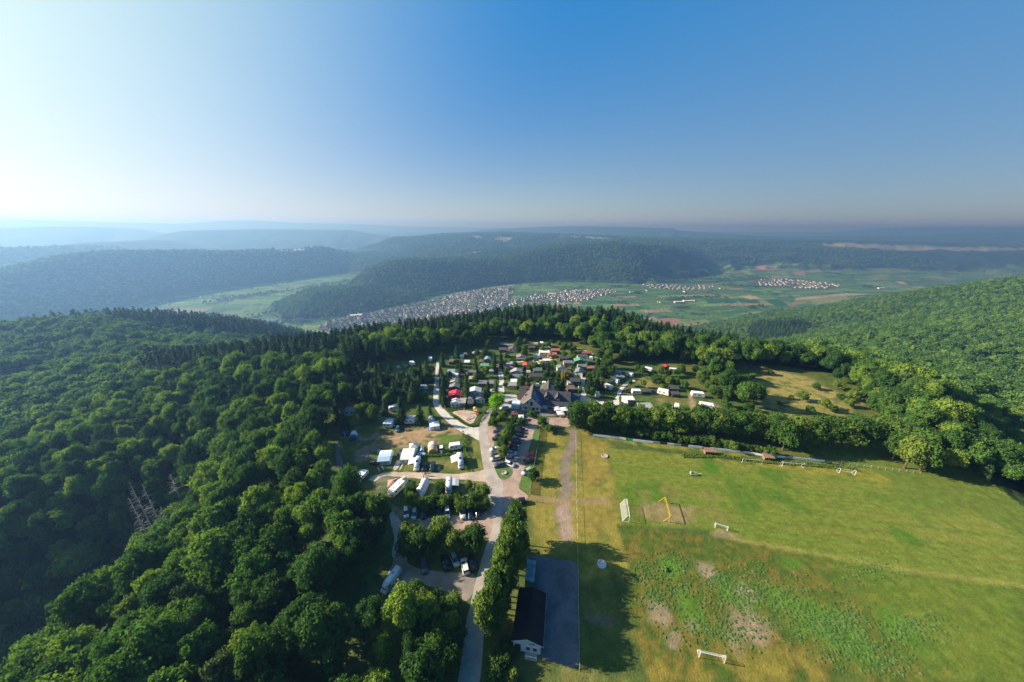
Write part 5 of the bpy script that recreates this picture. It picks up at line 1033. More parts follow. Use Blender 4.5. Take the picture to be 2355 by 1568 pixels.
# ------------------------------------------------------------------ the cars
for a in [
 ('D', 955, 585, 2, 30, 'estate', 'white', 'white estate car with a big dark sunroof, first of the row under the hedge', 'cars parked in the middle bay'),
 ('D', 1050, 603, -6, 30, 'estate', 'paleblue', 'pale blue white estate car right beside the white one with the sunroof', 'cars parked in the middle bay'),
 ('D', 1156, 600, 3, 30, 'hatch', 'black', 'black hatchback, third of the row under the hedge', 'cars parked in the middle bay'),
 ('D', 1336, 600, 0, 30, 'pickup', 'black', 'long black pickup with a covered bed beside the white boxy car', 'cars parked in the middle bay'),
 ('D', 1436, 592, 0, 30, 'suv', 'white', 'white boxy car with a ribbed roof between the black pickup and a gap', 'cars parked in the middle bay'),
 ('D', 1620, 592, 3, 30, 'suv', 'white', 'white car left of the dark blue and black ones in the middle bay', 'cars parked in the middle bay'),
 ('D', 1712, 603, 3, 30, 'hatch', 'blue', 'dark blue small car between the white car and the last black one', 'cars parked in the middle bay'),
 ('D', 1803, 595, 0, 30, 'hatch', 'black', 'black car at the road end of the row in the middle bay', 'cars parked in the middle bay'),
 ('D', 1165, 1210, 8, 60, 'estate', 'grey', 'blue grey car alone at the left of the lower bay under the trees', 'cars parked in the lower bay'),
 ('D', 1415, 1180, 25, 70, 'suv', 'black', 'black car half under the trees, left of the tilted silver one', 'cars parked in the lower bay'),
 ('D', 1525, 1135, 25, 60, 'estate', 'silver', 'silver car parked askew in the lower bay nose to the yard', 'cars parked in the lower bay'),
 ('D', 1648, 1220, -14, -70, 'suv', 'white', 'white car with a pale roof in the lower bay beside the black one', 'cars parked in the lower bay'),
 ('D', 1738, 1172, 12, 70, 'suv', 'black', 'black car at the road end of the lower bay', 'cars parked in the lower bay'),
 ('D', 660, 428, 32, 50, 'estate', 'black', 'black car alone on the grass at the wood below the caravan with the brown tent', None),
 ('A', 592, 1322, -60, -6, 'suv', 'black', 'black car standing crosswise on the grass beside the wheel tracks', None),
 ('A', 1172, 1370, -3, 30, 'hatch', 'black', 'black hatchback beside the white camper van', None),
 ('A', 1266, 1372, -6, 30, 'suv', 'blue', 'dark blue car right of the black hatchback on the camping row', None),
 ('A', 642, 1187, -3, -30, 'hatch', 'blue', 'dark blue car left of the caravan with the blue white roof', None),
 ('A', 857, 928, -2, 30, 'hatch', 'teal', 'teal car between two caravans of the upper row', None),
 ('A', 2207, 616, -40, 4, 'suv', 'black', 'black car beside the restaurant on the pale forecourt', None),
 ('A', 2112, 684, -40, 4, 'estate', 'white', 'white car behind the shrubs right of the bright green tree', None),
 ('A', 1985, 482, -30, -10, 'suv', 'silver', 'silver car under the firs at the cabin road', None),
 ('A', 2037, 962, -40, 0, 'suv', 'black', 'dark car at the top of the left row by the tree strip', 'cars parked along the tree strip'),
 ('A', 2052, 994, -40, 0, 'estate', 'grey', 'dark grey car second in the left row by the tree strip', 'cars parked along the tree strip'),
 ('A', 2024, 1041, -40, 0, 'estate', 'black', 'black car third in the left row by the tree strip', 'cars parked along the tree strip'),
 ('A', 2003, 1165, -40, 4, 'estate', 'white', 'white car of the left row half under the strip trees', 'cars parked along the tree strip'),
 ('A', 1998, 1225, -40, 6, 'hatch', 'grey', 'dark green grey car below the white one left of the strip', 'cars parked along the tree strip'),
 ('A', 2008, 1272, -40, 10, 'estate', 'silver', 'blue silver car last but one left of the tree strip', 'cars parked along the tree strip'),
 ('A', 2046, 1347, -40, 10, 'estate', 'grey', 'grey car nose to the road above the grass island', 'cars parked along the tree strip'),
 ('A', 2172, 1339, 36, 14, 'estate', 'white', 'white car with dark windows at the right above the grass island', 'cars parked along the tree strip'),
 ('A', 2296, 930, 40, 0, 'estate', 'black', 'black car topmost in the right row of the tree strip', 'cars parked along the tree strip'),
 ('A', 2288, 963, 40, 0, 'suv', 'black', 'black car second from the top in the right row', 'cars parked along the tree strip'),
 ('A', 2282, 1003, 40, 0, 'estate', 'black', 'black car third from the top in the right row', 'cars parked along the tree strip'),
 ('A', 2254, 1045, 40, 0, 'hatch', 'grey', 'dark grey car fourth from the top in the right row', 'cars parked along the tree strip'),
 ('A', 2243, 1082, 40, 0, 'suv', 'blue', 'dark blue car fifth from the top in the right row', 'cars parked along the tree strip'),
 ('A', 2215, 1124, 40, 0, 'hatch', 'darkred', 'dark red car in the middle of the right row', 'cars parked along the tree strip'),
 ('A', 2204, 1165, 40, 0, 'estate', 'black', 'black car above the pale silver one in the right row', 'cars parked along the tree strip'),
 ('A', 2196, 1215, 40, 0, 'suv', 'silver', 'pale silver car low in the right row', 'cars parked along the tree strip'),
 ('A', 2190, 1277, 40, 2, 'estate', 'silver', 'silver grey estate lowest in the right row above the white car', 'cars parked along the tree strip'),
 ('M', 708, 833, -40, 14, 'hatch', 'red', 'bright red car on the grass verge by the wire fence', None),
 ('M', 696, 892, -40, 12, 'suv', 'black', 'black car on the verge just below the red one', None),
 ('M', 672, 1005, -36, 20, 'estate', 'silver', 'silver car on the verge nearest to the road junction', None),
 ('M', 590, 1322, -44, 6, 'suv', 'black', 'black car at the field gate beside the road trees', None),
 ('B', 1190, 495, 6, 30, 'estate', 'silver', 'silver car parked between the orange huts', None),
 ('C', 1552, 706, -40, 4, 'estate', 'blue', 'dark blue car in front of the big caravan at the right edge of the camp', None),
 ('C', 570, 642, -40, -4, 'suv', 'grey', 'dark car beside the large white awning roof on the right road', None),
 ('C', 628, 480, -30, 4, 'suv', 'blue', 'dark blue car beside the caravan with a ribbed roof', None),
]: car(*a)
# ------------------------------------------------------------------ vans, motor homes, caravans
van('E', 480, 500, -100, 135, 'long white panel van parked at the edge of the wood', L=6.2, H=2.4, W=2.0, name='panel_van')
van('A', 1087, 1338, -14, 60, 'white camper van with solar panel and a pale awning to its left', L=5.9, H=2.6, awn=1, solar=True)
van('A', 1592, 1308, 10, 60, 'long white motor home with a big awning to its left', L=7.0, H=2.8, W=2.25, awn=1, name='motor_home', cat='motor home', solar=True)
van('O', 1632, 770, -3, 60, 'white motor home with silvery awning behind the hedge trees', L=6.2, H=2.8, W=2.2, awn=-1, name='motor_home', cat='motor home')
caravan('A', 745, 875, 60, 2, 'caravan with a wide blue white canopy in front, left of the teal car', L=4.6, W=2.2, canopy='pale', canw=3.2, side=-1)
caravan('A', 1002, 830, 60, -4, 'caravan with a grey white canopy in front, right of the teal car', L=4.9, W=2.2, canopy='white', canw=2.4, side=-1)
caravan('A', 815, 678, 50, -10, 'white caravan standing alone above the upper row between the conifers', L=5.4)
caravan('A', 478, 272, 40, -4, 'small white caravan at the far left edge among firs', L=4.2)
caravan('A', 1240, 105, 4, 30, 'blue white caravan at the far end of the gravel road', L=4.4)
caravan('A', 1025, 155, 30, 20, 'white caravan roof beyond the firs left of the gravel road', L=4.8)
caravan('A', 1160, 440, 40, 4, 'pale caravan half hidden by conifers left of the gravel road', L=4.4)
caravan('A', 722, 1228, 60, -4, 'white caravan with a pale blue tent roof behind, leftmost of the middle row', L=5.4, W=2.2, tent='pale', canw=3.6, side=1)
caravan('A', 990, 1208, 60, -2, 'big white caravan with a peaked white tent behind it in the middle row', L=5.6, W=2.3, tent='white', canw=3.6, side=1)
pyramid('A', 1040, 1120, 'peaked white tent roof between caravan and dry grass in the middle row', W=3.4, H=3.3, col='white', eave=2.1)
caravan('A', 1530, 1130, 60, -8, 'white caravan behind the long motor home beside the hedge', L=5.0)
caravan('A', 430, 1470, -60, 60, 'cluttered pale folding trailer standing askew at the lower left of the camp', L=5.2, W=2.3, H=1.5, canopy='pale', canw=1.4)
caravan('O', 815, 790, 90, -90, 'white caravan with a pale blue roof sheet beside the brown tent', L=6.4, W=2.5)
tunnel('O', 905, 672, 50, -40, 'grey rounded tent annex at the far end of that caravan with the brown tent', L=2.8, W=2.9, main='beige', n=2)
pyramid('O', 757, 705, 'brown peaked pavilion tent beside the white caravan', W=3.8, H=2.8, col='brown', eave=1.9)
tunnel('O', 1200, 785, -55, 110, 'big white tunnel tent with two dark windows below the dirt road', L=7.2, W=3.4, H=2.3, main='white', n=6, wins=2)
tunnel('A', 330, 1005, -14, 60, 'white tunnel tent with a dark blue front at the left edge of the camp', L=5.2, W=2.9, main='white', end=('blue', 2), n=5)
pyramid('A', 236, 968, 'small dark blue tent at the wood edge beside the tunnel tent', W=2.2, H=1.9, col='blue', eave=1.3)
tunnel('A', 1250, 815, 6, 60, 'grey and white striped tunnel tent behind the white pavilion', L=4.2, W=3.2, main='grey', end=('white', 2), n=5)
pyramid('A', 1288, 872, 'white pavilion tent with open front at the end of the upper row', W=4.4, H=2.4, col='white', eave=1.8)
pyramid('A', 884, 1192, 'small dark blue tent between the two caravans of the middle row', W=2.2, H=1.7, col='navy', eave=1.0)
tunnel('A', 1138, 1165, 2, 50, 'pale blue small tunnel tent behind the pale cabin tent', L=2.6, W=1.8, H=1.7, main='pale', n=3)
tunnel('A', 1138, 1225, 50, 2, 'pale blue low cabin tent beside the tan tunnel tent', L=3.0, W=1.8, H=1.3, main='pale', n=2)
tunnel('A', 1264, 1140, 2, 60, 'large tan tunnel tent with a white end', L=5.2, W=3.9, H=2.3, main='white', end=('tan', 3), n=5)
tunnel('N', 622, 455, 60, 10, 'green dome tent beside the firs in the upper camp', L=3, W=3, H=1.6, main='green', n=3)
tunnel('A', 868, 198, 60, 10, 'grey dome tent at the far left of the camp among firs', L=2.6, W=2.4, H=1.5, main='grey', n=3)
tunnel('A', 945, 187, 60, 10, 'green grey dome tent beyond the firs at the far left', L=2.6, W=2.4, H=1.6, main='green', n=3)
pyramid('A', 1130, 232, 'small cream bell tent left of the gravel road', W=2.2, H=2.2, col='beige', eave=.9)
for q in [('C', 865, 228, 60, 14, 'white caravan with a grey awning to its left at the far right camp', dict(canopy='grey', side=1, canw=2.2)), ('C', 1158, 236, 60, 4, 'white caravan beside the crimson tent at the far right camp', {}), ('C', 642, 284, 50, 22, 'white caravan beside two beige parasols', dict(L=4.8)),
          ('C', 470, 352, 50, 22, 'long pale caravan above the one with the blue roof', dict(L=5.6)), ('C', 390, 430, 50, 22, 'caravan under a bright blue roof sheet in the right camp', dict(L=5.2, canopy='pale', canw=1.6, side=-1)), ('C', 265, 525, 20, 50, 'small blue white caravan behind the rusty fence', dict(L=3.2, W=1.9)),
          ('C', 722, 492, 60, 2, 'caravan with a ribbed pale roof beside the dark blue car', dict(canopy='white', side=-1, canw=1.8)), ('C', 1035, 495, 60, 14, 'white caravan with a grey roof in the middle of the right camp', dict(L=6.0, tent='beige', canw=2.0, side=-1)), ('C', 1443, 522, 60, 6, 'long cream caravan alone on a paved pitch', dict(L=6.6, W=2.6, H=2.3)),
          ('C', 1548, 658, 60, 10, 'large white caravan with a pale roof at the right edge of the camp', dict(L=6.8, W=3.0, H=2.4)), ('C', 590, 622, 10, 50, 'white caravan under the large awning roof beside the dark car', dict(L=4.2)),
          ('N', 695, 885, 60, 10, 'white caravan with dark front windows in the cabin rows', dict(L=5.4, W=2.4, H=2.3)), ('B', 1180, 318, 16, 40, 'grey white caravan on the far lawn of the camp', dict(L=5.0)), ('B', 965, 488, 60, 6, 'pale caravan with a wavy roof left of the white flat cabin', dict(L=5.0)),
          ('B', 1082, 918, 6, 40, 'small white caravan on the lawn behind the restaurant', dict(L=2.8, W=1.9)), ('B', 976, 942, 6, 40, 'small pale trailer left of the white one behind the restaurant', dict(L=2.4, W=1.6)), ('B', 1045, 290, 10, 36, 'blue white caravan at the far edge of the camp', dict(L=4.4)),
          ('B', 1820, 520, 60, 8, 'white rounded trailer right of the green cabin', dict(L=2.8, W=2.0)), ('C', 1127, 680, 30, 50, 'tiny white trailer left of the grey horse box', dict(L=1.9, W=1.7, H=1.7)), ('C', 1197, 660, 8, 50, 'grey topped horse box trailer on the lawn', dict(L=3.4, W=1.8, H=2.2)), ('A', 1367, 1153, 2, 50, 'small white box trailer right of the tan tent', dict(L=2.8, W=1.4, H=1.6, hatches=0))]:
    caravan(*q[:6], **q[6])
car('C', 925, 480, -30, 4, 'hatch', 'black', 'black car between two caravans of the right camp')
# ------------------------------------------------------------------ cabins of the upper camp
for q in [
 ('N', 952, 378, 80, 3.2, 2.2, 'hip', 'brown', 'dark', 'small dark hut with a brown tent shaped roof at the upper left'),
 ('N', 1300, 325, 210, 4, 2.2, 'mono', 'brown', 'grey', 'long low cabin with a brown roof beside the white pavilion'),
 ('N', 860, 425, 70, 2.4, 1.9, 'mono', 'white', 'white', 'tiny white hut at the upper left behind the firs'),
 ('N', 655, 545, 170, 4, 2.1, 'mono', 'brown', 'brown', 'brown lean-to cabin below the green dome tent'),
 ('N', 978, 565, 110, 3, 1.8, 'mono', 'white', 'grey', 'shed covered with a white tarp between the firs'),
 ('N', 1308, 550, 80, 3, 2.1, 'mono', 'brown', 'dark', 'small brown roofed shed left of the orange hut'),
 ('N', 1452, 490, 110, 4, 2.7, 'gabley', 'blue', 'orange', 'orange walled hut under a shiny blue grey roof'),
 ('N', 1385, 645, 180, 3.6, 2.2, 'mono', 'green', 'green', 'cabin with a pale green roof behind the round tree'),
 ('N', 1548, 765, 90, 3, 2.3, 'hip', 'lgrey', 'grey', 'small cabin with a pale tent shaped roof beside the camp road'),
 ('N', 605, 800, 150, 4.5, 2.4, 'mono', 'blue', 'grey', 'cabin with a blue grey roof behind the white caravan'),
 ('N', 885, 850, 90, 3, 2.0, 'mono', 'brown', 'brown', 'small brown shed right of the white caravan'),
 ('N', 1098, 805, 170, 3.8, 2.2, 'gable', 'grey', 'brown', 'cabin with a rounded grey roof between the firs'),
 ('N', 1072, 945, 80, 3, 2.0, 'mono', 'beige', 'brown', 'small beige roofed shed at the little lawn'),
 ('N', 700, 1015, 210, 4.5, 2.3, 'gabley', 'beige', 'tan', 'cabin with a worn beige roof above the dark roofed one'),
 ('N', 690, 1130, 220, 4.5, 2.6, 'gabley', 'grey', 'crimson', 'crimson walled cabin under a dark grey roof'),
 ('N', 722, 1320, 320, 5.2, 2.6, 'gabley', 'crimson', 'crimson', 'big cabin with a bright red roof near the gravel road'),
 ('N', 715, 1500, 200, 4.2, 2.3, 'gabley', 'white', 'white', 'cabin with a pale blue white roof below the red roofed one'),
 ('N', 880, 1480, 120, 4.2, 2.3, 'mono', 'lgrey', 'white', 'cabin annex with a beige grey roof right of the pale roofed cabin'),
 ('N', 1160, 1235, 270, 4.4, 3.0, 'gabley', 'white', 'white', 'tall white mobile home with three windows above the playground'),
 ('N', 1040, 1395, 130, 3.4, 2.2, 'hip', 'lgrey', 'grey', 'small grey pavilion left of the white walled cabin'),
 ('N', 1295, 1400, 200, 4, 2.4, 'gabley', 'grey', 'white', 'white walled cabin with a blue grey roof near the bright green tree'),
 ('N', 1062, 1500, 120, 3.4, 2.0, 'mono', 'dark', 'dark', 'low black roofed shed beside the hedge of the playground'),
 ('N', 1420, 1050, 330, 3.0, 2.3, 'mono', 'grey', 'brown', 'very long low cabin with a dark grey roof near the camp road'),
 ('B', 455, 300, 0, 3.6, 2.2, 'mono', 'grey', 'dark', 'dark hut with a grey roof at the far upper edge', dict(wm=6)),
 ('B', 435, 380, 110, 3.6, 2.2, 'mono', 'dark', 'brown', 'dark roofed cabin with a white door at the upper row'),
 ('B', 592, 368, 120, 4.2, 2.4, 'gabley', 'brown', 'white', 'brown roofed cabin with a white annex in the upper row'),
 ('B', 558, 312, 100, 3.6, 2.2, 'mono', 'grey', 'grey', 'grey roofed shed behind the brown roofed cabin'),
 ('B', 500, 462, 80, 3.6, 2.2, 'hip', 'grey', 'brown', 'small summer house with a grey hipped roof'),
 ('B', 720, 495, 130, 4.4, 2.4, 'gabley', 'grey', 'yellow', 'yellow cabin with a grey roof and a porch on the camp lane'),
 ('B', 890, 345, 100, 4, 2.3, 'mono', 'dark', 'dark', 'black cabin at the left of the far lawn'),
 ('B', 935, 296, 90, 3, 2.1, 'mono', 'beige', 'brown', 'brown timber shed at the far edge of the camp'),
 ('B', 1085, 422, 150, 4, 2.3, 'mono', 'white', 'white', 'cabin with a bright white flat roof'),
 ('B', 1165, 462, 40, 3, 2.2, 'mono', 'brick', 'orange', 'small orange hut left of the silver car'),
 ('B', 1245, 455, 60, 3.4, 2.4, 'mono', 'brick', 'orange', 'orange hut right of the silver car'),
 ('B', 1262, 395, 120, 3.6, 2.6, 'mono', 'brick', 'brown', 'cabin with a rusty red roof behind the orange huts'),
 ('B', 1392, 512, 130, 4, 2.2, 'gable', 'dark', 'dark', 'black roofed cabin below the round tree'),
 ('B', 1455, 580, 130, 4, 2.2, 'gable', 'grey', 'tan', 'tan cabin with a dark grey roof left of the green one'),
 ('B', 1745, 432, 140, 4, 2.4, 'gable', 'brick', 'slateblue', 'slate blue cabin with a reddish brown roof at the upper right'),
 ('B', 1685, 488, 150, 3.6, 2.2, 'mono', 'dark', 'white', 'white cabin with a black roof behind the green one'),
 ('B', 1640, 555, 0, 4.4, 2.8, 'gabley', 'green', 'green', 'bright green cabin with a green roof', dict(wm=7)),
 ('B', 1775, 556, 0, 4, 2.2, 'gable', 'dgreen', 'green', 'low dark green annex right of the bright green cabin', dict(wm=5)),
 ('B', 1678, 640, 130, 4, 2.2, 'gable', 'grey', 'grey', 'grey cabin between the green cabin and the white gabled one'),
 ('B', 1635, 728, 0, 5, 2.8, 'gable', 'grey', 'white', 'white gabled cabin with a grey roof at the right end of the rows', dict(wm=6, yaw=1.25)),
 ('B', 1812, 668, 100, 3, 2.0, 'mono', 'brick', 'brown', 'rusty red roofed shed by the sandy track'),
 ('B', 1345, 662, 120, 4, 2.4, 'gabley', 'grey', 'white', 'white walled cabin with a dark blue grey roof'),
 ('B', 1375, 725, 130, 4, 2.3, 'mono', 'dark', 'dark', 'black roofed cabin above the yellow tree'),
 ('B', 1450, 745, 100, 3.6, 2.2, 'mono', 'slate', 'dark', 'black cabin right of the yellow tree'),
 ('B', 1560, 865, 140, 5, 3.0, 'gable', 'dark', 'slateblue', 'dark blue house with two white windows behind the restaurant'),
 ('B', 1500, 985, 110, 4, 2.2, 'mono', 'brown', 'brown', 'low dark brown cabin below the dark blue house'),
 ('B', 972, 790, 240, 4.4, 2.4, 'gable', 'dark', 'yellow', 'long yellow cabin with a dark roof'),
 ('B', 980, 702, 130, 4, 2.2, 'mono', 'dgreen', 'grey', 'dark green roofed cabin above the long yellow one'),
 ('B', 810, 625, 110, 4.4, 2.4, 'gabley', 'red', 'brown', 'cabin with an orange red roof'),
 ('B', 970, 595, 80, 4, 2.4, 'hip', 'white', 'white', 'white cabin with a pale hipped roof left of the rust brown roof'),
 ('B', 1062, 597, 90, 4, 2.4, 'gabley', 'brick', 'white', 'white cabin with a rust brown roof in the middle row'),
 ('B', 1120, 552, 100, 2.4, 1.9, 'mono', 'white', 'white', 'flat white boat shaped cover beyond the rust brown roof'),
 ('B', 530, 652, 150, 3.4, 2.2, 'mono', 'purple', 'beige', 'cabin with a purple pink roof at the camp road bend'),
 ('B', 570, 600, 150, 3.4, 2.1, 'mono', 'lgrey', 'grey', 'pale grey roof just behind the purple one'),
 ('B', 650, 722, 170, 4.2, 2.4, 'gabley', 'lgrey', 'beige', 'cabin with a ribbed pale grey roof in the middle row'),
 ('B', 662, 800, 160, 4, 2.5, 'gable', 'grey', 'grey', 'grey cabin below the ribbed pale roof'),
 ('B', 520, 745, 100, 3, 2.0, 'mono', 'dark', 'dark', 'black open shed at the bend of the camp road'),
 ('B', 582, 932, 130, 3.6, 2.2, 'gable', 'lgrey', 'tan', 'tan cabin with a beige roof beside the clipped hedge column'),
 ('B', 610, 880, 90, 3, 2.1, 'mono', 'white', 'grey', 'pale roofed hut behind the tan cabin'),
 ('B', 838, 735, 50, 2.4, 1.9, 'mono', 'beige', 'yellow', 'tiny yellowish hut between the long cabin and pale roof'),
 ('B', 1480, 900, 60, 3, 2.0, 'mono', 'beige', 'beige', 'small beige shed left of the dark blue house'),
 ('B', 2228, 738, 120, 3, 2.0, 'mono', 'lgrey', 'grey', 'grey carport roof beside the two beige parasols'),
 ('A', 300, 705, 110, 3.4, 2.2, 'mono', 'grey', 'white', 'grey roofed shed with a white front in the wood at the left'),
 ('C', 624, 573, 0, 3.4, 2.5, 'mono', 'white', 'grey', 'big shelter with a white roof sheet at the right road', dict(wm=5.6)),
 ('C', 825, 662, 150, 4.4, 2.4, 'mono', 'lgrey', 'grey', 'open shed with a ribbed pale roof beside the hedge'),
 ('C', 1165, 448, 100, 2.6, 1.8, 'mono', 'dark', 'dark', 'black garden shed under the shrubs of the right camp'),
 ('C', 1180, 512, 90, 2.4, 1.9, 'mono', 'slate', 'dark', 'dark timber hut right of the grey roofed caravan'),
 ('C', 850, 480, 60, 2.4, 1.9, 'mono', 'dark', 'dark', 'black shed between the ribbed roof and the black car'),
 ('C', 1075, 192, 60, 2.6, 1.9, 'gabley', 'crimson', 'crimson', 'crimson tent like shed beside the white caravan'),
 ('C', 325, 386, 50, 2.2, 1.7, 'gable', 'beige', 'brown', 'small brown barrel hut left of the blue roofed caravan'),
 ('B', 612, 1385, 90, 2.4, 2.0, 'mono', 'brick', 'beige', 'small kiosk with a pinkish roof left of the restaurant'),
 ('B', 720, 1445, 60, 1.8, 1.6, 'mono', 'white', 'grey', 'low white box among the shrubs below the restaurant'),
 ('B', 2440, 1000, 1, 1, 1, 'mono', 'grey', 'grey', None),
]:
    if q[9] is None: continue
    kw = dict(q[10]) if len(q) > 10 else {}
    if 'porch on the' in q[9]: kw['porch'] = True
    cabin(*q[:10], **kw)
pyramid('N', 1147, 345, 'white pavilion roof beside the long brown cabin', W=3.4, H=2.6, col='white', open_=True)
parasol('B', 2240, 790, 'left of the two beige parasols by the white caravan', 1.7, 2.5, 'beige'); parasol('B', 2312, 795, 'right of the two beige parasols by the white caravan', 1.7, 2.5, 'beige')
parasol('B', 826, 915, 'pink parasol on the lawn behind the restaurant', 1.3, 2.3, 'red')
for q in [('B', 1283, 1303, 'white square parasol at the left of the terrace'), ('B', 1398, 1312, 'white square parasol at the right of the terrace by the hedge'), ('B', 1340, 1370, 'white square parasol in front of the other two on the terrace')]: parasol(*q, R=2.35, H=3.1, col='white', square=True)
# loose things of the pitches
def table(r, x, y, label, L=1.8, W=.8, col=None, benches=True):
    g = G(r, x, y, .5); t = thing('picnic_table', g[0], g[1], random.random()*.6, label, 'table', z=.09); m = col or WC['brown']
    MB().box(0, 0, .70, L, W, .06).part('tabletop', m, t)
    for s_ in (-1, 1):
        MB().box(s_*L*.4, 0, 0, .08, W*.7, .70).part('leg', m, t)
        if benches: MB().box(0, s_*(W/2+.35), .42, L, .28, .05).box(-L*.35, s_*(W/2+.35), 0, .06, .24, .42).box(L*.35, s_*(W/2+.35), 0, .06, .24, .42).part('bench', m, t)
for q in [('B', 1255, 1345, 'dark table under the left parasol of the terrace'), ('B', 1380, 1352, 'dark table under the right parasol of the terrace'), ('B', 1355, 1425, 'dark table in front of the terrace parasols'), ('B', 1260, 1410, 'dark table left of the front terrace parasol'), ('B', 650, 1270, 'table beside the glass annex left of the restaurant'),
          ('A', 965, 935, 'table under the grey white canopy of the upper row'), ('A', 750, 970, 'table under the blue white canopy of the upper row'), ('N', 1912, 935, 'white garden table on the small lawn by the camp road')]:
    table(*q)
def ring(r, x, y, R, H, label, mat, cat, name, fill=None):
    g = G(r, x, y); t = thing(name, g[0], g[1], 0, label, cat, z=.06); n = 16; V = []
    for k in range(n): a = k*6.2832/n; V += [(R*math.cos(a), R*math.sin(a), 0), (R*math.cos(a), R*math.sin(a), H), (R*.8*math.cos(a), R*.8*math.sin(a), H), (R*.8*math.cos(a), R*.8*math.sin(a), 0)]
    MB().add(V, [f for k in range(n) for f in [(4*k, 4*((k+1) % n), 4*((k+1) % n)+1, 4*k+1), (4*k+1, 4*((k+1) % n)+1, 4*((k+1) % n)+2, 4*k+2), (4*k+2, 4*((k+1) % n)+2, 4*((k+1) % n)+3, 4*k+3)]]).part('rim', mat, t)
    MB().add([(R*.81*math.cos(k*6.2832/n), R*.81*math.sin(k*6.2832/n), H*.5) for k in range(n)], [tuple(range(n))]).part('filling', fill or mat, t)
ring('A', 1232, 935, .95, .28, 'round blue paddling pool beside the white pavilion tent', M('pool_blue', (.02, .20, .62), .4), 'pool', 'paddling_pool', M('pool_water', (.05, .35, .70), .15))
ring('A', 1140, 835, .9, .15, 'round green sand shell on the grass of the upper row', M('shell_green', (.02, .40, .12), .5), 'sandpit', 'sand_shell')
ring('H', 985, 412, 1.35, .35, 'round stone ring on the dry grass near the pitch corner', M('stone', (.34, .28, .25), .9, .3, 2), 'stone ring', 'stone_ring')
ring('H', 958, 1436, 1.25, .45, 'round white concrete ring in the shade of the road trees', M('white_concrete', (.55, .52, .50), .8), 'concrete ring', 'concrete_ring')
ring('A', 2110, 1450, 1.0, .4, 'round flower bed ring with plants on the grass island', CONC, 'flower bed', 'flower_bed')
# ------------------------------------------------------------------ the restaurant
SLATE = roofm('slate', (.034, .039, .050)); DSL = roofm('dark', RC['dark'])
def quadslab(V, th=.18):
    """a roof plane with thickness"""
    a = [Vector(p) for p in V]; n = (a[1]-a[0]).cross(a[2]-a[0]).normalized(); n = n if n.z > 0 else -n; k = len(a)
    return MB().add([tuple(p) for p in a]+[tuple(p+n*th) for p in a], [tuple(range(k))[::-1], tuple(range(k, 2*k))]+[(i, (i+1) % k, k+(i+1) % k, k+i) for i in range(k)])
g0 = G('B', 735, 1330, 0); g1 = G('B', 1025, 1420, 0)          # front corners of the gabled wing
yw = math.atan2(g1[1]-g0[1], g1[0]-g0[0])*.55
cxr = (g0[0]+g1[0])/2; cyr = (g0[1]+g1[1])/2+1.4
R_ = thing('restaurant', cxr, cyr, yw*.5, 'large restaurant with dark slate roofs, white timbered gable and solar panels', 'restaurant', z=.05)
W_ = 9.6; D_ = 12.5; E_ = 3.6; RI = 8.2; w2 = W_/2
MB().exty([(-w2, 0), (w2, 0), (w2, E_), (0, RI), (-w2, E_)], 0, D_).part('gable_wing', WC['white'], R_)
o_ = .7
sl = (RI-E_)/w2
quadslab([(0, -o_-.3, RI+.05), (0, D_+1, RI+.05), (-w2-o_, D_+1, E_-sl*o_+.05), (-w2-o_, -o_-.3, E_-sl*o_+.05)]).part('roof', roofm('slatebrown', (.095, .074, .064)), R_)
rr_ = quadslab([(0, -o_-.3, RI+.05), (0, D_+1, RI+.05), (w2+o_, D_+1, E_-sl*o_+.05), (w2+o_, -o_-.3, E_-sl*o_+.05)]).part('roof', SLATE, R_)
SOL, t_, b_ = new_mat('solar_cells'); b_.inputs['Roughness'].default_value = .15; bk_ = t_.nodes.new('ShaderNodeTexBrick'); tc_ = t_.nodes.new('ShaderNodeTexCoord'); t_.links.new(tc_.outputs['Object'], bk_.inputs[0]); bk_.inputs['Color1'].default_value = (.035, .08, .24, 1); bk_.inputs['Color2'].default_value = (.045, .10, .28, 1); bk_.inputs['Mortar'].default_value = (.30, .34, .40, 1); bk_.inputs['Scale'].default_value = 1.0; bk_.offset = 0; bk_.inputs['Mortar Size'].default_value = .035; bk_.inputs['Brick Width'].default_value = .9; bk_.inputs['Row Height'].default_value = 1.3; t_.links.new(bk_.outputs[0], b_.inputs['Base Color'])
nn = Vector((sl, 0, 1)).normalized()
def onr(x, y, d): return tuple(Vector((x, y, RI+.05-sl*x))+nn*d)
for i in range(3):
    for j in range(5):
        x0 = .5+i*1.52; y0 = -.5+j*1.55; quadslab([onr(x0, y0, .22), onr(x0, y0+1.45, .22), onr(x0+1.42, y0+1.45, .22), onr(x0+1.42, y0, .22)], .05).part('solar_panel', SOL, R_)
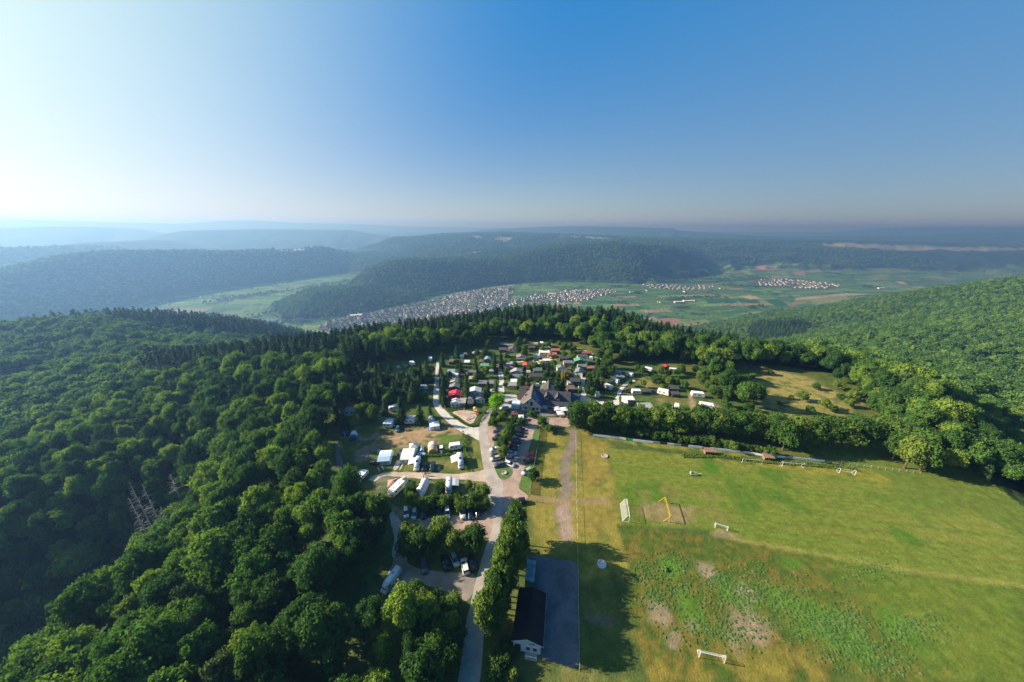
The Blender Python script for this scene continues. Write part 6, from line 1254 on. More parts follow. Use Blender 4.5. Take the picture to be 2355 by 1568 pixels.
# front: balcony band, door and windows, dark timbers
TIMB = M('dark_timber', (.05, .035, .03), .8, .2, 2)
MB().box(0, -.75, 2.75, W_*.92, 1.3, .12).part('balcony_floor', TIMB, R_)
MB().box(0, -1.36, 2.85, W_*.92, .07, .85).part('balcony_rail', M('grey_boards', (.36, .38, .36), .8, .15, 2), R_)
for xx, zz, ww, hh in ((-1.7, 4.0, .9, 1.2), (.2, 3.0, .95, 2.1), (-2.6, .9, 1.2, 1.2), (1.2, .3, 1.0, 2.1), (3.1, 1.0, 1.0, 1.1)):
    nm = 'door' if hh > 2 else 'window'; f = MB().box(xx, -.03, zz, ww+.2, .08, hh+.2).part(nm, FRAME if hh < 2 else TIMB, R_); MB().box(xx, -.07, zz+.1, ww, .06, hh).part('pane', GLASS, f)
for a, b in (((-w2*.60, -.05, E_+.55+.9), (w2*.60, -.05, E_+.55+.9)), ((0, -.05, E_+1.4), (0, -.05, RI-.4)), ((-w2, -.05, 2.7), (w2, -.05, 2.7))): MB().bar(a, b, .09, 4).part('timber', TIMB, R_)
MB().bar((-w2-o_+.1, -o_-.35, E_-sl*o_+.1), (0, -o_-.35, RI+.1), .10, 4).bar((0, -o_-.35, RI+.1), (w2+o_-.1, -o_-.35, E_-sl*o_+.1), .10, 4).part('barge_board', FRAME, R_)
MB().box(-3.2, D_*.45, RI-3.6, .7, .7, 2.0).part('chimney', M('chimney_stone', (.20, .16, .15), .9, .3, 2), R_)
# long main wing to the right, behind the terrace
x0, x1 = w2-3, w2+14.9; yb0, yb1, yr = 4.0, 16.0, 10.0; zr = 7.0; ze = 3.4
MB().ext([(yb0+1, 0), (yb1-1, 0), (yb1-1, ze+.3), (yr, zr-.4), (yb0+1, ze+.3)], x0, x1-.8).part('main_wing', WC['white'], R_)
quadslab([(x0-2, yr, zr), (x1, yr, zr), (x1, yb0-1.4, ze-1.0), (x0+2, yb0-1.4, ze-1.0)]).part('roof', roofm('slategrey', (.036, .039, .050)), R_)
quadslab([(x0-6, yr, zr), (x1, yr, zr), (x1, yb1, ze), (x0-6, yb1, ze)]).part('roof', SLATE, R_)
# left wing
xl0, xl1 = -w2-2.6, 1.0
MB().ext([(6.5, 0), (16, 0), (16, 3.4), (12.2, 6.6), (6.5, 3.0)], xl0+.6, xl1).part('left_wing', WC['white'], R_)
quadslab([(xl0, 12.2, 7.0), (xl1, 12.2, 7.0), (xl1, 5.6, 2.9), (xl0, 5.6, 2.9)]).part('roof', roofm('browntile', (.045, .036, .036)), R_)
quadslab([(xl0, 12.2, 7.0), (xl1, 12.2, 7.0), (xl1, 17.0, 3.2), (xl0, 17.0, 3.2)]).part('roof', SLATE, R_)
# high gable roof at the back
quadslab([(8.0, 12, 6.6), (8.0, 19, 8.6), (3.6, 17, 5.2), (3.6, 12, 5.0)]).part('roof', roofm('backbrown', (.075, .062, .056)), R_)
quadslab([(8.0, 12, 6.6), (8.0, 19, 8.6), (13, 17, 5.2), (13, 12, 5.0)]).part('roof', roofm('slateblue', (.065, .08, .095)), R_)
# dormers
for xx in (w2+2.7, w2+8.3):
    yd, zd = 5.2, 5.0
    dm_ = MB().exty([(xx-1.3, zd-1.6), (xx+1.3, zd-1.6), (xx+1.3, zd+.3), (xx, zd+1.7), (xx-1.3, zd+.3)], yd, yd+4).part('dormer', WC['dark'], R_)
    for s_ in (-1, 1):
        quadslab([(xx, yd-.4, zd+1.85), (xx, yd+4.4, zd+1.85), (xx+s_*1.75, yd+4.4, zd-.1), (xx+s_*1.75, yd-.4, zd-.1)], .12).part('dormer_roof', SLATE, dm_)
        MB().box(xx+s_*.55, yd-.04, zd-.95, .85, .08, 1.05).part('dormer_window', FRAME, dm_); MB().box(xx+s_*.55, yd-.08, zd-.82, .62, .06, .80).part('dormer_pane', GLASS, dm_)
for k in range(4): f = MB().box(w2+1.6+k*3.0, 4.93, .9, 1.3, .1, 1.3).part('window', FRAME, R_); MB().box(w2+1.6+k*3.0, 4.89, 1.0, 1.1, .07, 1.1).part('pane', GLASS, f)
MB().box(w2+1.6, 3.9, .0, 3.6, 2.0, 2.4).part('glass_porch', M('pale_glass', (.55, .62, .66), .2), R_)
MB().ext([(7, 0), (15, 0), (15, 3.0), (7, 2.4)], x1-.6, x1+4.2).part('right_annex', WC['slateblue'], R_)
quadslab([(x1+.1, 6.4, 2.7), (x1+4.6, 6.4, 2.7), (x1+4.6, 15.4, 3.6), (x1+.1, 15.4, 3.6)]).part('roof', roofm('annexblue', (.05, .06, .085)), R_)
MB().box(-w2-3.2, 3.0, 0, 4.2, 4.8, 2.3).part('glass_annex', M('pale_glass', (.5, .5, .5)), R_)
# ------------------------------------------------------------------ the club house by the court
g = G('G', 545, 870, 3.2); a = G('G', 735, 1195, 3); b = G('G', 770, 610, 3); yw = math.atan2(-(b[0]-a[0]), b[1]-a[1])
L2 = float(np.hypot(*(b-a)[:2]))/2; Wc = 3.4
CH = thing('club_house', (a[0]+b[0])/2-Wc*.98*math.cos(yw), (a[1]+b[1])/2-Wc*math.sin(yw), yw, 'low club house with a shade-darkened mossy roof and a white gable facing the viewer', 'club house', z=.05)
MB().exty([(-Wc+.3, 0), (Wc-.5, 0), (Wc-.5, 2.9), (-.1, 4.35), (-Wc+.3, 2.9)], -L2+.12, L2-.4).part('wall', WC['white'], CH)
rm_ = rough_mat('mossy_shade_roof', (.012, .014, .018), (.032, .025, .020), .35, 4)  # mottled roof tones, darkened to carry the shade of the tall trees
quadslab([(-.1, -L2, 4.45), (-.1, L2, 4.45), (Wc, L2, 3.0), (Wc, -L2, 3.0)], .14).part('roof', rm_, CH); quadslab([(-.1, -L2, 4.45), (-.1, L2, 4.45), (-Wc, L2, 3.0), (-Wc, -L2, 3.0)], .14).part('roof', rm_, CH)
MB().bar((Wc+.05, -L2, 3.05), (Wc+.05, L2, 3.05), .07, 5).part('gutter', M('pale_gutter', (.38, .34, .33), .5), CH)
MB().bar((-.1, -L2-.03, 4.5), (Wc+.05, -L2-.03, 3.05), .06, 4).bar((-.1, -L2-.03, 4.5), (-Wc-.05, -L2-.03, 3.05), .06, 4).part('barge_board', FRAME, CH)
MB().box(-2.1, -L2+.09, .1, 1.3, .08, 2.2).part('door', WC['dark'], CH); MB().box(1.0, -L2+.09, 3.0, 1.3, .07, .16).part('name_board', WC['slateblue'], CH)
for xx in (.2, 1.7): f = MB().box(xx, -L2+.09, .9, 1.0, .1, 1.2).part('window', FRAME, CH); MB().box(xx, -L2+.05, 1.0, .8, .08, 1.0).part('pane', GLASS, f)
MB().box(.9, -L2-.4, .0, 2.6, 1.6, .12).part('doorstep', CONC, CH)
for xx in (-.35, 2.15): MB().bar((xx, -L2-1.1, 0), (xx, -L2-1.1, 1.1), .04).part('rail_post', FRAME, CH)
MB().bar((-.35, -L2-1.1, 1.1), (2.15, -L2-1.1, 1.1), .04).part('handrail', FRAME, CH)
# green container behind it
a = G('G', 590, 480, 2.6); b = G('G', 617, 245, 2.6); yw = math.atan2(-(b[0]-a[0]), b[1]-a[1]); L2 = float(np.hypot(*(b-a)[:2]))/2
CT = thing('storage_container', (a[0]+b[0])/2, (a[1]+b[1])/2, yw, 'long green container with two weathered pale roof sheets behind the club house', 'container', z=.1)
GRN = M('container_green', (.04, .16, .10), .6, .2, 1)
MB().box(0, 0, 0, 2.3, L2*2+.4, 2.5).part('body', GRN, CT); wr = rough_mat('weathered_sheet', (.16, .22, .22), (.34, .38, .36), .5, 3)
for s_ in (-1, 1): MB().box(0, s_*L2*.5, 2.56, 2.45, L2*.96, .08).part('roof_sheet', wr, CT)
MB().box(.6, -L2-.22, .1, 1.0, .06, 2.2).box(-.6, -L2-.22, .1, 1.0, .06, 2.2).part('door', M('container_dark', (.03, .11, .07), .6), CT)
# ------------------------------------------------------------------ fences, boards and goals of the sports ground
def pfence(name, pts, H, label, cat='fence', post=2.5, rails=(.5, 1.0), mat=None, mesh_=None, pr=.04, rr=.03):
    P = [np.array(p) for p in pts]; t = thing(name, P[0][0], P[0][1], 0, label, cat, z=.05); rl = MB(); posts = []
    for i in range(len(P)-1):
        a, b = P[i]-P[0], P[i+1]-P[0]; n = max(1, int(round(np.hypot(*(b-a))/post)))
        for h in rails: rl.bar((a[0], a[1], h*H), (b[0], b[1], h*H), rr, 4)
        for k in range(n): posts.append(a+(b-a)*k/n)
        if mesh_:
            MB().add([(a[0], a[1], .05), (b[0], b[1], .05), (b[0], b[1], H*.97), (a[0], a[1], H*.97), (a[0]+.01, a[1]+.012, .05), (b[0]+.01, b[1]+.012, .05), (b[0]+.01, b[1]+.012, H*.97), (a[0]+.01, a[1]+.012, H*.97)], [(0, 1, 2, 3), (7, 6, 5, 4)]).part('wire_mesh', mesh_, t)
    posts.append(P[-1]-P[0]); rl.part('rail', mat or METAL, t); pm = MB().bar((0, 0, -.1), (0, 0, H), pr, 5).mesh('post', mat or METAL)
    if len(posts) <= 60:
        for p in posts: o = meshpart('post', pm, t); o.location = (p[0], p[1], 0)
    else:
        q = MB()
        for p in posts: q.bar((p[0], p[1], -.1), (p[0], p[1], H), pr, 4)
        o = q.part('post', mat or METAL, t); o['kind'] = 'stuff'
    return t
NET, t_, b_ = new_mat('wire_net'); tr_ = t_.nodes.new('ShaderNodeBsdfTransparent'); mx_ = t_.nodes.new('ShaderNodeMixShader'); mx_.inputs[0].default_value = .30; b_.inputs['Base Color'].default_value = (.45, .47, .46, 1)
t_.links.new(tr_.outputs[0], mx_.inputs[1]); t_.links.new(b_.outputs[0], mx_.inputs[2]); t_.links.new(mx_.outputs[0], t_.nodes['Material Output'].inputs[0])
PALE = M('pale_rail', (.46, .48, .38), .6, .1)
pfence('pitch_rail', rg('H', (713, 195), (716, 500), (720, 795)), 1.1, 'pale rail fence along the dry strip beside the pitch', rails=(1.0,), mat=PALE, post=3)
pfence('pitch_rail', rg('H', (722, 850), (726, 1150)) + rg('G', (1115, 262), (1130, 1450)), 1.1, 'pale rail fence from the gap down to the corner of the asphalt court', rails=(1.0,), mat=PALE, post=3)
pfence('wire_fence', rg('M', (806, 565), (790, 740), (750, 960), (705, 1245)), 1.6, 'wire fence between the grass verge and the dry field', rails=(1.0,), mat=METAL, mesh_=NET)
pfence('wire_fence', rg('J', (1100, 948), (1300, 968), (1480, 990), (1700, 1015)), 1.1, 'thin wire fence continuing the white boards to the right', rails=(1.0, .5), mat=PALE, mesh_=None)
pfence('field_gate', rg('M', (712, 1250), (800, 1256), (866, 1262)), 1.3, 'low metal gate above the gap to the field', 'gate', rails=(.3, .6, 1.0), mat=M('dark_green_metal', (.06, .08, .06), .6))
pfence('field_gate', rg('M', (712, 1318), (780, 1330), (842, 1340)), 1.3, 'low metal gate below the gap beside the black car', 'gate', rails=(.3, .6, 1.0), mat=M('dark_green_metal', (.06, .08, .06), .6))
pfence('timber_fence', rg('C', (205, 588), (300, 602), (400, 608)), 1.2, 'rusty brown board fence at the right road', rails=(.4, .7, 1.0), mat=WC['brown'], post=1.2, rr=.08)
pfence('timber_fence', rg('C', (700, 545), (820, 545), (1000, 556), (1340, 566)), 1.0, 'low timber fence between the caravan rows of the right camp', rails=(.5, 1.0), mat=WC['brown'], post=3)
pfence('timber_fence', rg('C', (905, 560), (905, 690)), 1.2, 'dark fence beside the open shed of the right camp', rails=(.5, 1.0), mat=WC['dark'], post=2)
pfence('timber_fence', rg('C', (290, 340), (420, 270), (560, 215), (900, 185)), 1.1, 'pale fence behind the caravans at the far right camp', rails=(.5, 1.0), mat=WC['grey'], post=3)
pfence('timber_fence', rg('A', (1360, 610), (1420, 700)), 1.3, 'short fence at the bend of the gravel road', rails=(.5, 1.0), mat=WC['tan'], post=1.5)
pfence('wooden_fence', rg('A', (240, 1330), (540, 1270), (1240, 1262)), .9, 'low post fence below the middle caravan row', rails=(.9,), mat=WC['dark'], post=3)
# advertising boards on the far side line
bw = rg('C', (210, 1016), (520, 1050), (700, 1076), (900, 1100), (1200, 1130), (1640, 1178), (2080, 1228)) + rg('J', (690, 905), (900, 925), (1100, 945))
BW = np.array(bw); seg = np.hypot(*np.diff(BW, axis=0).T); cum = np.concatenate([[0], np.cumsum(seg)]); bc = {'white': M('board_white', (.80, .82, .84), .6, .1, .5), 'green': M('board_green', (.03, .32, .12), .6, .1), 'black': M('board_black', (.03, .03, .03), .6, .1), 'grey': M('board_grey', (.36, .38, .40), .6, .1)}
def onb(s_):
    i = min(len(seg)-1, int(np.searchsorted(cum, s_, side='right')-1)); f = (s_-cum[i])/seg[i]; return BW[i]*(1-f)+BW[i+1]*f
FB = thing('board_fence', BW[0][0], BW[0][1], 0, 'long row of white advertising boards along the far side of the pitch', 'board fence', z=.05)
s_ = 0; k = 0; pat = ['white']*5+['green']*1+['white']*3+['grey', 'black', 'white', 'grey', 'black', 'white', 'white', 'black', 'white']+['white']*9+['grey']+['white']*7+['black']+['white']*3+['black']+['white']*4
while s_ < cum[-1]-2.6:
    a = onb(s_)-BW[0]; b = onb(s_+2.75)-BW[0]; c_ = pat[k % len(pat)]
    if not (k in (37, 41, 42)):
        d = (b-a)/np.hypot(*(b-a)); n_ = np.array([-d[1], d[0]])*.04
        MB().add([(a[0]-n_[0], a[1]-n_[1], .12), (b[0]-n_[0], b[1]-n_[1], .12), (b[0]-n_[0], b[1]-n_[1], 1.12), (a[0]-n_[0], a[1]-n_[1], 1.12), (a[0]+n_[0], a[1]+n_[1], .12), (b[0]+n_[0], b[1]+n_[1], .12), (b[0]+n_[0], b[1]+n_[1], 1.12), (a[0]+n_[0], a[1]+n_[1], 1.12)], [(0, 1, 2, 3), (7, 6, 5, 4), (0, 4, 5, 1), (1, 5, 6, 2), (2, 6, 7, 3), (3, 7, 4, 0)]).part('board', bc[c_], FB, label=c_+' board')
    s_ += 2.82; k += 1
q = MB()
for s_ in np.arange(0, cum[-1], 2.82): a = onb(min(s_, cum[-1]-.01))-BW[0]; q.bar((a[0], a[1], 0), (a[0], a[1], 1.05), .04, 4)
q.part('post', METAL, FB)
WHT = M('goal_white', (.72, .72, .70), .4); NETW, t_, b_ = new_mat('goal_net'); tr_ = t_.nodes.new('ShaderNodeBsdfTransparent'); mx_ = t_.nodes.new('ShaderNodeMixShader'); mx_.inputs[0].default_value = .22; b_.inputs['Base Color'].default_value = (.6, .62, .6, 1)
t_.links.new(tr_.outputs[0], mx_.inputs[1]); t_.links.new(b_.outputs[0], mx_.inputs[2]); t_.links.new(mx_.outputs[0], t_.nodes['Material Output'].inputs[0])
def goal(a, b, H, dep, label, r=.06, net=True, group=None, mat=None, lean=0):
    """posts at a and b; the net runs back to the left of a->b"""
    a = np.array(a[:2]); b = np.array(b[:2]); L = float(np.hypot(*(b-a))); c = (a+b)/2; yw = math.atan2(b[1]-a[1], b[0]-a[0]); m = mat or WHT
    t = thing('football_goal', c[0], c[1], yw, label, 'goal', group, z=.06); h = L/2
    if lean: t.rotation_euler = (lean, 0, yw)
    for s_ in (-1, 1): MB().bar((s_*h, 0, 0), (s_*h, 0, H), r).part('post', m, t)
    MB().bar((-h-r, 0, H), (h+r, 0, H), r).part('crossbar', m, t)
    if dep:
        q = MB()
        for s_ in (-1, 1): q.bar((s_*h, 0, H), (s_*h, dep*.35, H), r*.6).bar((s_*h, dep*.35, H), (s_*h, dep, .04), r*.6).bar((s_*h, 0, .04), (s_*h, dep, .04), r*.6)
        q.bar((-h, dep, .04), (h, dep, .04), r*.6); q.part('net_frame', m, t)
        if net:
            V = [(-h, 0, H), (h, 0, H), (h, dep*.35, H), (-h, dep*.35, H), (h, dep, .05), (-h, dep, .05), (-h, 0, .05), (h, 0, .05)]
            MB().add(V, [(0, 1, 2, 3), (3, 2, 4, 5), (0, 3, 5, 6), (1, 7, 4, 2)]).part('net', NETW, t)
    return t
goal(G('H', 1213, 1035), G('H', 1187, 872), 2.44, 1.9, 'large white football goal with net at the left end of the pitch', .055)
goal(G('H', 2025, 1085), G('H', 2140, 1118), 1.6, 1.3, 'small white goal with net on the worn grass of the pitch', .05)
goal(G('J', 578, 948), G('J', 702, 958), 2.0, 0, 'white goal frame without net, leftmost behind the far touch line', .06)
goal(G('J', 830, 970), G('J', 967, 982), 2.0, 1.4, 'white goal with net frame, middle one behind the far touch line', .06, net=False)
goal(G('J', 1190, 1012), G('J', 1288, 1026), 2.0, 1.6, 'white small goal, rightmost behind the far touch line', .06, net=False)
goal(G('I', 650, 762), G('I', 782, 792), 1.9, 1.3, 'white goal with net standing in the wild grass at the bottom', .045)
# yellow frame over the sand court
YEL_M = M('yellow_steel', (.60, .36, .015), .45, .05)
a = G('H', 1592, 1035); b = G('H', 1545, 850); a, b = a[:2], b[:2]
YF = thing('yellow_swing_frame', a[0], a[1], math.atan2(b[1]-a[1], b[0]-a[0]), 'tall yellow steel frame with splayed legs over the sand court', 'steel frame', z=.06); Lf = float(np.hypot(*(b-a)))
MB().bar((0, .14, 2.3), (Lf, .14, 2.3), .05).part('beam', YEL_M, YF); MB().bar((0, -.14, 2.3), (Lf, -.14, 2.3), .05).part('beam', YEL_M, YF)
for xx in (0, Lf):
    for s_ in (-1, 1): MB().bar((xx, s_*1.7, 0), (xx, 0, 2.35), .06).part('leg', YEL_M, YF)
    MB().bar((xx, 0, 0), (xx, 0, 2.4), .06).part('leg', YEL_M, YF)
# grey roller machine and two brown shelters
g = G('H', 1830, 590); RL = thing('pitch_roller', g[0], g[1], -.15, 'grey pitch roller with a drawbar left standing on the grass', 'roller', z=.06)
MB().bar((-.9, 0, .5), (.5, 0, .5), .5, 14).part('drum', M('drum_grey', (.16, .18, .17), .6, .2), RL); MB().bar((-1.1, -.6, .55), (-1.1, .6, .9), .05).bar((.7, -.6, .55), (.7, .6, .9), .05).bar((-1.1, .6, .9), (.7, .6, .9), .05).bar((-1.1, -.6, .55), (.7, -.6, .55), .05).part('frame', PALE, RL); MB().bar((.7, .3, .6), (2.6, .2, .9), .05).bar((.7, -.3, .6), (2.6, .2, .9), .05).part('drawbar', PALE, RL)
MB().box(-1.3, .1, .2, .4, 1.2, 1.2, .8, .6).part('engine_box', PLAST, RL)
for q in [('J', 368, 888, 'brown wooden player shelter nearer to the hedge corner'), ('J', 740, 926, 'brown wooden player shelter between two goal frames')]:
    g = G(*q[:3]); t = thing('player_shelter', g[0], g[1], -.12, q[3], 'shelter', z=.05); MB().ext([(-.9, 0), (.9, 0), (.9, 1.9), (-.9, 1.5)], -1.7, 1.7).part('wall', M('rust_boards', (.20, .105, .075), .85, .25, 1.5), t); MB().ext([(-1.15, 1.47), (1.15, 1.97), (1.15, 2.07), (-1.15, 1.57)], -1.95, 1.95).part('roof', M('rust_roof', (.24, .13, .10), .85, .25, 1.5), t); MB().box(0, -.87, .25, 2.9, .08, 1.1).part('shade_panel', WC['dark'], t); MB().box(0, -.75, .35, 2.7, .3, .1).part('bench', WC['tan'], t)  # dark panel on the front stands for the shaded open inside
# playground
g = G('A', 1605, 745); SW = thing('swing_frame', g[0], g[1], .5, 'timber swing frame on the playground sand', 'swing', z=.09); WD = M('play_timber', (.50, .30, .14), .8, .15, 2)
for xx in (-1.6, 1.6):
    for s_ in (-1, 1): MB().bar((xx, s_*1.0, 0), (xx, 0, 2.6), .09).part('leg', WD, SW)
MB().bar((-1.8, 0, 2.6), (1.8, 0, 2.6), .09).part('beam', WD, SW)
for xx in (-.7, .7): MB().bar((xx-.2, 0, 2.6), (xx-.2, 0, .5), .015, 4).bar((xx+.2, 0, 2.6), (xx+.2, 0, .5), .015, 4).box(xx, 0, .45, .5, .2, .04).part('swing_seat', RUBBER, SW)
g = G('A', 1770, 715, 1); PT = thing('play_tower', g[0], g[1], .3, 'timber climbing tower with a red slide on the playground', 'play tower', z=.09)
for i, j in ((-1, -1), (1, -1), (1, 1), (-1, 1)): MB().bar((i*.8, j*.8, 0), (i*.8, j*.8, 2.6), .08).part('post', WD, PT)
MB().box(0, 0, 1.2, 1.7, 1.7, .1).part('platform', WD, PT); MB().add([(-1, -1, 2.5), (1, -1, 2.5), (1, 1, 2.5), (-1, 1, 2.5), (0, 0, 3.4)], [(0, 1, 4), (1, 2, 4), (2, 3, 4), (3, 0, 4), (3, 2, 1, 0)]).part('roof', M('tower_roof', (.55, .30, .10), .7), PT)
MB().add([(-.3, -.9, 1.2), (.3, -.9, 1.2), (.3, -3.2, .2), (-.3, -3.2, .2), (-.3, -.9, 1.1), (.3, -.9, 1.1), (.3, -3.2, .1), (-.3, -3.2, .1)], [(0, 1, 2, 3), (7, 6, 5, 4), (0, 3, 7, 4), (1, 5, 6, 2)]).part('slide', M('slide_red', (.5, .08, .06), .4), PT)
g = G('A', 1700, 810); LG = thing('climbing_log', g[0], g[1], .8, 'bare forked trunk for climbing on the playground sand', 'climbing log', z=.09)
MB().bar((-2, 0, .3), (1.5, .3, .7), .2).part('trunk', DEAD, LG)
for p_, q_ in (((.5, .1, .6), (2.4, 1.6, 1.2)), ((-.4, 0, .5), (-1.0, 1.8, 1.0)), ((.9, .2, .6), (2.8, -.9, .9)), ((-1.2, 0, .4), (-2.4, -1.2, .9))): MB().bar(p_, q_, .08).part('branch', DEAD, LG)
# lamp post behind the restaurant
g = G('B', 1617, 1075); LP = thing('street_lamp', g[0], g[1], 0, 'tall lamp post with a white globe behind the restaurant', 'lamp', z=.05); MB().bar((0, 0, 0), (0, 0, 5.6), .06).part('pole', METAL, LP); bm = bmesh.new(); bmesh.ops.create_uvsphere(bm, u_segments=12, v_segments=8, radius=.38); me = bpy.data.meshes.new('globe'); bm.to_mesh(me); bm.free(); me.materials.append(FRAME); o = meshpart('lamp_globe', me, LP); o.location = (0, 0, 4.0)
# ------------------------------------------------------------------ people and a dog
def skin_body(name, joints, edges, radii, mats, facemat):
    me = bpy.data.meshes.new(name); me.from_pydata(joints, edges, []); o = bpy.data.objects.new(name, me); sc.collection.objects.link(o); sm = o.modifiers.new('s', 'SKIN'); 
    for i, v in enumerate(me.skin_vertices[0].data): v.radius = (radii[i], radii[i]); v.use_root = i == 0
    o.modifiers.new('d', 'SUBSURF').levels = 1; dg = bpy.context.evaluated_depsgraph_get(); m2 = bpy.data.meshes.new_from_object(o.evaluated_get(dg)); bpy.data.objects.remove(o)
    m2.materials.clear(); [m2.materials.append(m) for m in mats]
    for p in m2.polygons: p.material_index = facemat(p.center); p.use_smooth = True
    m2.name = name; return m2
SK = M('skin', (.45, .28, .20), .6); HAIR = M('hair', (.06, .04, .03), .8)
J = [(0, 0, .95), (0, 0, 1.25), (0, 0, 1.42), (0, 0, 1.55), (0, .01, 1.66), (-.09, 0, .90), (-.11, .16, .50), (-.11, .10, .06), (-.11, .25, .04), (.09, 0, .90), (.11, -.08, .50), (.11, -.24, .08), (.11, -.10, .04), (-.20, 0, 1.40), (-.27, -.06, 1.13), (-.28, .06, .90), (-.28, .10, .80), (.20, 0, 1.40), (.27, .02, 1.13), (.28, .20, .96), (.28, .26, .88), (0, .02, 1.76)]
Ed = [(0, 1), (1, 2), (2, 3), (3, 4), (4, 21), (0, 5), (5, 6), (6, 7), (7, 8), (0, 9), (9, 10), (10, 11), (11, 12), (2, 13), (13, 14), (14, 15), (15, 16), (2, 17), (17, 18), (18, 19), (19, 20)]
Rd = [.15, .14, .13, .055, .095, .10, .065, .045, .035, .10, .065, .045, .035, .06, .045, .035, .03, .06, .045, .035, .03, .08]
def person(r, x, y, shirt, trousers, label, yaw=0, s=1.0):
    g = G(r, x, y); t = thing('person', g[0], g[1], yaw, label, 'person', z=.10, s=s)
    me = skin_body('body', J, Ed, Rd, [SK, M('cloth_'+shirt[0], shirt[1], .85), M('cloth_'+trousers[0], trousers[1], .85)], lambda c: 0 if c.z > 1.47 or (abs(c.x) > .23 and c.z < 1.15) or c.z < .05 else (1 if c.z > .95 else 2))
    meshpart('body', me, t); bm = bmesh.new(); bmesh.ops.create_uvsphere(bm, u_segments=10, v_segments=8, radius=.105); hm_ = bpy.data.meshes.new('hair'); bm.to_mesh(hm_); bm.free(); hm_.materials.append(HAIR); o = meshpart('hair', hm_, t); o.location = (0, -.02, 1.75); o.scale = (1, 1.05, .95)
BLK = ('black', (.02, .02, .025)); BLU = ('blue', (.05, .08, .2)); SAL = ('salmon', (.55, .20, .15)); GRY = ('greyish', (.12, .12, .12)); BEI = ('sand', (.35, .28, .2))
person('O', 1212, 556, BLK, BLK, 'person in dark clothes standing at the grass edge above the dirt road', 2.0)
person('O', 1257, 603, BLK, BLU, 'left one of two people walking side by side on the dirt road', 1.4); person('O', 1274, 601, GRY, BLK, 'right one of two people walking side by side on the dirt road', 1.5)
person('O', 1234, 648, BLU, BLK, 'person leading a dark dog on the dirt road', -1.5)
person('M', 460, 1480, SAL, BEI, 'person in a salmon shirt walking on the road beside the trees', .2)
DJ = [(0, -.35, .48), (0, 0, .47), (0, .30, .50), (0, .46, .62), (0, .62, .64), (-.09, .30, .26), (-.09, .30, .02), (.09, .32, .26), (.09, .36, .02), (-.09, -.36, .30), (-.09, -.42, .16), (-.09, -.36, .02), (.09, -.34, .30), (.09, -.44, .16), (.09, -.40, .02), (0, -.60, .56)]
dm = skin_body('dog_body', DJ, [(0, 1), (1, 2), (2, 3), (3, 4), (2, 5), (5, 6), (2, 7), (7, 8), (0, 9), (9, 10), (10, 11), (0, 12), (12, 13), (13, 14), (0, 15)], [.11, .11, .13, .08, .05, .045, .03, .045, .03, .06, .035, .03, .06, .035, .03, .025], [M('dog_fur', (.025, .02, .018), .9)], lambda c: 0)
g = G('O', 1284, 650); DG = thing('dog', g[0], g[1], -1.5, 'dark dog on the dirt road beside its walker', 'dog', z=.10); meshpart('body', dm, DG)
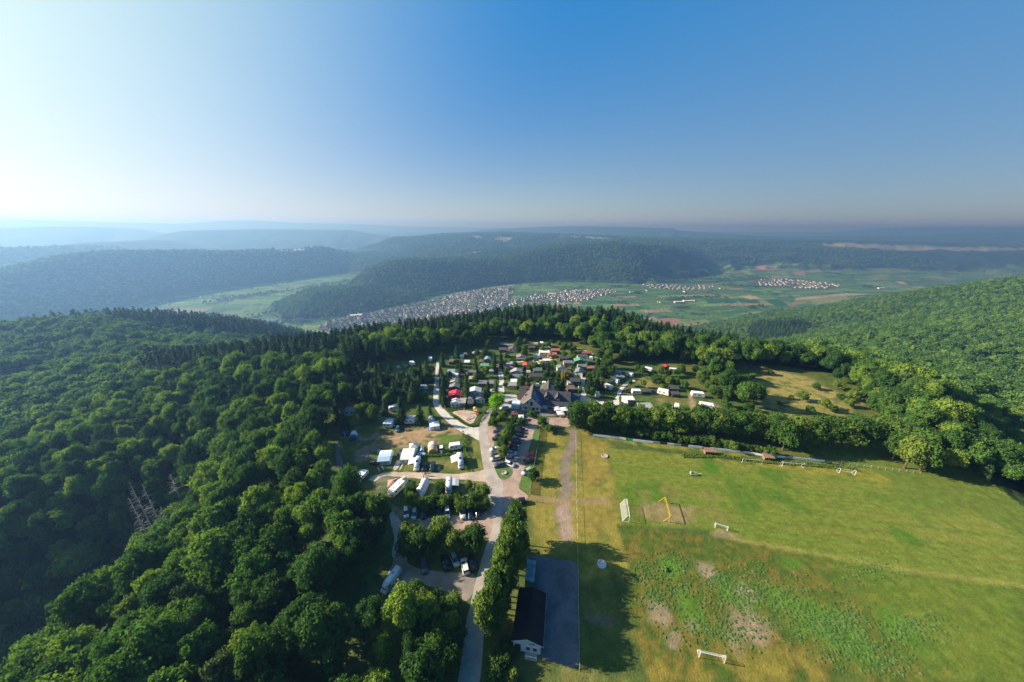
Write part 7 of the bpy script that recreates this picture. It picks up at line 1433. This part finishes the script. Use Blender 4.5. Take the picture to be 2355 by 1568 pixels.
# ------------------------------------------------------------------ single trees of the camp: kind, region, x, y (middle of the crown), scale, label
def TR(kind, r, x, y, s, label, cat='tree', group=None, name='broadleaf_tree'):
    zs = (.95 if y < 520 and r == 'D' else 1.04) if kind in (OLIVE, BROAD) and r in 'DE' else (1.12 if kind is OLIVE else 1.0)
    if group and 'lower road' in group: zs = 1.85
    me, h = kind[0]; g = G(r, x, y, h*s*zs*.55); add_tree(kind, g[0], g[1], s, label, cat, group, name, z=.03, sz=s*zs)
TR(LIME, 'B', 335, 1190, 1.05, 'bright lime green tree beside the restaurant forecourt', name='lime_tree')
for x, y, s, l in [(1690, 250, .9, 'tall conifer rising at the left end of the gravel road corner'), (0, 0, 0, '')][:1]: pass
for r, x, y, s, l in [('N', 395, 430, .75, 'tall fir at the far end of the gravel road, right side'), ('N', 740, 260, .7, 'fir behind the small hut at the upper left'), ('N', 820, 640, .75, 'fir between the brown lean-to and the tarp shed'), ('N', 1180, 560, .75, 'fir left of the orange hut'), ('N', 950, 1080, .95, 'big fir right of the crimson walled cabin'), ('N', 945, 900, .55, 'small fir above the big one by the crimson cabin'),
                      ('B', 300, 520, .9, 'broad dark fir right of the orange hut'), ('B', 405, 500, .8, 'dark fir beside the pale summer house'), ('B', 1150, 650, .62, 'blue fir above the long yellow cabin'), ('B', 1215, 690, .5, 'smaller fir right of the blue one'), ('B', 1290, 880, .95, 'large fir group tree just behind the restaurant'), ('B', 1370, 905, .8, 'large fir at the right behind the restaurant'), ('B', 1215, 910, .7, 'fir left of the large ones behind the restaurant'), ('B', 830, 820, .55, 'blue green fir beside the long yellow cabin'), ('B', 1810, 860, .8, 'fir at the fork of the right lane'), ('B', 1930, 600, .75, 'fir at the bend of the sandy track'), ('B', 2040, 640, .8, 'tall fir right of the sandy track bend'), ('N', 1640, 1080, .55, 'thin fir beside the camp road'), ('N', 1450, 1110, .65, 'dark fir between long cabin and bright green tree'), ('N', 1400, 1300, .5, 'small fir left of the bright green tree'),
                      ('A', 600, 250, .85, 'fir in the group at the upper left, behind the others'), ('A', 655, 320, .9, 'fir in the middle of the upper left group'), ('A', 520, 300, .75, 'fir at the left of the upper left group'), ('A', 440, 420, .85, 'fir lower left in the upper left group'), ('A', 560, 420, .85, 'fir low in the upper left group'), ('A', 735, 330, .8, 'fir right in the upper left group'), ('A', 690, 640, .6, 'slim fir left of the lone white caravan'), ('A', 1010, 240, .6, 'fir beside the far dome tents'), ('A', 990, 340, .8, 'fir left of the orange tree'), ('A', 1010, 440, .85, 'dark fir below the orange tree'), ('A', 940, 430, .7, 'fir left of the dark one below the orange tree'), ('A', 1170, 180, .7, 'fir near the far end of the gravel road, left side'), ('A', 885, 640, .95, 'tall fir right of the lone white caravan'), ('A', 910, 740, .6, 'pine below the tall fir in the upper row'), ('A', 150, 640, .9, 'fir at the left wood edge behind the grey shed'), ('A', 100, 540, .9, 'fir at the left wood edge farther up'), ('A', 210, 760, .8, 'fir at the left wood edge below the grey shed'), ('A', 1110, 700, .75, 'fir above the striped tunnel tent'), ('A', 800, 430, .8, 'fir between the upper left group and the orange tree'), ('A', 860, 300, .7, 'fir below the far dome tents'), ('A', 1230, 690, .5, 'fir at the bend of the gravel road')]:
    TR(FIR, r, x, y, s, l, 'fir tree', 'firs standing in the camp', 'fir_tree')
for k in range(11): TR(FIR, 'N', 350+random.randint(-8, 60)+k*3, 740+k*66, random.uniform(.42, .6), 'slim fir in the tall hedge row along the gravel road', 'fir tree', 'firs of the hedge row along the gravel road', 'fir_tree')
for r, x, y, s, l in [('A', 1240, 230, .85, 'orange tinged tree left of the gravel road')]: TR(YEL, r, x, y, s*1.1, l)
TR(YEL, 'B', 1412, 800, .95, 'golden yellow tree between the black roofed cabins'); 
for kind, r, x, y, s, l in [(OLIVE, 'N', 1385, 780, .62, 'round tree in front of the green roofed cabin'), (BUSH, 'N', 1180, 950, .85, 'small round tree at the little lawn'), (OLIVE, 'B', 720, 880, .68, 'round dark tree beside the tan cabin'), (OLIVE, 'B', 780, 420, .62, 'round tree right of the brown roofed cabin'), (OLIVE, 'B', 700, 260, .7, 'spreading tree behind the upper row of cabins'), (OLIVE, 'B', 1400, 345, .8, 'round tree right of the rusty red roof'), (OLIVE, 'B', 200, 290, .6, 'lone round tree at the upper left above the long cabin'), (BUSH, 'B', 980, 880, .55, 'small round tree on the lawn behind the restaurant'), (OLIVE, 'B', 1840, 1050, .5, 'yellowish tree beside the small blue white caravan'), (BUSH, 'B', 480, 940, .7, 'clipped green column beside the tan cabin'), (BUSH, 'B', 1200, 250, .6, 'small column shaped tree on the far lawn'),
                           (OLIVE, 'C', 805, 390, .42, 'round bush tree on the dry lawn of the right camp'), (OLIVE, 'C', 940, 370, .42, 'yellow green bush tree on the dry lawn'), (OLIVE, 'C', 1010, 250, .55, 'tree left of the caravan with the crimson shed'), (OLIVE, 'C', 1110, 370, .55, 'spreading shrub in the middle of the right camp'), (OLIVE, 'C', 1070, 330, .5, 'shrub left of the spreading one'), (OLIVE, 'C', 1200, 380, .5, 'shrub right of the spreading one'), (OLIVE, 'C', 1250, 220, .6, 'tree right of the far caravan'), (OLIVE, 'C', 650, 385, .35, 'dark shrub inside the bend of the right road'),
                           (OLIVE, 'A', 1025, 560, .55, 'pale green tree left of the gravel road'), (OLIVE, 'A', 1180, 540, .5, 'pale green tree beside the gravel road'), (OLIVE, 'A', 420, 720, .75, 'olive tree left of the upper row'), (OLIVE, 'A', 560, 740, .75, 'olive tree next to the dry patch of the upper row'), (OLIVE, 'A', 480, 690, .7, 'olive tree between the two others left of the upper row'), (OLIVE, 'A', 1200, 330, .7, 'tree below the orange one'), (OLIVE, 'A', 770, 540, .6, 'tree in the dark stand left of the tall fir'), (OLIVE, 'A', 300, 470, .7, 'tree in the dark stand at the left wood edge'),
                           (OLIVE, 'A', 2060, 810, .42, 'dark shrub at the tip of the garden below the bright green tree'), (BUSH, 'A', 1980, 850, 1.0, 'round dark bush at the left of the garden'), (OLIVE, 'A', 2110, 760, .45, 'bright shrub in the middle of the garden'), (BUSH, 'A', 1990, 760, .9, 'reddish green bush at the garden path'), (BUSH, 'A', 2220, 820, .9, 'yellow green bush at the right of the garden'), (BUSH, 'A', 2310, 840, .9, 'dark bush in front of the restaurant'), (BUSH, 'B', 880, 1390, .8, 'bush in front of the white gable'),
                           (OLIVE, 'A', 2165, 950, .78, 'upper tree of the strip between the car rows'), (OLIVE, 'A', 2130, 1030, .70, 'middle tree of the strip between the car rows'), (OLIVE, 'A', 2090, 1100, .62, 'lower tree of the strip, left side'), (OLIVE, 'A', 2110, 1200, .55, 'bright young tree at the lower end of the strip'),
                           (BUSH, 'M', 830, 480, 1.1, 'round tree at the corner of the dry field'), (BUSH, 'M', 900, 555, .8, 'dark bush at the edge of the dry field'), (BUSH, 'M', 735, 1040, 1.0, 'yellow green bush at the wire fence'), (BUSH, 'M', 960, 560, .6, 'low dark bush below the play yard'),
                           (OLIVE, 'D', 1010, 330, .62, 'hedge tree right of the caravan with the brown tent'), (OLIVE, 'D', 1030, 430, .55, 'dark hedge tree above the white cars'), (OLIVE, 'D', 1350, 330, .62, 'hedge tree left of the motor home with silvery awning'), (BUSH, 'D', 1270, 450, 1.0, 'bush of the hedge between two trees'), (BUSH, 'D', 1180, 470, 1.0, 'dark bush of the hedge above the black hatchback'), (BUSH, 'D', 1400, 450, 1.0, 'bush of the hedge above the black pickup'), (BUSH, 'D', 1530, 400, .9, 'light bush in front of the motor home'), (BUSH, 'D', 1600, 480, 1.0, 'bush of the hedge above the white car'), (OLIVE, 'D', 1840, 350, .65, 'bright hedge tree at the road corner'), (OLIVE, 'D', 1760, 450, .62, 'dark hedge tree above the road end cars'), (OLIVE, 'D', 1880, 480, .5, 'hedge tree at the road end'), (BUSH, 'D', 1700, 260, .6, 'thin bush on the line above the hedge'),
                           (OLIVE, 'D', 1000, 830, .75, 'dark tree at the left of the clump between the bays'), (OLIVE, 'D', 1120, 900, .8, 'tree in the clump above the blue grey car'), (OLIVE, 'D', 1370, 800, .85, 'bright tall tree in the clump between the bays'), (OLIVE, 'D', 1260, 930, .75, 'dark tree in the middle of the clump'), (OLIVE, 'D', 1480, 920, .75, 'tree right of the tall one in the clump'), (OLIVE, 'D', 1600, 930, .6, 'small dark tree of the clump above the silver car'), (OLIVE, 'D', 1760, 900, .85, 'yellow green tree at the road end of the clump'), (OLIVE, 'D', 960, 950, .7, 'dark tree low at the left of the clump'),
                           (BROAD, 'D', 370, 370, .72, 'bright round tree at the wood edge above the black car'), (BROAD, 'E', 760, 640, .50, 'bright tree standing out at the lower yard')]:
    TR(kind, r, x, y, s, l, 'tree' if kind is not BUSH else 'bush', None, 'broadleaf_tree' if kind is not BUSH else 'bush')
for k, (x, y, s) in enumerate([(1880, 60, 1), (1820, 160, 1), (1930, 200, .9), (1800, 290, 1), (1880, 350, .9), (1760, 400, 1), (1810, 490, .95), (1730, 560, .95), (1790, 650, .9), (1700, 700, 1), (1740, 820, .95), (1630, 860, 1), (1700, 930, .85), (1930, -60, 1), (1960, -170, 1), (1870, -30, .9), (2000, 60, .95), (1560, 800, .7)]):
    TR(OLIVE, 'E', x, y, s*.74, 'tree in the dense row between the road and the asphalt court', 'tree', 'trees of the row beside the lower road')
for k in range(9): TR(BUSH, 'G', random.randint(130, 420), random.randint(1150, 1560), random.uniform(.5, .8), 'low bush at the foot of the club house gable', 'bush', 'bushes below the club house', 'bush')
# tall hedge behind the boards
for k, t_ in enumerate(np.linspace(0, 1, 27)):
    X_ = 2405+t_*(1640-0)  # along the source picture
    x_ = 30+t_*2320; y_ = 800+t_*130
    for rr_, (yy, sc_) in enumerate(((y_, random.uniform(1.05, 1.25)), (y_-75, random.uniform(.95, 1.15)))):
        if rr_ and k % 2: continue
        p = px('C', x_, yy); gg = at_z(*p, 5.5); add_tree(OLIVE, gg[0], gg[1], sc_, 'tree of the tall hedge behind the white boards of the pitch', 'tree', 'trees of the tall hedge behind the boards', z=.03)
for k, (x_, y_) in enumerate([(790, 760), (860, 790), (930, 770), (1010, 780), (1080, 770), (1150, 760), (1220, 780), (1290, 760), (1340, 790), (1410, 780), (1470, 760), (1540, 790), (1600, 800), (1650, 830), (1560, 850), (1700, 860), (1640, 900), (1740, 920)]):
    gg = at_z(*px('J', x_, y_), 6.0); add_tree(OLIVE, gg[0], gg[1], random.uniform(1.1, 1.35), 'tree of the tall hedge beyond the end of the white boards', 'tree', 'trees of the hedge at the right', z=.03)
# shrubs of the wild meadow
for x_, y_, s in [(540, 440, .75), (640, 410, .7), (640, 470, .6), (560, 520, .6), (960, 540, .95), (700, 530, .6), (620, 610, .9), (1100, 590, .9), (1150, 610, .7), (1010, 620, .7), (820, 570, .45), (890, 530, .45), (1050, 470, .7), (1180, 470, 1.0), (1280, 540, 1.1), (1370, 540, 1.1), (1400, 600, 1.0), (820, 660, .6), (930, 670, .6), (730, 660, .5), (1250, 580, .8), (1440, 470, 1.1), (1560, 480, 1.1), (1480, 560, 1.0), (1330, 480, .9), (760, 380, .6), (450, 500, .9), (400, 430, .9), (480, 590, .8), (520, 640, .8), (350, 380, .9), (1600, 560, 1.0), (1200, 540, .7)]:
    gg = at_z(*px('J', x_, y_), 1.5); add_tree(BUSH, gg[0], gg[1], s*1.25, 'shrub growing wild on the dry meadow and its edges', 'bush', 'shrubs of the wild meadow', 'bush', z=.03)
for k in range(60):
    x_ = random.uniform(1500, 1720); y_ = random.uniform(250, 760); gg = at_z(*px('C', x_+ (y_-250)*.55-150, y_), 2.0)
    if inp([('C', 1330, 150), ('C', 1600, 180), ('C', 1950, 520), ('C', 2000, 760), ('C', 1850, 780), ('C', 1620, 560), ('C', 1450, 400)], np.array([gg[0]]), np.array([gg[1]]))[0] > 0: add_tree(OLIVE, gg[0], gg[1], random.uniform(.45, .65), 'young tree in the belt between the caravans and the wild meadow', 'tree', 'young trees right of the caravans', z=.03)
LP = gp(('A', 330, 330), ('A', 560, 200), ('A', 760, 330), ('A', 980, 330), ('A', 1230, 330), ('A', 1240, 420), ('A', 1100, 520), ('A', 1200, 640), ('A', 1000, 660), ('A', 900, 560), ('A', 740, 660), ('A', 560, 690), ('A', 330, 640))
hx_, hy_ = hexgrid(-110, -20, 130, 230, 6.2, 44); kk_ = poly_sd(LP, hx_, hy_) > 0
for k, (x_, y_) in enumerate(zip(hx_[kk_], hy_[kk_])):
    if random.random() < .45: add_tree(FIR, x_, y_, random.uniform(.55, .85), 'fir of the shady stand left of the gravel road', 'fir tree', 'firs of the shady stand', 'fir_tree', z=.03)
    else: add_tree(OLIVE, x_, y_, random.uniform(.5, .8), 'leafy tree of the shady stand left of the gravel road', 'tree', 'leafy trees of the shady stand', z=.03)
print('STAND', int(kk_.sum()))
# small trees scattered in the gardens between the cabins
occ = [(o.location.x, o.location.y) for o in sc.objects if o.parent is None and o.type == 'EMPTY' and o.get('category') in ('cabin', 'caravan', 'car', 'restaurant', 'tree', 'fir tree', 'parasol', 'tent') and o.location.y > 120]
GP = [gp(('N', 380, 330), ('N', 1500, 230), ('B', 560, 270), ('B', 1350, 290), ('B', 1850, 470), ('B', 1850, 700), ('B', 1600, 1050), ('B', 700, 1000), ('B', 430, 860), ('N', 1640, 1200), ('N', 520, 1250)), gp(('C', 560, 230), ('C', 1300, 240), ('C', 1350, 560), ('C', 760, 430))]
roads_ = [rg('N', (1720, 600), (1740, 740), (1760, 900), (1780, 1100), (1790, 1300)), rg('B', (480, 590), (850, 568), (1290, 550)), rg('B', (1560, 355), (1900, 500)), rg('C', (60, 580), (490, 560), (600, 390), (700, 350))]
n_ = 0
for _ in range(2500):
    if n_ >= 62: break
    P_ = GP[0] if random.random() < .82 else GP[1]; a_ = np.array(P_); q_ = [random.uniform(a_[:, i].min(), a_[:, i].max()) for i in (0, 1)]
    if poly_sd(P_, np.array([q_[0]]), np.array([q_[1]]))[0] < 1 or min(math.hypot(q_[0]-a, q_[1]-b) for a, b in occ) < 3.4 or any(line_d(r_, np.array([q_[0]]), np.array([q_[1]]))[0][0] < 3.4 for r_ in roads_): continue
    kd, nm_ = ((BUSH, 'bush') if random.random() < .45 else (OLIVE, 'broadleaf_tree')); occ.append(tuple(q_)); n_ += 1
    add_tree(kd, q_[0], q_[1], random.uniform(.7, 1.0) if kd is BUSH else random.uniform(.38, .55), 'garden tree or shrub growing between the cabins and caravans', 'bush' if kd is BUSH else 'tree', 'garden greenery between the cabins', nm_, z=.03)
for k in range(26): gg = at_z(*px('C', 20+k*92, 905+k*13+random.uniform(-12, 12)), .8); add_tree(BUSH, gg[0], gg[1]+.6, random.uniform(.7, .95), 'bush filling the foot of the tall hedge behind the boards', 'bush', 'bushes at the foot of the tall hedge', 'bush', z=.03)
for q in [(1860, 760, .7), (1930, 830, .75), (1800, 800, .6), (1990, 740, .8), (2040, 560, .8), (2090, 630, .85), (1960, 470, .7), (2020, 420, .8), (2100, 470, .85), (1880, 920, .6), (2000, 880, .6), (2130, 560, .8), (1920, 560, .5), (2150, 700, .6)]:
    TR(OLIVE if random.random() < .6 else FIR, 'B', *q, 'tree of the belt between the cabins and the right hand caravans', 'tree', 'trees of the belt right of the cabins')
for q in [(700, 760, .55), (840, 740, .6), (980, 720, .5), (1090, 790, .55), (1230, 800, .6), (1180, 900, .65), (930, 870, .6), (1010, 980, .7), (1200, 1040, .7), (1290, 1180, .55), (1080, 1150, .75), (900, 1080, .7), (1200, 1250, .65), (760, 950, .7), (1000, 1300, .8), (1180, 1420, .7)]:
    TR(OLIVE if random.random() < .7 else PINES, 'E', q[0], q[1], q[2]*.95, 'tree of the clump between the lower yard and the lower road', 'tree', 'trees of the clump below the yard')
# clipped hedges
def hedge(pts, w, h, label, mat=LEAF_OLIVE):
    P = np.array(pts, float); rng = np.random.default_rng(len(hedge.__dict__)+int(abs(P[0][0])*7)); Vs = []; c0 = P[0]
    for i in range(len(P)-1):
        a, b = P[i]-c0, P[i+1]-c0; L = np.hypot(*(b-a)); n = int(L*w*26)+20; d = (b-a)/L; q = np.array([-d[1], d[0]])
        t = rng.random(n)*L; s_ = (rng.random(n)-.5)*w; z = h*np.sqrt(rng.random(n))*(.8+.35*rng.random(n)); Vs.append(np.concatenate([a+t[:, None]*d+s_[:, None]*q, z[:, None]], 1))
    Pp = np.concatenate(Vs); Nn = rng.normal(size=Pp.shape); Nn[:, 2] += .6; Nn /= np.linalg.norm(Nn, axis=1)[:, None]; V, F = leaf_quads(Pp, Nn, .42, rng)
    me = mesh_np('hedge', V, F, [mat]); o = bpy.data.objects.new('hedge', me); sc.collection.objects.link(o); o.location = (c0[0], c0[1], .05); o['label'] = label; o['category'] = 'hedge'; return o
hedge(rg('A', (1465, 765), (1600, 850), (1700, 905), (1760, 890), (1840, 800), (1925, 690)), 1.0, 1.1, 'clipped hedge round the lower side of the playground')
hedge(rg('A', (1440, 715), (1600, 690), (1750, 655), (1920, 650)), 1.2, 1.3, 'low bushy hedge behind the playground')
hedge(rg('A', (1625, 985), (1640, 1150), (1660, 1430)), 1.0, 1.6, 'tall green hedge right of the motor home')
hedge(rg('A', (640, 1278), (900, 1268), (1180, 1258), (1470, 1235)), .8, .9, 'low hedge below the middle caravan row')
hedge(rg('D', (1130, 470), (1400, 470), (1640, 480), (1900, 500)), 2.2, 1.8, 'bushy hedge above the middle parking bay')
hedge(rg('D', (1690, 230), (1710, 330), (1700, 420)), .9, 1.6, 'short hedge between two pitches below the dirt road')
hedge(rg('B', (1640, 860), (1660, 1000), (1640, 1070)), 1.0, 2.0, 'tall hedge beside the right lane')
hedge(rg('J', (200, 905), (420, 905), (700, 940), (1000, 960), (1300, 990)), 2.2, .45, 'rough grass strip along the far touch line', LEAF_OLIVE)
# dead trees in the dark hollow
def dead_tree(r, xt, yt, xb, yb, zb, label):
    a = G(r, xb, yb, zb); u0, v0 = px(r, xt, yt); best = min(np.linspace(4, 40, 73), key=lambda h: math.hypot(*(np.array(proj(a[0], a[1], zb+h))-np.array((u0, v0))))) 
    H = float(best); t = thing('dead_tree', a[0], a[1], random.random()*6, label, 'dead tree', z=zb-3); H += 3
    MB().bar((0, 0, 0), (0, 0, H*.6), .22, 7).bar((0, 0, H*.6), (0, 0, H), .11, 6).part('trunk', DEAD, t); q = MB()
    for k in range(38):
        z = H*(.28+.7*k/38); L = (1-.75*k/38)*random.uniform(1.4, 3.4); an = random.random()*6.28; m_ = (math.cos(an)*L*.5, math.sin(an)*L*.5, z+.15); e_ = (math.cos(an+.2)*L, math.sin(an+.2)*L, z+random.uniform(-.5, .5)); q.bar((0, 0, z), m_, .055, 4).bar(m_, e_, .035, 4)
    q.part('branches', DEAD, t)
for q in [(710, 50, 850, 310, -30, 'grey dead trunk, tallest at the left of the bare group in the hollow'), (775, 60, 903, 295, -30, 'grey dead trunk in the middle of the bare group in the hollow'), (700, 130, 822, 345, -32, 'grey dead trunk in front at the left of the bare group'), (920, 165, 960, 330, -26, 'grey dead trunk at the right of the bare group'), (938, 0, 982, 90, -16, 'dead trunk standing apart above the bare group')]: dead_tree('L', *q)
# weeds
pts = []
for cx_, cy_, n, w_ in [(480, 290, 70, 60), (520, 400, 30, 50), (860, 430, 170, 90), (760, 360, 60, 40), (1050, 440, 90, 80), (1250, 560, 150, 110), (1400, 580, 90, 60), (440, 450, 60, 60), (350, 330, 40, 40), (650, 600, 60, 70), (820, 620, 80, 80), (1450, 700, 120, 90), (1650, 790, 60, 60), (1550, 300, 60, 60), (1780, 600, 90, 70), (930, 300, 30, 40)]:
    for _ in range(int(n*2.2)):
        gg = G('I', random.gauss(cx_, w_*1.25), random.gauss(cy_, w_*.65)); pts.append((gg[0], gg[1], .05, random.uniform(.12, .38), random.random()*6.28))
gg = G('I', 470, 300); wp_ = add_tree(WEED, gg[0], gg[1], .9, 'leafy green weed clump at the upper left of the rough grass', 'weed', None, 'weed_clump', z=.05, trunk=False); stuff_cloud('weeds', pts, [wp_.children[0]], zs=.55)
# ------------------------------------------------------------------ the town in the valley
HW = M('house_white', (.66, .62, .56), .8, .15, .05); HB = M('house_beige', (.52, .45, .36), .8, .15, .05); HR = [roofm('town_dark', (.070, .065, .072)), roofm('town_brown', (.13, .085, .07)), roofm('town_red', (.24, .11, .08)), roofm('town_grey', (.15, .15, .16))]
HM = []
for k, (W, D, H, R) in enumerate([(9, 11, 5.5, 4.2), (8, 10, 5, 3.8), (10, 13, 6, 4.5), (9, 9, 5, 4)]):
    o = .5; rf = MB()
    for s_ in (-1, 1): x1, z1 = s_*(W/2+o), H-R*o/(W/2); rf.exty([(0, H+R+.05), (x1, z1+.05), (x1, z1+.35), (0, H+R+.4)], -D/2-o, D/2+o)
    wl = MB().exty([(-W/2, -1), (W/2, -1), (W/2, H), (0, H+R), (-W/2, H)], -D/2, D/2)
    HM.append([(wl.mesh('house', w_), [rf.mesh('roof', r_) for r_ in HR]) for w_ in (HW, HB)])
def fill(poly, s, seed, ang, n2=.3):
    P = np.array(poly); x, y = hexgrid(P[:, 0].min(), P[:, 0].max(), P[:, 1].min(), P[:, 1].max(), s, seed, .22); k = poly_sd(poly, x, y) > 3; x, y = x[k], y[k]
    k = fbm(x/90, y/90, seed, 2) > n2; return [(a, b, ang+random.choice((0, math.pi/2))*(random.random() < .30)+random.gauss(0, .18)) for a, b in zip(x[k], y[k])]
random.seed(11)
hs_ = [(h, 0) for h in fill(TOWN, 21.5, 3, .28)]+[(h, 1) for h in fill(TOWN2, 28, 5, .2, .42)]+[(h, 2) for h in fill(VILL1, 33, 7, .1, .42)]+[(h, 3) for h in fill(VILL2, 36, 9, .15, .50)]
extra = [G('Q', 2175, 443, -300), G('Q', 2250, 516, -300), G('Q', 2262, 518, -300), G('S', 130, 418, -300), G('S', 350, 425, -300), G('S', 208, 486, -300), G('S', 560, 405, -300), G('Q', 1250, 668, -300), G('P', 1175, 690, -300)]
for i in range(26): e_ = random.random(); g = G('T', 900+e_*1100+random.gauss(0, 30), 640-e_*160+random.gauss(0, 12), -300); extra.append(g)
for i in range(14): g = G('Q', 430+random.gauss(0, 55), 235+random.gauss(0, 6), -300); extra.append(g)
hs_ += [((e[0], e[1], random.random()), 4) for e in extra]
def seen(x, y, h=9):
    d = math.hypot(x, y); z = T1(x, y); el = (z+h-CAMZ)/d; t = np.linspace(.1, .97, 40); return bool(np.all((terrain(x*t, y*t)+np.where(d*t < 700, 14, 2)-CAMZ)/(d*t) < el+.002))
hs_ = [h for h in hs_ if seen(h[0][0], h[0][1])]
hs_.sort(key=lambda h: math.hypot(h[0][0], h[0][1])); print('HOUSES', len(hs_))
LBL = ['white or beige house with a steep dark roof in the crowded town in the valley', 'house in the looser quarter of the town among the vineyards', 'house in the small village strung along the near river bank', 'house in the village across the vineyards under the far hillside', 'single distant house out in the valley']
GRP = ['houses of the town', 'houses of the vineyard quarter', 'houses of the river bank village', 'houses of the far village', 'scattered distant houses']
restV = MB(); restR = MB()
for i, ((x, y, a), gi_) in enumerate(hs_):
    z = T1(x, y); k = random.randrange(4); w_ = 0 if random.random() < .72 else 1; s = random.uniform(.8, 1.12)
    rr = random.choices(range(4), (5, 3, 1.6, 2))[0]; s *= (.82 if gi_ in (2, 3) else 1)
    if i < 300:
        o = bpy.data.objects.new('house', HM[k][w_][0]); sc.collection.objects.link(o); o.location = (x, y, z); o.rotation_euler = (0, 0, a); o.scale = (s, s, s); o['label'] = LBL[gi_]; o['category'] = 'house'; o['group'] = GRP[gi_]
        q = bpy.data.objects.new('roof', HM[k][w_][1][rr]); sc.collection.objects.link(q); q.parent = o
    else:
        ca, sa = math.cos(a)*s, math.sin(a)*s
        for src, dst in ((HM[k][0][0], restV), (HM[k][0][1][0], restR)):
            V = [v.co for v in src.vertices]; dst.add([(x+v.x*ca-v.y*sa, y+v.x*sa+v.y*ca, z+v.z*s) for v in V], [tuple(p.vertices) for p in src.polygons])
me = bpy.data.meshes.new('distant_houses'); me.from_pydata(restV.v+restR.v, [], restV.f+[tuple(j+len(restV.v) for j in f) for f in restR.f]); me.materials.append(HW); me.materials.append(HR[0]); me.polygons.foreach_set('material_index', [0]*len(restV.f)+[1]*len(restR.f)); me.update()
o = bpy.data.objects.new('distant_houses', me); sc.collection.objects.link(o); o['kind'] = 'stuff'
# church and halls
g = G('P', 210, 625, -300); CHU = thing('church', g[0], g[1], .5, 'sandstone church with a dark pointed spire at the near end of the town', 'church', z=-300.5); SND = M('sandstone', (.50, .36, .25), .85, .15, .1)
MB().exty([(-8, 0), (8, 0), (8, 13), (0, 22), (-8, 13)], -14, 14).part('nave', SND, CHU); rf = MB()
for s_ in (-1, 1): rf.exty([(0, 22.2), (s_*9, 12), (s_*9, 12.6), (0, 22.9)], -14, 14.8)
rf.part('roof', HR[0], CHU); MB().box(11, 4, 0, 7, 7, 22).part('tower', SND, CHU); MB().add([(7.3, .3, 22), (14.7, .3, 22), (14.7, 7.7, 22), (7.3, 7.7, 22), (11, 4, 46)], [(0, 1, 4), (1, 2, 4), (2, 3, 4), (3, 0, 4), (3, 2, 1, 0)]).part('spire', HR[0], CHU)
for xx in (-4, 0, 4): MB().box(xx, -14.05, 4, 1.6, .3, 7).part('window', GLASS, CHU)
def hall(r, x, y, W, D, H, rc, wc, label, yw=0.0, curved=False):
    g = G(r, x, y, -300); z = T1(g[0], g[1]); t = thing('hall', g[0], g[1], yw, label, 'hall', z=z-.5); MB().box(0, 0, 0, W, D, H).part('wall', wc, t)
    if curved: MB().ext([(-D/2-1, H)]+[(-D/2-1+(D+2)*k/8, H+.5+3*math.sin(math.pi*k/8)) for k in range(9)]+[(D/2+1, H)], -W/2-1, W/2+1).part('roof', rc, t)
    else: MB().ext([(-D/2-.6, H), (D/2+.6, H), (0, H+D*.16)], -W/2-.6, W/2+.6).part('roof', rc, t)
    MB().box(0, -D/2-.1, 1, W*.8, .3, H*.35).part('window_band', GLASS, t)
hall('P', 545, 487, 48, 22, 7, HW, HW, 'long hall with a curved white roof near the river in the town', .35, True); hall('P', 995, 603, 36, 12, 6, roofm('hall_grey', (.30, .32, .34)), HW, 'long grey hall at the town edge above the fields', .1); hall('P', 1080, 655, 34, 14, 6, roofm('hall_grey', (.3, .3, .3)), HW, 'white long hall nearest the fields below the town', .1)
hall('P', 1440, 600, 34, 14, 6, HR[2], HW, 'hall with a reddish roof just left of the fir hill', -.1); hall('Q', 1580, 468, 46, 18, 7, HW, HW, 'long white hall at the near edge of the vineyard quarter', -.05); hall('Q', 1745, 446, 40, 16, 6, HW, HW, 'white hall in the middle of the vineyard quarter', .1); hall('Q', 1650, 458, 30, 14, 6, roofm('hall_grey', (.3, .3, .3)), HW, 'grey roofed hall between the white halls of the vineyard quarter', 0)
hall('S', 375, 482, 60, 18, 7, HW, HW, 'white works building out in the vineyards', 0); hall('S', 315, 488, 46, 16, 7, HW, M('hall_pink', (.55, .40, .34), .8), 'pinkish works building left of the white one in the vineyards', .05); hall('S', 50, 428, 50, 16, 5, roofm('hall_grey', (.3, .3, .3)), HW, 'farm building left in the vineyards', -.05); hall('S', 1510, 405, 40, 14, 6, HW, HW, 'white hall at the right end of the far village', 0)
# ------------------------------------------------------------------ air
me = bpy.data.meshes.new('haze'); bm = bmesh.new(); bmesh.ops.create_cube(bm, size=1)
x0, x1, y0, y1, z0, z1 = -18500, 18500, -18500, 18500, -420, 200
for v in bm.verts: v.co = ((x0+x1)/2+v.co.x*(x1-x0), (y0+y1)/2+v.co.y*(y1-y0), (z0+z1)/2+v.co.z*(z1-z0))
bm.to_mesh(me); bm.free(); hz = bpy.data.objects.new('haze', me); sc.collection.objects.link(hz); hz['kind'] = 'stuff'
hm = bpy.data.materials.new('haze_air'); hm.use_nodes = True; t = hm.node_tree
for n in list(t.nodes):
    if n.type == 'BSDF_PRINCIPLED': t.nodes.remove(n)
pv = t.nodes.new('ShaderNodeVolumePrincipled'); pv.inputs['Color'].default_value = (.108, .222, .43, 1); pv.inputs['Density'].default_value = 3.9e-4; pv.inputs['Anisotropy'].default_value = .40; pv.inputs['Absorption Color'].default_value = (.54, .445, .34, 1)
t.links.new(pv.outputs[0], t.nodes['Material Output'].inputs['Volume']); me.materials.append(hm)
